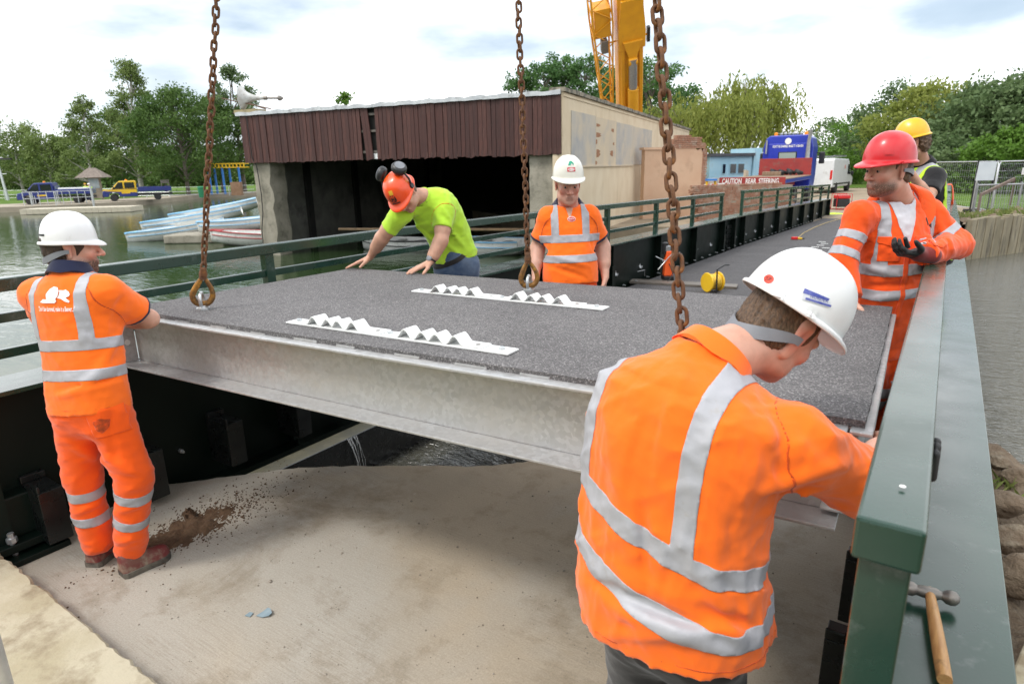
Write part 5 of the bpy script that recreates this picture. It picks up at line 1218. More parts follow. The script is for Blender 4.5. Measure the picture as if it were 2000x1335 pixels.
# pedestrian guard rail
gA, gB = gp(1902,22.8,.05), gp(2070,23.6,.05); gd = nrm(gB-gA); gl = float(np.linalg.norm(gB-gA)); gg = empty('guard_rail', gA, 'grey galvanised guard railing on the right bank wall', 'railing')
for z in (.12, 1.02): MB().tube([gA+V(0,0,z), gB+V(0,0,z)], .03, 8).build('rail', MAT['steel'], gg, sm=60)
me = MB().tube([(0,0,.12),(0,0,1.02)], .010, 6).mesh('bar'); me.materials.append(MAT['steel'])
for i in range(int(gl/.115)):
    o = link('bar', me, None, gg, True); o.location = Vector(gd*(.06+i*.115))
for i in range(3): MB().tube([gA+gd*gl*i/2+V(0,0,-.1), gA+gd*gl*i/2+V(0,0,1.1)], .035, 8).build('post', MAT['steel'], gg, sm=60)
wr_ = gp(1912,22.0,.0); wq = gp(1972,23.4,.3); thing('timber_rail', MB().bar(wr_+V(0,0,.78), wq+V(0,0,.95), .06, .10).bar(wr_+V(0,0,.0), wr_+V(0,0,.8), .07, .07).bar(wq+V(0,0,0), wq+V(0,0,.95), .07, .07), M('brown rail', (.13,.09,.07), (.19,.14,.11), 5, .8), 'sloping brown handrail in front of the grey guard railing', 'handrail')
# sheet piles: each its own part
sA, sB = V(.62,22.9,0), V(2.35,25.95,0); sdv2 = nrm(sB-sA); sl = float(np.linalg.norm(sB-sA)); sn = V(sdv2[1],-sdv2[0],0)
pw_ = empty('sheet_pile_wall', sA+V(0,0,WZ), 'grey concrete sheet pile wall at the river edge', 'retaining wall', )
MAT['pile'] = M('stained pile concrete', (.30,.26,.18), (.20,.17,.11), 2.5, .9, stretch=(1,1,.3), bmp=.5, bscale=20, bdist=.015, dirt=(.08,.07,.05), dscale=2.2, dlo=.5, dhi=.7, dstretch=(3,3,.4))
rnd = random.Random(5); pwid = .235
for i in range(int(sl/pwid)):
    c = sA+sdv2*(i+.5)*pwid; zt = .26+rnd.uniform(-.05,.06)
    MB().frame(V(c[0],c[1],(zt-2)/2)+sn*(.018*(i%2)), (sdv2,sn,V(0,0,1)), (pwid-.015,.2,zt+2)).build('pile', MAT['pile'], pw_, bevel=.012)
sC = V(7.5,31.5,0); sm_ = nrm(sC-sB); thing('bank_wall', MB().frame((sB+sC)/2+V(0,0,-.8), (sm_,V(sm_[1],-sm_[0],0),V(0,0,1)), (float(np.linalg.norm(sC-sB)),.3,2.3)), MAT['pile'], 'rough stone bank wall at the right edge above the river', 'wall', bevel=.03)
# soil and turf on top of the wall, rubble and grass tufts
def rock(name, c, s, mat, label, cat, seed, group=None):
    rnd = random.Random(seed); bm = bmesh.new(); bmesh.ops.create_icosphere(bm, subdivisions=3, radius=1.0)
    cuts = [(nrm([rnd.gauss(0,1) for _ in range(3)]), rnd.uniform(.55,.9)) for _ in range(9)]
    for v in bm.verts:
        p = np.array(v.co)
        for nn, dd_ in cuts:
            q = p@nn
            if q > dd_: p = p-nn*(q-dd_)*.9
        v.co = Vector(c)+Vector(p*np.asarray(s)*(1+rnd.gauss(0,.012)))
    me = bpy.data.meshes.new(name); bm.to_mesh(me); bm.free(); smooth(me, 35); o = link(name, me, mat); tag(o, label, cat, group); return o
MAT['stone'] = M('pale broken stone', (.46,.40,.32), (.36,.31,.25), 5, .9, bmp=.5, bscale=20, bdist=.02)
rk_ = [(1905,446,22.4,.35,.2),(1922,440,22.9,.4,.18),(1890,452,22.2,.28,.16),(1940,432,23.6,.3,.15)]
for i, (x, y, d_, s, h) in enumerate(rk_):
    rock('rubble_stone', at(x,y,d_), (s,s*.8,h), MAT['stone'], ['pale broken stone on the pile wall beside the railing','flat pale stone on top of the pile wall','pale stone at the river corner of the pile wall','small pale stone below the guard railing'][i], 'stone', 30+i, 'rubble on the pile wall')
so = MB(); NQ = 26
for j in range(9):
    for i in range(NQ):
        p = sA+sdv2*(sl*1.9*i/(NQ-1)-.1)-sn*(.05+j*.22); so.v.append((p[0],p[1],.20+.10*math.sin(i*.9+j)+.05*math.sin(i*2.3-j*1.7)+rnd.gauss(0,.02)-(.35 if j == 8 else 0)))
for j in range(8):
    for i in range(NQ-1): a = j*NQ+i; so.f.append((a,a+1,a+NQ+1,a+NQ))
struct('bank_top', so, MAT['soil'], sm=70)
def grass_tufts(name, pts, h, mat, label, seed):
    rng = np.random.default_rng(seed); mb = MB()
    for p in pts:
        for k in range(14):
            a = rng.uniform(0,6.28); L = h*rng.uniform(.5,1.2); o_ = V(math.cos(a), math.sin(a), 0); q = np.asarray(p)+rng.normal(0,.06,3)*V(1,1,0); sd2 = V(-o_[1],o_[0],0)*h*.05
            mb.add([q-sd2, q+sd2, q+o_*L*.25+V(0,0,L*.7)+sd2*.6, q+o_*L*.6+V(0,0,L)], [(0,1,2,3)])
    return tag(mb.build(name, mat), label, 'grass', kind='stuff')
rng = np.random.default_rng(4)
tuft = M('rough grass', (.11,.17,.03), (.20,.22,.06), 3, .8)
pts = [sA+sdv2*rng.uniform(.3,sl*1.8)-sn*rng.uniform(.0,1.2)+V(0,0,.24) for _ in range(70)]
grass_tufts('bank_grass', pts, .17, tuft, 'rough grass tufts along the top of the pile wall', 1)
pts = [V(rng.uniform(.55,2.4), rng.uniform(3.4,6.1), -.30) for _ in range(26)]
grass_tufts('near_bank_grass', pts, .12, tuft, 'sparse grass on the rubble bank right of the girder', 2)
for i, (x, y, z_, s) in enumerate(((1962,985,-.18,.15),(1978,1050,-.2,.17),(1990,935,-.22,.12),(1956,905,-.2,.10),(1985,1120,-.16,.2))):
    rock('bank_rock', onz(x,y,z_), (s,s*.8,s*.6), MAT['soil'], ['brown rock on the soil bank nearest the girder edge','angular rock low on the soil bank','small brown rock higher on the soil bank','small rock at the water end of the soil bank','large brown clod at the bottom of the soil bank'][i], 'rock', 50+i, 'rocks on the right soil bank')
thing('broken_slab', MB().frame(onz(1990,1240,.02)+V(.14,0,-.05), (nrm(V(.25,1,0)), nrm(V(1,-.25,0)), V(0,0,1)), (1.3,.22,.14)), MAT['kerb'], 'pale concrete strip lying outside the right girder', 'slab', bevel=.01)
# orange jacket over the far handrail
ja = V(-.005, 24.6, 1.50+dz(24.6)); jk = MB(); NJ = 18; rings = []
for i in range(NJ):
    y_ = ja[1]-.35+.7*i/(NJ-1); pr = []
    for q in range(15):
        s = -1+2*q/14; x_ = .14*np.tanh(s*2.3)*(1+.25*math.sin(i*.9+q)*abs(s)); z_ = ja[2]+.03-.75*max(0, abs(s)-.18)**1.0*(1+.10*math.sin(i*1.3)); pr.append((x_, y_+.05*math.sin(q*1.1+i*.5), z_))
    rings.append(pr)
jk.v = [p for r_ in rings for p in r_]
for i in range(NJ-1):
    for q in range(14): a = i*15+q; jk.f.append((a,a+1,a+16,a+15))


# ================================================================== PEOPLE: continuous surfaces grown from blended volumes
F4 = np.float32
class Field:
    def __init__(s, lo, hi, h):
        s.lo = np.asarray(lo, float); s.h = h; s.n = np.ceil((np.asarray(hi)-s.lo)/h).astype(int)+1; s.D = np.full(tuple(s.n), .5, F4)
    def win(s, lo, hi):
        i0 = np.clip(np.floor((lo-s.lo)/s.h).astype(int), 0, s.n-1); i1 = np.clip(np.ceil((hi-s.lo)/s.h).astype(int)+1, 1, s.n)
        if (i1 <= i0).any(): return None, None
        ax = [(s.lo[k]+s.h*np.arange(i0[k], i1[k])).astype(F4) for k in range(3)]
        P = np.stack(np.meshgrid(*ax, indexing='ij'), -1); return tuple(slice(a, b) for a, b in zip(i0, i1)), P
    def add(s, prim, k=.02):
        fn, lo, hi = prim; m = k+2.5*s.h; sl, P = s.win(lo-m, hi+m)
        if sl is None: return s
        d = fn(P).astype(F4); A = s.D[sl]
        if k > 1e-6:
            hh = np.maximum(k-np.abs(A-d), 0)/k; s.D[sl] = np.minimum(A, d)-hh*hh*k*.25
        else: s.D[sl] = np.minimum(A, d)
        return s
    def sub(s, prim, k=.01):
        fn, lo, hi = prim; m = k+2.5*s.h; sl, P = s.win(lo-m, hi+m)
        if sl is None: return s
        d = -fn(P).astype(F4); A = s.D[sl]; hh = np.maximum(k-np.abs(A-d), 0)/k; s.D[sl] = np.maximum(A, d)+hh*hh*k*.25; return s
    def disp(s, fn, band=.05):
        idx = np.nonzero(np.abs(s.D) < band); P = (s.lo+s.h*np.stack(idx, -1)).astype(F4); s.D[idx] += fn(P).astype(F4); return s
    def hit(s, x, y, default=None):
        # first surface point met by a sight line through the field
        r = ray(x, y); r = r/np.linalg.norm(r); c = s.lo+s.h*(s.n-1)/2; t0 = max(.2, (c-_CC)@r-1.2); P = _CC+r*np.arange(t0, t0+2.4, s.h*.7)[:,None]
        I = np.round((P-s.lo)/s.h).astype(int); ok = ((I >= 0) & (I < s.n)).all(1)
        for p, i, o in zip(P, I, ok):
            if o and s.D[tuple(i)] < 0: return p
        return default
    def folds(s, specs):
        out = []
        for x0, y0, x1, y1, w, amp in specs:
            pts = [s.hit(x0+(x1-x0)*t, y0+(y1-y0)*t) for t in (0,.25,.5,.75,1)]; pts = [p for p in pts if p is not None]
            if len(pts) > 1: out.append(crease(pts, w, amp))
        return out
    def mesh(s):
        D = s.D; nx, ny, nz_ = D.shape; ins = D < 0
        c = [ins[i:nx-1+i, j:ny-1+j, k:nz_-1+k] for i in (0,1) for j in (0,1) for k in (0,1)]
        anyi = c[0].copy(); alli = c[0].copy()
        for q in c[1:]: anyi |= q; alli &= q
        act = np.argwhere(anyi & ~alli); ids = np.full((nx-1,ny-1,nz_-1), -1, np.int32); ids[tuple(act.T)] = np.arange(len(act))
        acc = np.zeros((len(act),3)); cnt = np.zeros(len(act))
        co = [(i,j,k) for i in (0,1) for j in (0,1) for k in (0,1)]
        vals = np.stack([D[act[:,0]+i, act[:,1]+j, act[:,2]+k] for i, j, k in co], 1)
        for a in range(8):
            for b in range(a+1, 8):
                A, B = np.array(co[a]), np.array(co[b])
                if np.abs(A-B).sum() != 1: continue
                va, vb = vals[:,a], vals[:,b]; m = (va < 0) != (vb < 0); t = np.where(m, va/(va-vb+1e-12), 0)
                acc += np.where(m[:,None], A+(B-A)*t[:,None], 0); cnt += m
        Vv = s.lo+s.h*(act+acc/cnt[:,None]); Q = []
        for ax in range(3):
            a0 = ins[:-1] if ax == 0 else ins[:,:-1] if ax == 1 else ins[:,:,:-1]; a1 = ins[1:] if ax == 0 else ins[:,1:] if ax == 1 else ins[:,:,1:]
            e = np.argwhere(a0 != a1); o1, o2 = [(1,2),(2,0),(0,1)][ax]; e = e[(e[:,o1] > 0) & (e[:,o2] > 0) & (e[:,o1] < s.n[o1]-1) & (e[:,o2] < s.n[o2]-1)]
            d1 = np.zeros(3, int); d1[o1] = 1; d2 = np.zeros(3, int); d2[o2] = 1
            g = lambda q: ids[q[:,0], q[:,1], q[:,2]]
            quad = np.stack([g(e-d1-d2), g(e-d2), g(e), g(e-d1)], 1); fl = ins[tuple(e.T)]
            quad[~fl] = quad[~fl][:, ::-1]; Q.append(quad)
        Q = np.concatenate(Q); return Vv, Q[(Q >= 0).all(1)]
def rcone(a, b, ra, rb, ax=None, sc=1.0, cut=None):
    a = np.asarray(a, float); b = np.asarray(b, float); ab = b-a; L2 = max(1e-9, float(ab@ab)); rm = max(ra, rb)*max(1, sc)
    def fn(P):
        q = P-a.astype(F4); t = np.clip((q@ab.astype(F4))/L2, 0, 1); q = q-t[...,None]*ab.astype(F4)
        if ax is not None: q = q+((1/sc-1)*(q@np.asarray(ax, F4)))[...,None]*np.asarray(ax, F4)
        d = np.sqrt((q*q).sum(-1))-(ra+(rb-ra)*t)
        if cut is not None: d = np.maximum(d, (P-np.asarray(cut[0], F4))@np.asarray(cut[1], F4))
        return d
    return fn, np.minimum(a, b)-rm, np.maximum(a, b)+rm
def ell(c, r, Fm=None):
    c = np.asarray(c, float); r = np.asarray(r, float); rm = r.max()
    Fm = np.eye(3) if Fm is None else np.asarray(Fm)
    def fn(P):
        q = (P-c.astype(F4))@Fm.T.astype(F4); k0 = np.sqrt(((q/r)**2).sum(-1)); k1 = np.sqrt(((q/(r*r))**2).sum(-1))+1e-9; return k0*(k0-1)/k1
    return fn, c-rm, c+rm
class Sweep:
    """elliptic cross-sections along a bent spine: rows (t, half width, front depth, back depth)"""
    def __init__(s, pts, rights, rows, slant=0.0):
        s.slant = slant
        if len(pts) == 3:      # smooth bend through the three joints
            a, m, b = [np.asarray(q, float) for q in pts]; c = 2*m-(a+b)/2; ra, rm, rb = [nrm(q) for q in rights]; tt = np.linspace(0, 1, 10)
            pts = [(1-t)**2*a+2*t*(1-t)*c+t*t*b for t in tt]; rights = [nrm((1-t)**2*ra+2*t*(1-t)*rm+t*t*rb) for t in tt]
        s.p = [np.asarray(q, float) for q in pts]; s.L = [np.linalg.norm(b-a) for a, b in zip(s.p[:-1], s.p[1:])]; s.T = sum(s.L); s.r = [nrm(q) for q in rights]; s.rows = np.array(rows, float)
    def local(s, P):
        P = P.astype(F4); best = None; acc = 0
        for i in range(len(s.L)):
            a, b = s.p[i], s.p[i+1]; u = (b-a)/s.L[i]; q = P-a.astype(F4); z = q@u.astype(F4)
            lo = -1e9 if i == 0 else 0; hi = 1e9 if i == len(s.L)-1 else s.L[i]; zc = np.clip(z, lo, hi); f = np.clip(z/s.L[i], 0, 1)
            e = q-zc[...,None]*u.astype(F4); dd = (e*e).sum(-1)
            r0, r1 = s.r[i], s.r[i+1]; rr = r0.astype(F4)+(r1-r0).astype(F4)*f[...,None]; rr = rr-(rr@u.astype(F4))[...,None]*u.astype(F4); rr /= np.sqrt((rr*rr).sum(-1))[...,None]
            x = (q*rr).sum(-1); fw = np.cross(np.broadcast_to(u.astype(F4), rr.shape), rr); y = (q*fw).sum(-1); t = (acc+zc)
            if best is None: best = [dd, t, x, y]
            else:
                m = dd < best[0]
                for k, v in enumerate((dd, t, x, y)): best[k] = np.where(m, v, best[k])
            acc += s.L[i]
        return best[1]+s.slant*best[2]*np.clip(1.6-1.6*best[1]/s.T, 0, 1), best[2], best[3]
    def fn(s, P, grow=0.0):
        t, x, y = s.local(P); tn = t/s.T; R_ = s.rows
        rx = np.interp(tn, R_[:,0], R_[:,1])+grow; rf = np.interp(tn, R_[:,0], R_[:,2])+grow; rb = np.interp(tn, R_[:,0], R_[:,3])+grow; ry = np.where(y > 0, rf, rb)
        rho = (np.abs(x/rx)**2.3+np.abs(y/ry)**2.3)**(1/2.3); d = (rho-1)*np.minimum(rx, ry)
        z0, z1 = R_[0,0]*s.T, R_[-1,0]*s.T; return np.maximum(d, np.maximum(z0-t, t-z1))
    def prim(s, grow=0.0):
        m = s.rows[:,1:].max()+grow+.05; lo = np.min(s.p, 0)-m-.08; hi = np.max(s.p, 0)+m+.04; return (lambda P: s.fn(P, grow)), lo, hi
def wrinkle(seed, scale, amp, stretch=None, n=5, ridge=True):
    rng = np.random.default_rng(seed); K = rng.normal(size=(n,3)); K /= np.linalg.norm(K, axis=1)[:,None]; K *= (scale*rng.uniform(.7,1.5,n))[:,None]; ph = rng.uniform(0,6.28,n); K2 = rng.normal(size=(n,3))*scale*.45
    def fn(P):
        o = 0
        Pq = P if stretch is None else P@np.asarray(stretch, F4)
        for i in range(n):
            w = np.sin(Pq@K[i].astype(F4)+ph[i]+1.8*np.sin(Pq@K2[i].astype(F4)+ph[i]*2)); o = o+((1-np.abs(w))**2-.35 if ridge else w*.5)
        return -amp*o/n*1.6
    return fn
def crease(pts, w, amp):
    pts = [np.asarray(p, F4) for p in pts]; n = len(pts)-1
    def fn(P):
        best = None; bt = None
        for k in range(n):
            a, ab = pts[k], pts[k+1]-pts[k]; L2 = float(ab@ab)+1e-9; q = P-a; t = np.clip((q@ab)/L2, 0, 1); q = q-t[...,None]*ab; d2 = (q*q).sum(-1); tt = (k+t)/n
            if best is None: best, bt = d2, tt
            else: m = d2 < best; best = np.where(m, d2, best); bt = np.where(m, tt, bt)
        return -amp*np.exp(-best/(w*w))*np.sin(np.pi*np.clip(bt*.86+.07, 0, 1))
    return fn
def make_mesh(name, Vv, Q, attrs=None):
    me = bpy.data.meshes.new(name); k = Q.shape[1]; me.vertices.add(len(Vv)); me.vertices.foreach_set('co', Vv.astype(np.float32).ravel())
    me.loops.add(Q.size); me.loops.foreach_set('vertex_index', Q.astype(np.int32).ravel()); me.polygons.add(len(Q)); me.polygons.foreach_set('loop_start', np.arange(0, Q.size, k, dtype=np.int32)); me.update(); me.validate(); me.shade_smooth()
    for nm, a in (attrs or {}).items():
        t = me.attributes.new(nm, 'FLOAT', 'POINT'); t.data.foreach_set('value', np.asarray(a, np.float32))
    return me
def relax(Vv, Q, it=2, lam=.5):
    for _ in range(it):
        acc = np.zeros_like(Vv); cnt = np.zeros(len(Vv))
        for a, b in ((0,1),(1,2),(2,3),(3,0)):
            np.add.at(acc, Q[:,a], Vv[Q[:,b]]); np.add.at(acc, Q[:,b], Vv[Q[:,a]]); np.add.at(cnt, Q[:,a], 1); np.add.at(cnt, Q[:,b], 1)
        Vv = Vv+lam*(acc/np.maximum(cnt,1)[:,None]-Vv)
    return Vv
def relax_s(a, Q, it=4):
    a = np.asarray(a, float)
    for _ in range(it):
        acc = np.zeros_like(a); cnt = np.zeros(len(a))
        for i, j in ((0,1),(1,2),(2,3),(3,0)):
            np.add.at(acc, Q[:,i], a[Q[:,j]]); np.add.at(acc, Q[:,j], a[Q[:,i]]); np.add.at(cnt, Q[:,i], 1); np.add.at(cnt, Q[:,j], 1)
        a = .4*a+.6*acc/np.maximum(cnt,1)
    return a
def normals(Vv, Q):
    n = np.cross(Vv[Q[:,2]]-Vv[Q[:,0]], Vv[Q[:,3]]-Vv[Q[:,1]]); N = np.zeros_like(Vv)
    for k in range(4): np.add.at(N, Q[:,k], n)
    return N/np.maximum(1e-9, np.linalg.norm(N, axis=1))[:,None]
def clip_shell(name, Vv, Q, s, off, mat, parent, stuff=False):
    """the patch of a surface where the field s is positive, as a thin skin of its own just above it"""
    N = normals(Vv, Q); Pv = Vv+N*off; T_ = np.concatenate([Q[:,[0,1,2]], Q[:,[0,2,3]]]); st = s[T_]; full = (st >= 0).all(1); part = (st >= 0).any(1) & ~full
    verts = [tuple(p) for p in Pv]; faces = [tuple(t) for t in T_[full]]; cache = {}
    def cut(i, j):
        k = (min(i,j), max(i,j))
        if k not in cache:
            t = s[i]/(s[i]-s[j]); verts.append(tuple(Pv[i]+(Pv[j]-Pv[i])*t)); cache[k] = len(verts)-1
        return cache[k]
    for t in T_[part]:
        poly = []
        for a, b in ((0,1),(1,2),(2,0)):
            i, j = t[a], t[b]
            if s[i] >= 0: poly.append(i)
            if (s[i] >= 0) != (s[j] >= 0): poly.append(cut(i, j))
        if len(poly) > 2: faces.append(tuple(poly))
    if not faces: return None
    used = sorted({i for f in faces for i in f}); mp = {u: k for k, u in enumerate(used)}
    me = bpy.data.meshes.new(name); me.from_pydata([verts[u] for u in used], [], [tuple(mp[i] for i in f) for f in faces]); me.update(); me.shade_smooth()
    o = link(name, me, mat, parent); m = o.modifiers.new('thick', 'SOLIDIFY'); m.thickness = max(.001, off*.8); m.offset = -1
    if stuff: o['kind'] = 'stuff'
    return o
def poly_sd(poly, x, y):
    d = np.full(x.shape, 1e9); ins = np.zeros(x.shape, bool); n = len(poly)
    for i in range(n):
        (x0, y0), (x1, y1) = poly[i], poly[(i+1) % n]; ex, ey = x1-x0, y1-y0; t = np.clip(((x-x0)*ex+(y-y0)*ey)/(ex*ex+ey*ey+1e-12), 0, 1); d = np.minimum(d, np.hypot(x-x0-t*ex, y-y0-t*ey))
        c = (y0 > y) != (y1 > y); ins ^= c & (x < (x1-x0)*(y-y0)/((y1-y0) if abs(y1-y0) > 1e-12 else 1e-12)+x0)
    return np.where(ins, d, -d)
def patch(name, S, poly, o, right, up, mat, par, off=.003, reach=.4):
    """a piece of cloth or print following the garment: outline drawn in the plane (right, up) and laid on the side that faces it"""
    r = nrm(right); u = nrm(np.asarray(up)-r*(np.asarray(up)@r)); n = np.cross(r, u); q = S['V']-np.asarray(o)
    if 'N' not in S: S['N'] = normals(S['V'], S['Q'])
    s = poly_sd(poly, q@r, q@u); s = np.minimum(s, (S['N']@n-.05)*.2); s = np.minimum(s, reach-np.abs(q@n)); return clip_shell(name, S['V'], S['Q'], s, off, mat, par)
def wrap_mesh(me_obj, bvh, direction, off):
    """press a flat mesh onto a surface along a direction"""
    me = me_obj.data; d = Vector(nrm(direction)); hits = [bvh.ray_cast(v.co-d*.3, d, 1.0) for v in me.vertices]
    if any(h[0] is None for h in hits): print('print missed its surface:', me_obj.name); bpy.data.objects.remove(me_obj); return
    for v, h in zip(me.vertices, hits):
        if h[0] is not None: v.co = h[0]-d*off*.3+(h[1] if h[1].dot(d) < 0 else -h[1])*off
    me.update()

# ---------------------------------------------------------------- cloth and skin materials
def cloth(name, c, dirt=None, rough=.85, weave=900, sheen=.25, var=.06, dlo=.62, dhi=.8, dscale=5):
    m, n, l, b = nodes(name); v = coords(n, l)
    c2 = tuple(q*(1-var*3) for q in c); col = mix(n, l, ramp(n, l, nz(n, l, v, 7, 5), .3, .75), c, c2)
    if dirt is not None: col = mix(n, l, mix(n, l, ramp(n, l, nz(n, l, v, dscale, 8, .7), dlo, dhi), 0.0, .75), col, dirt)
    l.new(col, b.inputs['Base Color']); b.inputs['Roughness'].default_value = rough; b.inputs['Sheen Weight'].default_value = sheen; b.inputs['Specular IOR Level'].default_value = .2
    p = bump(n, l, None, nz(n, l, v, 24, 4, .5), .25, .006); bump(n, l, b, nz(n, l, v, weave, 2), .25, .0008, p); return m
ORG = cloth('fluorescent orange cloth', (1.0,.165,.010), None, var=.02)
ORG2 = cloth('worn orange overall cloth', (.90,.095,.010), (.30,.045,.018), dlo=.55, dhi=.8, var=.05)
ORGT = cloth('orange work trousers', (1.0,.115,.006), (.30,.06,.02), dlo=.68, dhi=.8, var=.03)
NAVY = cloth('navy knit', (.010,.014,.045)); LIME = cloth('lime jersey', (.46,.74,.05), None, var=.04); JEAN = cloth('blue denim', (.045,.085,.17), (.14,.19,.26), dlo=.45, dhi=.7, var=.1); BLK = cloth('black work cloth', (.022,.022,.022), (.06,.055,.045), dlo=.55, dhi=.8)
BLACKP = cloth('black polo cloth', (.012,.012,.014)); TEE = cloth('grey T shirt', (.60,.59,.63)); VEST = cloth('lime yellow vest', (.58,.88,.03), None)
def tape_mat():
    m, n, l, b = nodes('silver reflective tape'); v = coords(n, l)
    col = mix(n, l, ramp(n, l, nz(n, l, v, 9, 6, .6), .3, .75), (.43,.43,.46), (.35,.35,.375)); col = mix(n, l, mix(n, l, ramp(n, l, nz(n, l, v, 14, 7, .7), .62, .78), 0.0, .6), col, (.33,.28,.22))
    l.new(col, b.inputs['Base Color']); b.inputs['Roughness'].default_value = .55; b.inputs['Metallic'].default_value = .1; bump(n, l, b, nz(n, l, v, 30, 4), .3, .004); return m
TAPE = tape_mat()
def skin_mat(name, c, flush, hair=(.05,.028,.018)):
    m, n, l, b = nodes(name); v = coords(n, l)
    def attr(k): a = n.new('ShaderNodeAttribute'); a.attribute_name = k; return a.outputs['Fac']
    col = mix(n, l, ramp(n, l, nz(n, l, v, 30, 5), .35, .7), c, tuple(q*.86 for q in c))
    col = mix(n, l, attr('flush'), col, flush); col = mix(n, l, mix(n, l, ramp(n, l, nz(n, l, v, 300, 2), .22, .5), 0.0, attr('beard')), col, hair); col = mix(n, l, attr('dark'), col, (.16,.06,.05))
    l.new(col, b.inputs['Base Color']); b.inputs['Roughness'].default_value = .5; b.inputs['Subsurface Weight'].default_value = .12; b.inputs['Subsurface Radius'].default_value = (.012,.004,.002); b.inputs['Subsurface Scale'].default_value = .6
    p = bump(n, l, None, nz(n, l, v, 60, 4), .12, .004); bump(n, l, b, nz(n, l, v, 500, 2), .15, .0008, p); return m
SKIN_A = skin_mat('fair ruddy skin', (.63,.35,.255), (.58,.20,.145)); SKIN_B = skin_mat('tanned skin', (.56,.31,.215), (.44,.16,.11)); SKIN_C = skin_mat('weathered skin', (.58,.32,.235), (.54,.18,.13), (.30,.26,.24))
def hair_mat(name, c):
    m, n, l, b = nodes(name); v = coords(n, l, (1,1,.35)); col = mix(n, l, ramp(n, l, nz(n, l, v, 160, 4), .35, .65), c, tuple(q*.35 for q in c)); l.new(col, b.inputs['Base Color']); b.inputs['Roughness'].default_value = .55; bump(n, l, b, nz(n, l, v, 260, 3), .8, .004); return m
HAIR_D = hair_mat('dark brown hair', (.060,.035,.022)); HAIR_B = hair_mat('brown hair', (.15,.085,.045)); HAIR_G = hair_mat('grey hair', (.32,.30,.28))
def shell_mat(name, c, c2=None, dirt=(.35,.3,.24)): return M(name, c, c2 or tuple(q*.9 for q in c), 6, .33, coat=.25, dirt=dirt, dscale=9, dlo=.66, dhi=.82, bmp=.03)
SH_W = shell_mat('white helmet shell', (.80,.80,.80), None, (.5,.46,.4)); SH_CR = shell_mat('cream helmet shell', (.74,.72,.64), None, (.45,.38,.28)); SH_R = shell_mat('red helmet shell', (.62,.015,.022), None, (.40,.05,.05)); SH_Y = shell_mat('yellow helmet shell', (.82,.46,.01), None, (.6,.35,.03)); SH_O = shell_mat('orange helmet shell', (.90,.085,.012), None, (.7,.35,.05))

# ---------------------------------------------------------------- anatomy
def head_into(f, c, fw, up, sc=1.0, neck_to=None, nr=.056, ears=1.0):
    fw = nrm(fw); up = nrm(np.asarray(up)-fw*(np.asarray(up)@fw)); rt = np.cross(fw, up); B = np.stack([rt, fw, up])
    L = lambda x, y, z: np.asarray(c)+sc*(rt*x+fw*y+up*z)
    def E(p, r, k=.02, s=False): q = ell(L(*p), np.array(r)*sc, B); (f.sub if s else f.add)(q, k)
    E((0,-.012,.035), (.077,.098,.088)); E((0,.036,-.028), (.061,.060,.088), .03); E((0,.046,-.088), (.047,.044,.034), .03); E((0,.076,-.104), (.022,.019,.017), .02)
    for s in (-1,1):
        E((s*.042,.066,-.022), (.022,.020,.022), .02); E((s*.048,.02,-.075), (.02,.04,.028), .02)
    f.add(rcone(L(-.036,.086,.021), L(.036,.086,.021), .013*sc, .013*sc), .014)
    for s in (-1,1): E((s*.031,.1005,.002), (.0155,.012,.0095), .010, True)
    for s in (-1,1): E((s*.031,.082,.0015), (.0125,.0125,.0115), .003)
    f.add(rcone(L(0,.092,.014), L(0,.121,-.030), .0085*sc, .0125*sc), .010); 
    for s in (-1,1): E((s*.013,.104,-.034), (.0095,.011,.008), .006)
    f.add(rcone(L(-.019,.0935,-.062), L(.019,.0935,-.062), .0075*sc, .0075*sc), .008); f.add(rcone(L(-.016,.0925,-.0735), L(.016,.0925,-.0735), .0085*sc, .0085*sc), .008)
    f.sub(rcone(L(-.022,.1035,-.0675), L(.022,.1035,-.0675), .0028*sc, .0028*sc), .004)
    if ears:
        for s in (-1,1):
            tl = B.copy(); f.add(rcone(L(s*(.068+.012*ears),-.014,.024*ears), L(s*.077,-.006,-.032*ears), .019*sc*ears, .011*sc*ears, rt, .42), .006); E((s*(.078+.011*ears),-.004,.010), (.008,.011*ears,.017*ears), .004, True)
    if neck_to is not None: f.add(rcone(L(0,-.022,-.055), neck_to, nr*sc, nr*1.12*sc), .03)
    return L, B
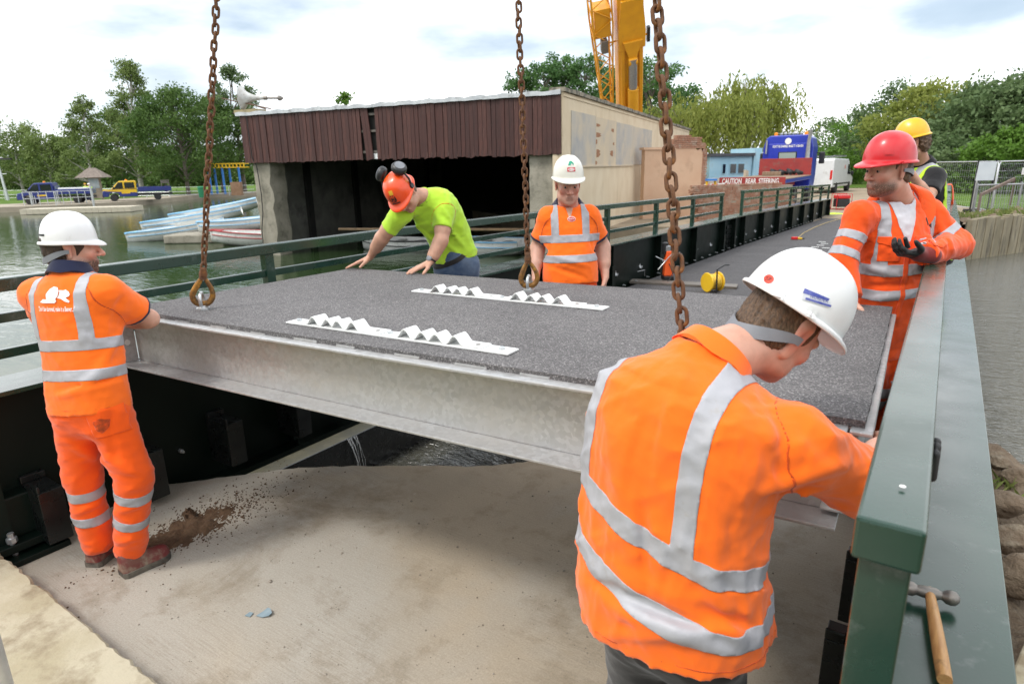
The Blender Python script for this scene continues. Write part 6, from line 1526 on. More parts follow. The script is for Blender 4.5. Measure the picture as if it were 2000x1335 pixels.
def hand_into(f, w, d, back, thumb, curl=.25, spread=.0, sc=1.0, lens=None):
    """w wrist, d pointing along the hand, back = normal of the back of the hand, thumb = side vector towards the thumb"""
    d = nrm(d); back = nrm(np.asarray(back)-d*(np.asarray(back)@d)); s = np.cross(d, back); s = s if s@np.asarray(thumb) > 0 else -s
    offs = (.030,.010,-.010,-.029); ln = (.072,.080,.074,.058); kn = (.088,.092,.088,.080)
    for i in range(4):
        k = np.asarray(w)+sc*(d*kn[i]+s*offs[i]); f.add(rcone(np.asarray(w)+sc*(d*.012+s*offs[i]*.55), k, .0155*sc, .0125*sc, back, .9), .014)
    cl = curl if hasattr(curl, '__len__') else [curl]*4
    for i in range(4):
        p = np.asarray(w)+sc*(d*kn[i]+s*offs[i]); a = .35*cl[i]; rr = .0092
        for j, q in enumerate((.46,.30,.24)):
            a += cl[i]*(.55 if j else .3); dd = nrm(d*math.cos(a)-back*math.sin(a)+s*spread*offs[i]*8); e = p+dd*ln[i]*q*sc; f.add(rcone(p, e, rr*sc, (rr-.0009)*sc), .004); p = e; rr -= .0009
    p = np.asarray(w)+sc*(d*.022+s*.024-back*.004); td = nrm(d*.62+s*.72-back*.25); e = p+td*.046*sc; f.add(rcone(p, e, .0165*sc, .0115*sc), .012); td2 = nrm(d*.85+s*.40-back*.25*(1+cl[0])); e2 = e+td2*.034*sc; f.add(rcone(e, e2, .0112*sc, .0095*sc), .004); f.add(rcone(e2, e2+td2*.022*sc, .0098*sc, .0075*sc), .004)
def arm_into(f, sh, el, wr, sc=1.0, bulk=1.0):
    f.add(rcone(sh, el, .054*sc*bulk, .043*sc*bulk), .02); f.add(rcone(el, wr, .043*sc*bulk, .027*sc), .02)
    m = np.asarray(el)*.72+np.asarray(wr)*.28; d = nrm(np.asarray(wr)-np.asarray(el)); f.add(rcone(np.asarray(el)+d*.03, np.asarray(el)+d*.13, .046*sc*bulk, .040*sc*bulk), .025)
    m = np.asarray(sh)*.55+np.asarray(el)*.45; f.add(rcone(np.asarray(sh)*.7+np.asarray(el)*.3, np.asarray(sh)*.35+np.asarray(el)*.65, .053*sc*bulk, .050*sc*bulk), .025)
def skin_attrs(Vv, L, B, beard=0.0, flush=.5):
    c = L(0,0,0); sc = np.linalg.norm(L(1,0,0)-c); q = (Vv-c)@B.T/sc; x, y, z = q[:,0], q[:,1], q[:,2]
    g = lambda cx, cy, cz, r: np.exp(-((x-cx)**2+(y-cy)**2+(z-cz)**2)/(r*r))
    fl = flush*np.clip(g(.045,.075,-.03,.032)+g(-.045,.075,-.03,.032)+1.1*g(0,.112,-.028,.022)+1.2*g(.085,-.01,0,.03)+1.2*g(-.085,-.01,0,.03)+.8*g(0,.03,-.14,.06)+.7*g(0,-.07,-.10,.05), 0, 1)
    bd = beard*np.clip((-.035-z)/.03, 0, 1)*np.clip((y+.005)/.03, 0, 1)*np.clip((z+.135)/.02, 0, 1)*(np.abs(x) < .085); bd = np.maximum(bd, beard*.9*g(0,.10,-.052,.018)); bd *= 1-g(0,.105,-.068,.014)
    dk = .75*g(0,.104,-.0675,.0)*0 if False else .55*np.clip(g(.010,.103,-.0665,.010)+g(-.010,.103,-.0665,.010), 0, 1); return {'flush': fl, 'beard': bd, 'dark': dk}
def face_details(L, B, par, brow=HAIR_D, sc=1.0):
    ew = M('eye white', (.30,.25,.23), None, rough=.15) if 'eyew' not in MAT else MAT['eyew']; MAT['eyew'] = ew
    ei = MAT.setdefault('iris', M('dark iris', (.03,.022,.018), None, rough=.1))
    for s in (-1,1):
        c = L(s*.031,.0832,.0010); e = MB().lathe(c, [(.0005,-.0118),(.006,-.0102),(.0102,-.006),(.0118,0),(.0102,.006),(.006,.0102),(.0005,.0118)], 14, B[1]).build('eye', ew, par, sm=60)
        MB().lathe(c+B[1]*.0104, [(.0001,.0020),(.0045,.0014),(.0068,-.0006),(.0068,-.002)], 12, B[1]).build('iris', ei, e, sm=60)
        MB().tube([L(s*.014,.1005,.021), L(s*.030,.099,.027), L(s*.046,.089,.022)], [.0045,.0055,.003], 6).build('eyebrow', brow, par, sm=60)
def helmet(par, c, fw, up, mat, a=.125, b=.105, h=.140, peak=.032, ridge=.006, ridges=(0,), vents=False, thick=.004):
    """c = centre of the rim plane"""
    fw = nrm(fw); up = nrm(np.asarray(up)-fw*(np.asarray(up)@fw)); rt = np.cross(fw, up); NT, NP = 72, 22; vs = []; fs = []
    def P(th, ph):
        cp, sp = max(0,math.cos(ph))**.80, math.sin(ph)**.95; x = b*cp*math.sin(th); y = a*cp*math.cos(th); z = h*sp; k = 0
        for rx in ridges: k += ridge*math.exp(-((x-rx)/.016)**2)*min(1, max(0, (z-.035)/.05))
        return np.asarray(c)+rt*x*(1+k*4)+fw*(y*(1+k*1.5))+up*(z+k)
    rings = []
    def rimring(o, dz_): 
        out = []
        for i in range(NT):
            th = 2*math.pi*i/NT; fr = max(0, math.cos(th))**2.2; ex = o*(.011+peak*fr); out.append(np.asarray(c)+rt*(b+ex*.8)*math.sin(th)+fw*(a+ex)*math.cos(th)+up*(dz_-.016*fr*o)); 
        return out
    rings += [rimring(1,-.010), rimring(1.02,-.004), rimring(.9,.001), rimring(.35,.003)]
    for j in range(NP): rings.append([P(2*math.pi*i/NT, .02+(math.pi/2-.06)*j/(NP-1)) for i in range(NT)])
    mb = MB(); mb.loft(rings, cap=False); mb.f.append(tuple(len(mb.v)-NT+i for i in range(NT))); me = mb.mesh('helmet'); smooth(me, 50)
    o = link('helmet', me, mat, par); m = o.modifiers.new('thick', 'SOLIDIFY'); m.thickness = thick; m.offset = -1
    s = o.modifiers.new('sub', 'SUBSURF'); s.levels = 1; s.render_levels = 1
    bvh = BVHTree.FromPolygons([Vector(v) for v in mb.v], mb.f); return o, bvh, rt, fw, up
def decal(par, bvh, name, poly, o, right, up, mat, off=.0012):
    """flat printed patch pressed on a curved shell; poly is a 2-D outline"""
    n = nrm(np.cross(right, up)); xs = [p[0] for p in poly]; 
    bm = bmesh.new(); vs = [bm.verts.new(Vector(np.asarray(o)+nrm(right)*x+nrm(up)*y)) for x, y in poly]; bm.faces.new(vs); bmesh.ops.triangulate(bm, faces=bm.faces); bmesh.ops.subdivide_edges(bm, edges=bm.edges, cuts=4, use_grid_fill=True)
    me = bpy.data.meshes.new(name); bm.to_mesh(me); bm.free(); ob = link(name, me, mat, par); wrap_mesh(ob, bvh, -n, off); return ob
def print_text(par, bvh, name, body, size, o, right, up, mat, off=.0015, fit=None, bold=0.0):
    t = text_mesh(name, body, size, o, right, up, mat, par, extrude=0.0, fit=fit, bold=bold); bm = bmesh.new(); bm.from_mesh(t.data); bmesh.ops.triangulate(bm, faces=bm.faces); bm.to_mesh(t.data); bm.free()
    wrap_mesh(t, bvh, -np.cross(nrm(right), nrm(up)), off); return t
def bvh_of(Vv, Q): return BVHTree.FromPolygons([Vector(v) for v in Vv.tolist()], [tuple(int(i) for i in q) for q in Q])
def harness(par, L, mat, z0=-.02, w=.022, r=.010, drop=.05):
    """nape strap of a helmet, from temple to temple behind the head"""
    rings = []
    for i in range(25):
        a = math.pi*(.98+1.04*i/24) if False else math.pi*(-.02+1.04*i/24); x = math.cos(a)*(.083+.004); y = -.012-math.sin(a)*(.104); z = z0-drop*math.sin(a)**1.5; hw = w*(.55+.45*abs(math.sin(a*2))+.25*math.sin(a)**6)
        rings.append([L(x,y,z-hw*.5), L(x*1.035,y*1.035,z-hw*.5), L(x*1.035,y*1.035,z+hw*.5), L(x,y,z+hw*.5)])
    return MB().loft(rings).build('nape_strap', mat, par, sm=50)
def boot(par, heel, toe, mat, sole, h=.10, w=.05):
    heel = np.asarray(heel, float); toe = np.asarray(toe, float); d = nrm(toe-heel); s = np.cross(V(0,0,1), d); L_ = np.linalg.norm(toe-heel)
    rings = []; srings = []
    for t, ww, hh in ((0,.55,.85),(.06,.78,1.0),(.2,.82,1.0),(.38,.84,.98),(.52,.92,.72),(.7,1.04,.55),(.86,.98,.50),(.95,.72,.42),(1.0,.38,.28)):
        c = heel+d*L_*t; W_ = w*ww; H_ = h*hh
        rings.append([c+s*W_*math.cos(a)*(1 if math.sin(a) < .3 else .92)+V(0,0,.026+max(0, math.sin(a))*H_+min(0, math.sin(a))*.004) for a in np.linspace(0, 2*math.pi, 17)[:-1]])
        srings.append([c+s*(W_+.006)*q+V(0,0,z) for q, z in ((-1,.0),(1,.0),(1.02,.015),(1,.030),(-1,.030),(-1.02,.015))])
    MB().loft(rings).build('boot', mat, par, sm=50); MB().loft(srings).build('boot_sole', sole, par, sm=35)

UZ = V(0,0,1)
ROWS = [(-.20,.178,.122,.135),(-.06,.182,.125,.142),(.12,.176,.122,.125),(.30,.168,.120,.112),(.52,.172,.124,.115),(.72,.182,.122,.125),(.85,.170,.100,.118),(.93,.118,.076,.096),(1.0,.072,.062,.066),(1.06,.052,.05,.05)]
def rows(bx=1.0, by=1.0, belly=0.0, hem=-.2, add=0.0, back=0.0):
    out = []
    for t, x, f, b in ROWS:
        if t < hem: continue
        g = math.exp(-((t-.22)/.26)**2); out.append((t, x*bx+add+.35*belly*g, f*by+add+belly*g, b*by+add+back*math.exp(-((t-.6)/.3)**2)))
    if out[0][0] > hem:
        f0 = out[0]; out.insert(0, (hem,)+f0[1:])
    return out
def bounds(ps, m): ps = np.array(ps); return ps.min(0)-m, ps.max(0)+m
def collar(par, c, ax, fw, r, mat, gap=.55, h=.040, out=.036, name='collar', slope=.35):
    """turned-down polo collar round the neck, open at the throat"""
    ax = nrm(ax); fw = nrm(np.asarray(fw)-ax*(np.asarray(fw)@ax)); rt = np.cross(fw, ax); rings = []
    for i in range(33):
        a = gap+(2*math.pi-2*gap)*i/32; o = fw*math.cos(a)+rt*math.sin(a); fr = (1+math.cos(a))/2; dn = -ax*slope*.06*fr
        b = np.asarray(c)+dn; tip = .022*max(0, 1-min(i, 32-i)/4.0)
        rings.append([b+o*(r-.004)-ax*.012, b+o*(r+.002)+ax*h, b+o*(r+.010)+ax*(h+.002), b+o*(r+out)-ax*(.012+tip)-ax*.006*math.sin(a*5), b+o*(r+out-.006)-ax*(.014+tip), b+o*(r+.004)+ax*(h-.010)])
    return MB().loft(rings).build(name, mat, par, sm=50)
def person(base, label, J, face, hup, skin, ears=1.0, hres=.0048, arms='RL', hands=None, nr=.056, hsc=1.0, beard=0.0, flush=.5, bulk=1.0, group=None):
    g = empty('person', base, label, 'person', group)
    pts = [J['hd']+UZ*.16, J['hd']-UZ*.16]+[J[k] for k in ('sR','sL')]
    for a in arms: pts += [J['e'+a], J['w'+a]]
    for hd_ in (hands or {}).values(): pts.append(hd_['w']+nrm(hd_['d'])*.19)
    lo, hi = bounds(pts+[J['nk']-UZ*.1], .14); f = Field(lo, hi, hres)
    [f.add(rcone(J['s'+q], J['nk']+nrm(J['pel']-J['nk'])*.07, .042, .045), .02) for q in 'RL']; f.add(rcone(J['nk']+nrm(J['pel']-J['nk'])*.09, J['nk'], .055, .05), .03)
    for a in arms: arm_into(f, J['s'+a], J['e'+a], J['w'+a], 1.0, bulk)
    for h_ in (hands or {}).values(): hand_into(f, **h_)
    L, B = head_into(f, J['hd'], face, hup, hsc, J['nk']+nrm(J['hd']-J['nk'])*-.01, nr, ears)
    Vv, Q = f.mesh(); Vv = relax(Vv, Q, 1, .35); me = make_mesh('body', Vv, Q, skin_attrs(Vv, L, B, beard, flush)); link('body', me, skin, g); return g, L, B
THREAD = cloth('seam thread', (.62,.075,.006)); 
def upper(g, J, mat, rws, hemline=True, slant=0.0, neck=.070, sleeve=.62, sr=(.070,.070), h=.0075, wr=(), extra=(), name='shirt', cuffcut=True, k=.06, amp=.006, seed=1, arms='RL', forearm=False, mid=None, fr=(.062,.052)):
    """shirt or jacket: torso sweep + sleeves, cut at hem and cuffs; returns what the trims need"""
    spine = [J['pel'], J.get('mid', (J['pel']+J['nk'])/2), J['nk']]; rs = J['sR']-J['sL']; sw = Sweep(spine, [J.get('pr', rs), nrm(J.get('pr', rs))+nrm(rs), rs], rws, slant)
    pts = spine+[J['sR'], J['sL']]+[J['e'+a] for a in arms]+([J['w'+a] for a in arms] if forearm else [])
    lo, hi = bounds(pts, .26); f = Field(lo, hi, h); f.add(sw.prim(), 0); sl = []
    upv = nrm(J['nk']-spine[1])
    for a in 'RL': f.add(rcone(J['nk']-upv*.050, J['s'+a]+upv*.004, .056, sr[0]*.92), .05)
    for a in arms:
        s_, e_ = J['s'+a], J['e'+a]; d = e_-s_
        if forearm:
            p1 = rcone(s_, e_, sr[0], sr[1]); p2 = rcone(e_, J['w'+a], fr[0], fr[1], cut=(e_+(J['w'+a]-e_)*.97, nrm(J['w'+a]-e_))); f.add(p1, k); f.add(p2, .03); sl += [p1, p2]
        else:
            c = s_+d*sleeve; p1 = rcone(s_, s_+d*(sleeve+.25), sr[0], sr[1], cut=(c, nrm(d))); f.add(p1, k); sl.append(p1)
    for e in extra: f.add(e, .05)
    nd = nrm(J['hd']-J['nk']); f.sub(rcone(J['nk']+nd*.035, J['nk']+nd*.2, neck, neck*1.05), .015)
    sdf_t = lambda P: sw.fn(P)
    wf = wrinkle(seed, 17, amp); wf2 = wrinkle(seed+5, 48, amp*.55)
    cr = f.folds(wr); f.disp(lambda P: wf(P)+wf2(P)+sum(c(P) for c in cr), .06)
    # keep cuffs and hem crisp after the folds
    for a in arms:
        s_, e_ = J['s'+a], J['e'+a]
        if not forearm:
            c = s_+(e_-s_)*sleeve; n_ = nrm(e_-s_); f.sub((lambda P, c=c, n_=n_: np.maximum(np.maximum(-((P-c.astype(F4))@n_.astype(F4)), (P-c.astype(F4))@n_.astype(F4)-.12), np.linalg.norm(P-c.astype(F4), axis=-1)-.16), c-.17, c+.17), .002)
    z0 = rws[0][0]*sw.T; ix = np.nonzero(np.abs(f.D) < .03); Pz = (f.lo+f.h*np.stack(ix, -1)).astype(F4); f.D[ix] = np.maximum(f.D[ix], (z0-sw.local(Pz)[0]).astype(F4))
    Vv, Q = f.mesh(); Vv = relax(Vv, Q, 1, .4); me = make_mesh(name, Vv, Q); o = link(name, me, mat, g)
    t, x, y = sw.local(Vv); dsl = np.min([p[0](Vv.astype(F4)) for p in sl], 0) if sl else np.full(len(Vv), 1.0); dto = sw.fn(Vv); t, x, y = [relax_s(q, Q, 5) for q in (t, x, y)]; dd = relax_s(dsl-dto, Q, 3)
    seam = np.minimum(.0026-np.abs(dd-.004), .3); clip_shell('seam', Vv, Q, seam, .0009, THREAD, o, True)
    if hemline: clip_shell('hem_stitch', Vv, Q, .0013-np.abs(t-(rws[0][0]*sw.T+.028)), .0009, THREAD, o, True)
    return dict(o=o, V=Vv, Q=Q, t=t, x=x, y=y, dsl=dsl, dto=dto, sw=sw, sl=sl)
def bands(S, par, levels, xs=None, w=.025, top=None, mat=TAPE, off=.0022, slant=0.0, xc=0.0, back=True, front=True):
    t = S['t']+slant*S['x']; arm = (S['dsl']-S['dto'])+.010
    hs = np.max([w-np.abs(t-l) for l in levels], 0) if levels else np.full(len(t), -1.0)
    if xs is not None:
        vs = np.minimum(w-np.abs(np.abs(S['x']-xc)-xs), t-max(levels)); 
        if not front: vs = np.where(S['y'] > .03, -1, vs)
        hs = np.maximum(hs, vs)
    return clip_shell('reflective_tape', S['V'], S['Q'], np.minimum(hs, arm), off, mat, par)
def cuff_band(S, par, a, b, lo, hi, mat, off=.0022, name='sleeve_cuff'):
    a = np.asarray(a); b = np.asarray(b); L_ = np.linalg.norm(b-a); t = (S['V']-a)@((b-a)/L_); rad = np.linalg.norm((S['V']-a)-t[:,None]*((b-a)/L_), axis=1)
    s = np.minimum(np.minimum(t-lo*L_, hi*L_-t), .125-rad); s = np.minimum(s, (S['dto']-S['dsl'])+.02); return clip_shell(name, S['V'], S['Q'], s, off, mat, par)
def trousers(g, J, mat, h=.009, hip=(.176,.132), th=(.098,.078), sh=(.080,.078), amp=.009, seed=3, ankle=.03, pr=None, wr=(), name='trousers', top=.08):
    pr = nrm(pr if pr is not None else J.get('pr', J['sR']-J['sL'])); up = nrm(J['nk']-J['pel']); pts = [J['pel']+up*.2]
    for a in 'RL': pts += [J['k'+a], J['a'+a]]
    lo, hi = bounds(pts, .2); f = Field(lo, hi, h); fwv = np.cross(UZ, pr); Bm = np.stack([pr, fwv, UZ])
    f.add(ell(J['pel']+up*.0, (hip[0],hip[1],.17), Bm), .02); f.add(rcone(J['pel'], J['pel']+up*top, .125, .12, fwv, .95), .03); legs = []
    for a, s in (('R',1),('L',-1)):
        hj = J['pel']+pr*s*.088-UZ*.04; kn, an = J['k'+a], J['a'+a]; p1 = rcone(hj, kn, th[0], th[1]); d = nrm(an-kn); p2 = rcone(kn, an, sh[0], sh[1], cut=(an+d*ankle, d)); f.add(p1, .045); f.add(p2, .03); legs += [p2]
    st = np.eye(3); wf = wrinkle(seed, 15, amp, np.diag([1,1,1.7])); w2 = wrinkle(seed+9, 34, amp*.45, np.diag([.8,.8,1.8])); cr = f.folds(wr); f.disp(lambda P: wf(P)+w2(P)+sum(c(P) for c in cr), .06)
    for a in 'RL':
        kn, an = J['k'+a], J['a'+a]; d = nrm(an-kn); c = an+d*ankle; f.sub((lambda P, c=c, d=d: np.maximum(-((P-c.astype(F4))@d.astype(F4)), np.linalg.norm(P-c.astype(F4), axis=-1)-.14), c-.15, c+.15), .002)
    Vv, Q = f.mesh(); Vv = relax(Vv, Q, 1, .4); o = link(name, make_mesh(name, Vv, Q), mat, g); return dict(o=o, V=Vv, Q=Q)
def leg_tape(T_, par, J, a, heights, w=.026):
    kn, an = J['k'+a], J['a'+a]; ax = nrm(an-kn); t = (T_['V']-kn)@ax; rad = np.linalg.norm((T_['V']-kn)-t[:,None]*ax, axis=1); L_ = np.linalg.norm(an-kn)
    s = np.minimum(np.max([w-np.abs(t-q*L_) for q in heights], 0), .14-rad); other = 'L' if a == 'R' else 'R'; d2 = np.linalg.norm(T_['V']-(J['k'+other]+np.clip(((T_['V']-J['k'+other])@nrm(J['a'+other]-J['k'+other]))[:,None],0,.5)*nrm(J['a'+other]-J['k'+other])), axis=1)
    s = np.minimum(s, d2-rad); return clip_shell('reflective_tape', T_['V'], T_['Q'], s, .0022, TAPE, par)
def hair(g, L, B, sc, mat, low=-.055, front=.03, grow=.010, rough=.004, seed=2, h=.005, curl=0.0):
    c = L(0,0,0); f = Field(c-.17, c+.17, h); f.add(ell(L(0,-.014,.032), np.array((.079,.100,.090))*sc+grow, B), 0); f.add(ell(L(0,-.045,-.035), np.array((.066,.058,.055))*sc+grow, B), .03)
    St = B.T@np.diag([1, .55, .28])@B; wf = wrinkle(seed, 150, rough*2.2, St, 7); w2 = wrinkle(seed+1, 55, curl, None, 5)
    f.disp(lambda P: wf(P)+w2(P), .04)
    q = lambda P: (P-c.astype(F4))@B.T.astype(F4)/sc
    def keep(P):
        k = q(P); y, z = k[...,1], k[...,2]; return np.minimum((front-np.clip(-z*.9, 0, .06))-y, z-(low-.5*np.clip(-y-.03, 0, .1)))
    for s_ in (-1,1): f.sub(ell(L(s_*.09,-.004,-.012), np.array((.05,.026,.046))*sc, B), .008)     # cut round the ears
    f.sub((lambda P: keep(P), c-.17, c+.17), .006); Vv, Q = f.mesh(); return link('hair', make_mesh('hair', Vv, Q), mat, g)
WBOOT = M('muddy oxblood leather', (.15,.018,.018), (.16,.07,.05), 9, .6, bmp=.4, bscale=50, bdist=.004, dirt=(.26,.21,.15), dscale=14, dlo=.5, dhi=.7); WSOLE = M('muddy rubber sole', (.05,.045,.04), (.16,.14,.11), 14, .85, dirt=(.22,.18,.13), dscale=10); GREYP = M('grey strap plastic', (.22,.23,.25), (.17,.18,.2), 10, .5); PINKISH = None
PW_ = M('white print', (.80,.78,.76), None, rough=.7); PR_ = M('red print', (.55,.03,.04), None, rough=.5); PB_ = M('blue print', (.05,.07,.36), (.12,.14,.42), 60, .5, lo=.4, hi=.6); PK_ = M('black print', (.012,.012,.012), None, rough=.5); PG_ = M('green print', (.02,.32,.20), None, rough=.5); PO_ = M('orange red print', (.75,.06,.03), None, rough=.5); PY_ = M('worn yellow print', (.75,.42,.03), None, rough=.5)

# ================================================================== 1. man at the left, back to us, elbow on the panel
J = dict(pel=at(176,790,2.86), nk=at(140,531,2.95), sL=at(76,576,2.97), sR=at(208,571,2.91), hd=at(140,484,2.99))
J['eR'] = at(292,622,3.12); J['wR'] = at(214,632,3.28); J['eL'] = at(108,655,3.24); J['wL'] = at(180,640,3.34)
fL = nrm(_FW*.98+u_*.16); J['pr'] = nrm(u_*.98-_FW*.16)
J['kR'] = at(262,930,2.86); J['kL'] = at(160,925,2.92); J['aR'] = onz(264,1108,0)+V(0,0,.13); J['aL'] = onz(200,1096,0)+V(0,0,.13)
face = nrm(u_*.86+_FW*.50-UZ*.05)
g1, L, B = person(gp(215,2.9,0), 'man in orange polo and trousers seen from behind with his elbow on the panel', J, face, UZ, SKIN_A, beard=1.0,
    hands={'R': dict(w=J['wR'], d=nrm(J['wR']-J['eR']), back=UZ, thumb=_FW, curl=.3), 'L': dict(w=J['wL'], d=u_, back=UZ, thumb=-_FW, curl=.3)})
def wl(p, q, w, amp): return crease(p, q, w, amp)
S = upper(g1, J, ORG, rows(1.02,1.06,0,-.04,.010), sleeve=.72, sr=(.074,.076), seed=11, amp=.007, wr=[
    (240,640,170,770,.02,0.015), (245,700,130,770,.022,0.019), (110,775,240,745,.012,0.019), (110,762,225,738,.012,-0.019), (225,610,245,575,.018,-0.019)])
Ls = S['sw'].T
bands(S, S['o'], [.165, .305], .128, w=.0255, slant=.0)
cuff_band(S, S['o'], J['sR'], J['eR'], .66, .80, NAVY); cuff_band(S, S['o'], J['sL'], J['eL'], .66, .80, NAVY)
collar(S['o'], J['nk']+V(0,0,.012), J['hd']-J['nk']+UZ*.1, fL, .066, NAVY)
bv = bvh_of(S['V'], S['Q'])
# white beaver emblem and motto printed on the back
bo = at(104,577,2.80); er, eu = nrm(u_*.98-_FW*.16), nrm(J['nk']-J['pel']); sc_ = .00195
bev = [(-36,-16),(-26,-9),(-17,-9),(-18,2),(-12,14),(-2,20),(8,18),(13,10),(12,0),(6,-8),(8,-13),(2,-18),(-10,-18),(-24,-18)]
bev2 = [(14,12),(22,11),(27,13),(29,11),(34,8),(37,3),(35,-2),(28,-5),(36,-13),(34,-17),(26,-14),(18,-8),(10,-6),(14,0),(16,6)]
for q, bp_ in enumerate((bev, bev2)): decal(S['o'], bv, 'beaver_emblem', [(x*sc_, y*sc_) for x, y in bp_], bo, er, eu, PW_, .003)
print_text(S['o'], bv, 'motto', '"Don\'t be dammed, make it a Beaver..."', .030, bo-eu*.062+er*.004, er, eu, PW_, .003, fit=.172, bold=.0006)
T_ = trousers(g1, J, ORGT, th=(.108,.090), sh=(.088,.082), seed=31, amp=.013, ankle=.055, wr=[(200,890,280,930,.02,0.027), (215,830,280,890,.03,-0.019), (140,870,200,900,.02,0.023), (215,800,225,900,.018,-0.027), (225,1000,285,985,.014,0.023), (150,1000,215,975,.014,0.023), (225,1060,290,1045,.014,0.023)])
leg_tape(T_, T_['o'], J, 'R', (.22,.58)); leg_tape(T_, T_['o'], J, 'L', (.24,.60))
pc = at(205,822,2.75)
patch('back_pocket', T_, [(-.066,.075),(.07,.085),(.066,-.07),(-.056,-.085)], pc, er, UZ, ORGT, T_['o'], .005)
SM = cloth('oily smudge', (.40,.06,.012), (.95,.1,.01), dlo=.45, dhi=.62, dscale=30)
patch('dirt_smudge', T_, [(-.03,.02),(.0,.035),(.02,.02),(.01,-.02),(-.01,-.045),(-.025,-.02)], pc+UZ*-.015-er*.012, er, UZ, SM, T_['o'], .0065)
for x, y in ((243,862),(268,852),(275,942)): patch('dirt_smudge', T_, [(-.012,.006),(.0,.012),(.014,.004),(.004,-.012)], at(x,y,2.75), er, UZ, BLK, T_['o'], .003)
boot(g1, onz(238,1126,0), onz(330,1082,0), WBOOT, WSOLE, .105, .056); boot(g1, onz(180,1108,0), onz(236,1062,0), WBOOT, WSOLE, .105, .056)
hair(g1, L, B, 1.0, HAIR_D, low=-.075, front=.055)
hm_, hb_, hr_, hf_, hu_ = helmet(g1, L(0,-.005,.032), face+UZ*.02, UZ+face*.02, SH_W, ridges=(0,), a=.114, b=.102, h=.134, peak=.022)
harness(hm_, L, GREYP, -.01, .030); decal(hm_, hb_, 'maker_mark', [(-.022,-.004),(.022,-.004),(.022,.005),(-.022,.005)], L(.0,-.10,.065)+B[0]*.03, nrm(B[0]*-.0+u_*.8+_FW*.1), UZ, PK_)

# ================================================================== 2. man leaning on the far edge in the lime T-shirt
J = dict(pel=at(892,515,5.02), nk=at(826,384,4.80), sR=at(778,424,4.76), sL=at(868,414,4.82), hd=at(789,378,4.68), mid=at(868,440,4.97))
J['eR'] = at(748,462,4.82); J['wR'] = at(722,503,4.96); J['eL'] = at(862,468,4.72); J['wL'] = at(840,512,4.66)
J['pr'] = nrm(-u_*.9-_FW*.3)
for k_, x in (('R',868),('L',905)): J['k'+k_] = gp(x,5.2,.72); J['a'+k_] = gp(x,5.3,.32)
hf = nrm(-UZ*.74-_FW*.60-u_*.12); hu = nrm(UZ*.62-_FW*.62-u_*.48)
g2, L, B = person(gp(890,5.25,.22), 'man in lime T-shirt and orange helmet leaning both hands on the panel', J, hf, hu, SKIN_B, bulk=1.16, hres=.0052,
    hands={'R': dict(w=J['wR'], d=nrm(-u_*.85-_FW*.45-UZ*.30), back=nrm(UZ+_FW*.2), thumb=u_-_FW*.6, curl=.06, spread=.9, sc=1.2), 'L': dict(w=J['wL'], d=nrm(-u_*.80-_FW*.50-UZ*.30), back=nrm(UZ+_FW*.1), thumb=u_-_FW*1.2, curl=.06, spread=.9, sc=1.2)})
S = upper(g2, J, LIME, rows(1.0,1.0,0,.05,.006,.0), sleeve=.60, sr=(.068,.078), seed=13, amp=.008, wr=[(850,420,905,480,.02,0.019), (800,430,870,490,.02,0.019), (840,450,900,500,.014,0.019), (860,400,880,430,.015,0.015)])
collar(S['o'], J['nk']+nrm(J['hd']-J['nk'])*.012, nrm(J['hd']-J['nk'])+UZ*.5, -_FW, .064, LIME, gap=.02, h=.012, out=.010, name='neckband', slope=.3)
T_ = trousers(g2, J, JEAN, seed=33, amp=.007)
S2 = clip_shell('belt', T_['V'], T_['Q'], .018-np.abs((T_['V']-J['pel'])@nrm(J['nk']-J['pel'])-.085), .003, BLK, T_['o'])
hm_, hb_, hr_, hf_, hu_ = helmet(g2, L(0,-.002,.036), hf, hu, SH_O, a=.128, b=.108, h=.142, peak=.036, ridge=.003)
EMB = MAT['black']
def muff(par, c, ax, up2, col):
    m = MB().lathe(c, [(.036,-.026),(.050,-.020),(.055,-.006),(.055,.010),(.047,.024),(.026,.030)], 22, ax).build('ear_muff', col, par, sm=50)
    MB().lathe(np.asarray(c)+nrm(ax)*.026, [(.036,0),(.036,.006),(.012,.008)], 18, ax).build('muff_plate', GREYP, m, sm=50); return m
for s in (-1,1):
    piv = np.asarray(L(s*.108,-.005,.050)); mc = np.asarray(L(s*.080,-.070,.175)); ax = nrm(hr_*s*.75+hu_*.75-hf_*.25)
    MB().tube([piv, piv+hr_*s*.012+hu_*.05-hf_*.02, mc+ax*.01], [.010,.008,.007], 8).build('muff_arm', EMB, hm_, sm=50); MB().lathe(piv, [(.018,-.008),(.022,0),(.018,.010)], 14, hr_*s).build('muff_pivot', EMB, hm_, sm=50); muff(hm_, mc, ax, hu_, EMB)
# crowned H emblem on the helmet front
eo = np.asarray(L(0,.15,.112)); eR_ = -hr_*1.0; eU_ = nrm(hu_*.85-hf_*.5)
for poly in ([(-.020,.012),(-.015,.012),(-.015,-.006),(-.008,-.014),(.008,-.014),(.015,-.006),(.015,.012),(.020,.012),(.020,-.008),(.010,-.019),(-.010,-.019),(-.020,-.008)], [(-.008,.010),(-.004,.010),(-.004,.002),(.004,.002),(.004,.010),(.008,.010),(.008,-.009),(.004,-.009),(.004,-.002),(-.004,-.002),(-.004,-.009),(-.008,-.009)], [(-.016,.016),(-.012,.022),(-.008,.016)], [(-.004,.017),(0,.024),(.004,.017)], [(.008,.016),(.012,.022),(.016,.016)], [(-.026,-.023),(.026,-.023),(.026,-.030),(-.026,-.030)]):
    decal(hm_, hb_, 'crown_emblem', [(x*1.35, y*1.35) for x, y in poly], eo, eR_, eU_, PK_)
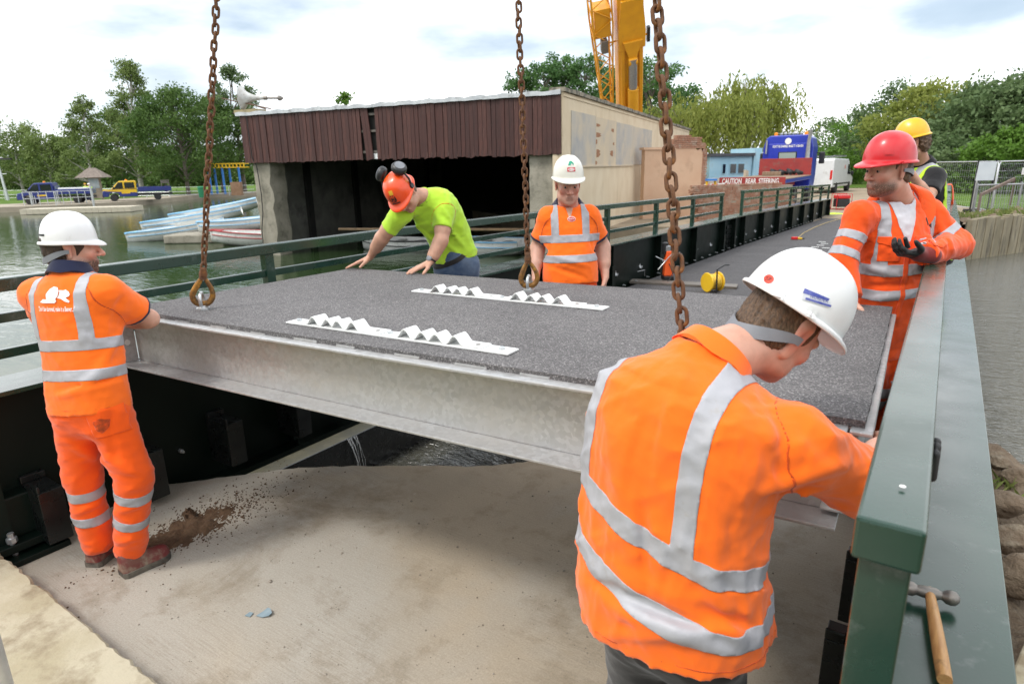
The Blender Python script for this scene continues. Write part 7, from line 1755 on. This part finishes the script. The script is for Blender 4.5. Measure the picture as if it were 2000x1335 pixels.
decal(hm_, hb_, 'worn_sticker', [(-.014,-.016),(.014,-.016),(.014,.016),(-.014,.016)], np.asarray(L(-.012,.12,.15))+hr_*.035*0, eR_, eU_, PY_)
hair(g2, L, B, 1.0, HAIR_B, low=-.055, front=.02, grow=.004)
wt = J['wL']+nrm(J['eL']-J['wL'])*.022; wax = nrm(J['eL']-J['wL']); wo = nrm(UZ-_FW*.5); wo = nrm(wo-wax*(wo@wax))
wg_ = MB().tube([wt+.031*(math.cos(a)*wo+math.sin(a)*np.cross(wax, wo)) for a in np.linspace(0,6.283,20)[:-1]], .009, 8, closed=True).build('wrist_watch', EMB, g2, sm=60); MB().lathe(wt+wo*.034, [(.022,-.004),(.023,.004),(.018,.008)], 18, wo).build('dial', GREYP, wg_, sm=40)

# ================================================================== 3. older man standing in the middle, navy collar
J = dict(pel=at(1114,550,4.42), nk=at(1110,402,4.45), sR=at(1071,424,4.43), sL=at(1151,421,4.43), hd=at(1109,360,4.38))
J['eR'] = at(1050,482,4.50); J['wR'] = at(1046,545,4.36); J['eL'] = at(1177,480,4.50); J['wL'] = at(1182,541,4.38)
for k_, x in (('R',1096),('L',1134)): J['k'+k_] = gp(x,4.45,.72); J['a'+k_] = gp(x,4.45,.32)
face = nrm(-_FW*.97+u_*.08-UZ*.20)
g3, L, B = person(gp(1114,4.45,.22), 'older man in orange polo with navy collar facing us behind the panel', J, face, UZ, SKIN_C, beard=.08, flush=.8, bulk=1.12, hsc=1.03, nr=.062,
    hands={'R': dict(w=J['wR'], d=-UZ+u_*.1, back=-u_, thumb=-_FW, curl=.5), 'L': dict(w=J['wL'], d=-UZ-u_*.15, back=u_, thumb=-_FW, curl=.5)})
S = upper(g3, J, ORG, rows(1.0,1.04,.050,.0,.008), sleeve=.74, sr=(.064,.078), seed=15, amp=.006, wr=[(1080,500,1150,520,.016,0.015), (1075,520,1140,540,.016,-0.015), (1085,440,1075,490,.016,-0.011), (1145,440,1158,490,.016,-0.011)])
bands(S, S['o'], [.175, .310], .105, w=.0255); cuff_band(S, S['o'], J['sR'], J['eR'], .66, .80, NAVY); cuff_band(S, S['o'], J['sL'], J['eL'], .66, .80, NAVY)
collar(S['o'], J['nk']+V(0,0,.022), J['hd']-J['nk']+UZ*.05, face+UZ*.2, .074, NAVY, gap=.36, slope=1.0, h=.038, out=.046)
vn_ = MB().add([J['nk']-_FW*.098+u_*-.030+UZ*-.002, J['nk']-_FW*.098+u_*.030+UZ*-.002, J['nk']-_FW*.128+UZ*-.105], [(0,1,2)])
bv = bvh_of(S['V'], S['Q']); rr_, uu_ = u_, nrm(UZ)
patch('placket_opening', S, [(-.034,.05),(.034,.05),(.004,-.050),(-.004,-.050)], J['nk']-_FW*.1-UZ*.028, rr_, uu_, SKIN_C, S['o'], .002)
ov = [(.028*math.cos(a), .017*math.sin(a)) for a in np.linspace(0,6.283,18)[:-1]]
bo = at(1120,431,4.2); bd = patch('chest_badge', S, ov, bo, rr_, uu_, PW_, S['o'], .003); decal(bd, bv, 'badge_rim', [(.024*math.cos(a), .0135*math.sin(a)) for a in np.linspace(0,6.283,18)[:-1]], bo, rr_, uu_, PR_, .0042); print_text(bd, bv, 'badge_lettering', 'BEAVER', .014, bo, rr_, uu_, PW_, .0055, fit=.036)
T_ = trousers(g3, J, ORGT, hip=(.178,.15), seed=35)
face_details(L, B, g3, HAIR_G, 1.03)
hair(g3, L, B, 1.03, HAIR_G, low=-.03, front=-.005, grow=.003)
hm_, hb_, hr_, hf_, hu_ = helmet(g3, L(0,.0,.046), face+UZ*.10, UZ, SH_CR, ridges=(-.035,0,.035), ridge=.004, peak=.034, h=.142)
fo = np.asarray(L(0,.17,.125)); decal(hm_, hb_, 'red_badge', [(-.026,-.014),(.026,-.014),(.026,.012),(-.026,.012)], fo, -hr_, hu_, PR_); decal(hm_, hb_, 'white_oval', [(.021*math.cos(a), .009*math.sin(a)-.001) for a in np.linspace(0,6.283,14)[:-1]], fo, -hr_, hu_, PW_, .002); print_text(hm_, hb_, 'badge_lettering', 'BEAVER', .011, fo, -hr_, hu_, PR_, .003, fit=.032)
decal(hm_, hb_, 'green_mark', [(-.020,-.008),(-.004,-.008),(.002,.006),(.016,-.008),(.018,.004),(.002,.020),(-.012,.014)], fo+hu_*.032, -hr_, hu_, PG_)

# ================================================================== 4. man in red helmet with glove, arm on the right handrail
J = dict(pel=at(1722,622,3.40), nk=at(1752,390,3.38), sR=at(1678,422,3.28), sL=at(1812,416,3.42), hd=at(1735,332,3.30), mid=at(1738,505,3.36))
J['eR'] = at(1644,510,3.22); J['wR'] = at(1662,585,3.10); J['eL'] = at(1868,478,3.34); J['wL'] = at(1802,497,3.08)
J['pr'] = nrm(-u_*.93-_FW*.1)
J['kR'] = at(1700,760,3.36); J['aR'] = gp(1706,3.42,.32); J['kL'] = at(1752,755,3.38); J['aL'] = gp(1752,3.45,.32)
face = nrm(-u_*.96-_FW*.24-UZ*.06)
g4, L, B = person(gp(1730,3.4,.22), 'man in orange overalls and red helmet looking left with his arm on the handrail', J, face, UZ+u_*.05, SKIN_A, beard=.85, flush=.55, hsc=1.05, nr=.064, arms='RL',
    hands={'R': dict(w=J['wR'], d=-UZ-_FW*.3, back=-u_, thumb=-_FW, curl=.4)})
S = upper(g4, J, ORG2, rows(1.04,1.08,.03,-.30,.012), sr=(.068,.074), neck=.085, seed=17, amp=.010, forearm=True, fr=(.074,.060), name='overall_jacket', wr=[
    (1690,520,1760,540,.016,0.023), (1690,585,1780,575,.016,0.023), (1690,560,1780,555,.012,-0.023), (1840,440,1865,500,.016,0.023), (1810,450,1850,500,.014,-0.023), (1650,450,1640,520,.014,0.019)])
bands(S, S['o'], [.195, .315], .150, w=.026, front=True)
for a_, lv in (('R',(.48,.86)),('L',(.62,))):
    for q in lv: cuff_band(S, S['o'], J['s'+a_], J['e'+a_], q-.09, q+.09, TAPE, name='reflective_tape')
bv = bvh_of(S['V'], S['Q']); cv = J['nk']-_FW*.3-UZ*.075-u_*.02
patch('tee_shirt', S, [(-.085,.10),(.085,.10),(.055,-.01),(.014,-.130),(-.002,-.135),(-.040,-.05)], cv, u_, UZ, TEE, S['o'], .003)
collar(S['o'], J['nk']+V(0,0,.014), J['hd']-J['nk']+UZ*.06, -_FW*.9-u_*.30+UZ*.1, .092, ORG2, gap=.55, h=.040, out=.070, slope=1.9)
collar(S['o'], J['nk']+V(0,0,.012), J['hd']-J['nk'], -_FW-u_*.2, .076, TEE, gap=.02, h=.010, out=.012, name='tee_neckband', slope=1.6)
for s, cx in ((-1,-.100),(1,.075)):
    pc = J['nk']-_FW*.1-UZ*.195+u_*cx; patch('chest_pocket', S, [(-.050,.01),(.050,.01),(.048,-.105),(-.048,-.105)], pc, u_, UZ, ORG2, S['o'], .005); fl_ = patch('pocket_flap', S, [(-.056,.02),(.056,.02),(.056,-.012),(0,-.026),(-.056,-.012)], pc, u_, UZ, ORG2, S['o'], .009)
    if s > 0: patch('name_tag', S, [(-.02,-.006),(.02,-.004),(.02,.008),(-.02,.006)], pc-u_*.01, u_, UZ, TAPE, S['o'], .0105)
patch('zip_flap', S, [(-.013,.0),(.013,.0),(.013,-.40),(-.013,-.40)], J['nk']-_FW*.1-UZ*.20-u_*.012, u_, UZ, ORG2, S['o'], .004)
for q in range(4): patch('oil_mark', S, [(0,0),(.006,.004),(.014,-.03),(.008,-.036)], at(1828+q*5,428+3*q,3.2), u_, UZ, BLK, S['o'], .003)
T_ = trousers(g4, J, ORG2, hip=(.19,.15), th=(.112,.090), sh=(.092,.09), seed=37, amp=.012, name='overall_trousers', top=.14); leg_tape(T_, T_['o'], J, 'L', (-.05,.12)); leg_tape(T_, T_['o'], J, 'R', (-.05,.12))
# gloved hand: red knit back, black dipped palm and fingers
GLB = M('black dipped glove', (.014,.014,.016), (.03,.03,.03), 30, .55); GLR = cloth('dark red knit', (.20,.022,.02))
f = Field(J['wL']-.24, J['wL']+.24, .0045); hd_d = nrm(-u_*.92-_FW*.12+UZ*.10); hand_into(f, J['wL']+hd_d*.01, hd_d, nrm(-UZ*.85-_FW*.2), -_FW*.6+UZ*.8, curl=(.75,.8,.85,.9), sc=1.12); f.add(rcone(J['wL']-hd_d*.05, J['wL']+hd_d*.02, .043, .036), .02)
Vv, Q = f.mesh(); tt = (Vv-J['wL'])@hd_d; og = link('glove', make_mesh('glove', Vv, Q), GLR, g4); clip_shell('glove_dip', Vv, Q, np.minimum(tt-.055+.25*np.maximum(0,(Vv-J['wL'])@UZ), 9), .0015, GLB, og)
MB().tube([J['wL']+hd_d*.10+UZ*.03-_FW*.02, J['wL']+hd_d*.13+UZ*.075-_FW*.03], [.012,.009], 8).build('glove_thumb', GLB, og, sm=60)
face_details(L, B, g4, HAIR_B, 1.02); hair(g4, L, B, 1.02, HAIR_B, low=-.050, front=.030, grow=.006)
hm_, hb_, hr_, hf_, hu_ = helmet(g4, L(0,.0,.040), face+UZ*.03, UZ+u_*.06, SH_R, a=.132, b=.110, h=.148, peak=.038, ridge=.002); harness(hm_, L, GREYP, .0, .026, drop=.03)
decal(hm_, hb_, 'moulded_square', [(-.017,-.012),(.017,-.012),(.017,.012),(-.017,.012)], np.asarray(L(0,.06,.085))-_FW*.2, u_, UZ, SH_R, .003)
MB().lathe(np.asarray(L(-.0,.01,.035))-_FW*.125, [(.006,0),(.006,.008)], 10, -_FW).build('strap_stud', SH_R, hm_)

# ================================================================== 5. man in yellow helmet and lime vest behind
J = dict(pel=at(1818,480,5.35), nk=at(1800,322,5.28), sL=at(1826,346,5.12), sR=at(1790,342,5.46), hd=at(1783,279,5.22))
J['eL'] = at(1812,388,4.98); J['wL'] = at(1774,330,4.92); J['eR'] = at(1770,385,5.4); J['wR'] = at(1745,350,5.3)
for k_, x in (('R',1800),('L',1815)): J['k'+k_] = gp(x,5.35,.75); J['a'+k_] = gp(x,5.35,.34)
face = nrm(-u_*.88+_FW*.32-UZ*.25); J['pr'] = nrm(_FW*.9+u_*.35)
g5, L, B = person(gp(1812,5.35,.22), 'man in yellow helmet and lime vest behind the red helmet', J, face, UZ, SKIN_B, beard=.85, arms='RL', hres=.0055, hands={'L': dict(w=J['wL'], d=nrm(-u_*.5+UZ*.8), back=-_FW, thumb=-u_, curl=.6)})
S = upper(g5, J, BLACKP, rows(1.04,1.05,0,-.2,.008), sleeve=.72, seed=19, h=.009); collar(S['o'], J['nk']+V(0,0,.01), J['hd']-J['nk']+UZ*.1, face, .066, BLACKP)
vs_ = clip_shell('hi_vis_vest', S['V'], S['Q'], np.minimum(np.minimum(.165-np.abs(S['x']), np.abs(S['x'])-.045+10*np.maximum(0, S['sw'].T*.62-S['t'])+10*np.maximum(0,-S['y']-.02)), np.minimum(S['dsl']-S['dto']+.03, S['t']+.1)), .006, VEST, g5)
clip_shell('reflective_tape', S['V'], S['Q'], np.minimum(np.minimum(.026-np.abs(np.abs(S['x'])-.095), S['t']-.1), S['dsl']-S['dto']+.03), .0085, TAPE, g5)
trousers(g5, J, BLK, seed=39); hair(g5, L, B, 1.0, HAIR_B, low=-.075, front=.02, grow=.018, rough=.004, curl=.012)
hm_, hb_, hr_, hf_, hu_ = helmet(g5, L(0,.0,.045), face+UZ*.02, UZ, SH_Y, ridges=(-.045,.045), ridge=.006, peak=.026, h=.145)
fk = MB().lathe(onz(1763,949,1.5015), [(.0001,0),(.005,0),(.004,.0008)], 9); fk.build('paint_fleck', PW_, GR)
wt = J['wL']; MB().tube([wt+.03*(math.cos(a)*u_*.9+math.sin(a)*nrm(_FW-UZ*.3)) for a in np.linspace(0,6.283,16)[:-1]], .009, 6, closed=True).build('wrist_watch', MAT['black'], g5, sm=60)

# ================================================================== 6. the nearest man, his back to us
J = dict(pel=at(1312,1195,1.42), nk=at(1380,706,1.51), sL=at(1252,778,1.62), sR=at(1555,872,1.36), hd=at(1522,642,1.58), mid=at(1316,950,1.46))
J['eR'] = at(1690,945,1.44); J['wR'] = at(1735,860,1.58); J['eL'] = at(1300,930,1.78); J['wL'] = at(1420,880,1.85)
J['pr'] = nrm(u_*.80-_FW*.60); sh_r = J['sR']-J['sL']
fN = nrm(np.cross(UZ, sh_r)); fN = fN if fN@_FW > 0 else -fN
J['kR'] = V(J['pel'][0],J['pel'][1],.48)+J['pr']*.11+fN*.05; J['kL'] = V(J['pel'][0],J['pel'][1],.48)-J['pr']*.11+fN*.05
J['aR'] = J['kR']-UZ*.36-fN*.05; J['aL'] = J['kL']-UZ*.36-fN*.05
hf = nrm(u_*.77-UZ*.60+_FW*.30); hu = nrm(u_*.54+UZ*.83+_FW*.02)
g6, L, B = person(V(J['pel'][0],J['pel'][1],0), 'nearest man, white helmet and orange polo, leaning towards the right rail', J, hf, hu, SKIN_A, ears=1.3, hres=.0045, beard=.15, flush=.85, hsc=1.04, nr=.066, bulk=1.12,
    hands={'R': dict(w=J['wR'], d=nrm(_FW*.5+u_*.6), back=UZ, thumb=-u_, curl=.6)})
bk = lambda x, y, d=1.22: at(x, y, d)
S = upper(g6, J, ORG, rows(1.36,1.52,.01,-.03,.012,.0), slant=.10, sleeve=.98, sr=(.086,.098), neck=.078, h=.0065, seed=23, amp=.011, wr=[
    (1190,760,1240,1180,.045,0.019), (1255,980,1262,1140,.012,-0.019), (1395,930,1400,1160,.02,0.015),
    (1120,1160,1420,1270,.018,0.027), (1150,1130,1400,1240,.014,-0.023), (1180,1240,1460,1230,.016,0.023), (1340,1060,1450,1260,.018,0.023), (1370,1190,1480,1230,.014,-0.027),
    (1480,1000,1650,990,.016,-0.023), (1490,960,1660,900,.018,0.023), (1500,1010,1600,960,.014,0.019), (1560,820,1640,900,.02,-0.019), (1330,700,1300,900,.03,0.015), (1490,800,1510,880,.02,0.019)])
T0 = S['sw'].T
bands(S, S['o'], [T0*.19, T0*.41], .150, w=.0265, slant=.25, off=.0022, xc=-.050)
collar(S['o'], J['nk']+nrm(J['hd']-J['nk'])*.022, nrm(J['hd']-J['nk'])*.6+nrm(J['nk']-J['mid'])*.6, fN+u_*.35, .084, ORG, gap=.30, h=.034, out=.030)
T_ = trousers(g6, J, BLK, seed=41, hip=(.205,.155), th=(.112,.09), sh=(.09,.088), top=.16, amp=.008)
clip_shell('belt', T_['V'], T_['Q'], .022-np.abs((T_['V']-J['pel'])@UZ-.06), .003, BLK, T_['o'])
boot(g6, J['aR']*V(1,1,0)-fN*.08, J['aR']*V(1,1,0)+fN*.2, WBOOT, WSOLE); boot(g6, J['aL']*V(1,1,0)-fN*.08, J['aL']*V(1,1,0)+fN*.2, WBOOT, WSOLE)
hair(g6, L, B, 1.04, HAIR_B, low=-.058, front=.034, grow=.008, rough=.004, h=.004)
hm_, hb_, hr_, hf_, hu_ = helmet(g6, L(0,-.004,.056), hf+UZ*.06, hu, SH_W, a=.150, b=.121, h=.158, peak=.036, ridge=.002); harness(hm_, L, GREYP, -.004, .034, drop=.058)
vN = lambda x, y: np.asarray(at(x, y, 1.2)); vr = u_; vu = nrm(UZ*.9+_FW*.35); vd_ = ray(1545,600); vn_ = nrm(vd_); vr = nrm(np.cross(vn_, UZ)); vu = np.cross(vr, vn_)
def dN(name, px, py, poly, mat, rot=0.0, off=.0012, par=None): r2 = vr*math.cos(rot)+vu*math.sin(rot); u2 = -vr*math.sin(rot)+vu*math.cos(rot); return decal(par or hm_, hb_, name, poly, vN(px, py), r2, u2, mat, off)
k2 = 1.2/FPX
rd = dN('maker_roundel', 1490, 530, [(12*k2*math.cos(a), 12*k2*math.sin(a)*.95) for a in np.linspace(0,6.283,18)[:-1]], PO_); print_text(rd, hb_, 'roundel_lettering', 'JSP', .014, vN(1490,530), nrm(vr-vu*.3), vu, PK_, .0022, fit=.016)
st1 = dN('blue_sticker', 1608, 578, [(-32*k2,-14*k2),(32*k2,-14*k2),(32*k2,-2*k2),(-32*k2,14*k2)], M('sticker ground', (.70,.71,.74), (.6,.62,.7), 50, .5), -.25)
dN('sticker_band', 1606, 571, [(-31*k2,-5*k2),(28*k2,-5*k2),(30*k2,1*k2),(-31*k2,7*k2)], PB_, -.26, .002, st1); dN('sticker_band', 1608, 588, [(-29*k2,-2*k2),(31*k2,-2*k2),(31*k2,3*k2),(-29*k2,3*k2)], PB_, -.25, .002, st1)
print_text(st1, hb_, 'sticker_lettering', 'NORDEX', .013, vN(1611,579), nrm(vr-vu*.25), nrm(vu+vr*.25), PB_, .0024, fit=.040)
for (x, y, w_, h_) in ((1513,572,14,13),(1586,612,5,17),(1599,612,5,15)): dN('moulded_boss', x, y, [(-w_*k2,-h_*k2),(w_*k2,-h_*k2),(w_*k2,h_*k2),(-w_*k2,h_*k2)], SH_W, -.25, .005)

# his gloved fingers showing over the far side of the rail
GLB2 = M('black glove rubber', (.012,.012,.013), (.025,.025,.025), 30, .5); fc = onz(1829,852,1.475); fc[0] = .043
f = Field(fc-.12, fc+.12, .004)
for q in range(4): p0 = fc+V(0,-.028+.019*q,-.030+.004*math.sin(q*2)); f.add(rcone(p0+V(.004,0,-.045), p0+V(.004,0,.006+.004*(q % 2)), .0095, .0085), .005)
Vv, Q = f.mesh(); link('glove', make_mesh('glove', Vv, Q), GLB2, g6)
# small figures on the far path
def tiny(px, d, col, hat, label, h=1.75):
    b = gp(px, d, PZ); g = empty('person', b, label, 'person', 'small figures by the kiosk'); f = Field(b-V(.5,.5,.1), b+V(.5,.5,1.95), .03)
    for s in (-1,1): f.add(rcone(b+u_*s*.10+UZ*.06, b+u_*s*.09+UZ*.85, .075, .10), .05); f.add(rcone(b+u_*s*.20+UZ*1.40, b+u_*s*.30+UZ*1.1-_FW*.05, .06, .055), .04); f.add(rcone(b+u_*s*.30+UZ*1.1-_FW*.05, b+u_*s*.2+UZ*.92-_FW*.2, .05, .04), .03)
    f.add(rcone(b+UZ*.95, b+UZ*1.35, .15, .17, _FW, .7), .08); f.add(rcone(b+UZ*1.4, b+UZ*1.5, .06, .06), .03); f.add(ell(b+UZ*1.63, (.08,.095,.115)), .02)
    Vv, Q = f.mesh(); z = Vv[:,2]-b[2]; o = link('body', make_mesh('body', Vv, Q), SKIN_B, g); clip_shell('vest', Vv, Q, np.minimum(z-.85, 1.46-z), .015, col, g); clip_shell('trousers', Vv, Q, np.minimum(z-.03, .86-z), .012, NAVY, g)
    MB().lathe(b+UZ*1.68, [(.145,0),(.125,.01),(.12,.06),(.08,.12),(.01,.14)], 16).build('helmet', hat, g, sm=50)
tiny(181, 67.5, VEST, SH_W, 'distant figure in lime vest and white helmet by the kiosk')
tiny(174, 69.5, VEST, SH_Y, 'distant figure in lime vest and yellow helmet by the pickup')
# orange jacket and lime vest left on the bridge
jo = tag(jk.build('draped_jacket', ORG2, sm=60), 'orange jacket hung over the far end of the right handrail', 'jacket'); jm = jo.modifiers.new('t', 'SOLIDIFY'); jm.thickness = .012
o = dpt(1628,420); f = Field(o-.6, o+.6, .02); rng = np.random.default_rng(3)
for k in range(9): p = o+u_*rng.uniform(-.32,.32)+_FW*rng.uniform(-.2,.2); f.add(ell(p+UZ*.03, (rng.uniform(.08,.2), rng.uniform(.07,.14), rng.uniform(.03,.08))), .05)
f.disp(wrinkle(8, 30, .02), .06); Vv, Q = f.mesh(); tag(link('crumpled_vest', make_mesh('crumpled_vest', Vv, Q), VEST), 'lime vest dropped at the far end of the deck', 'vest')
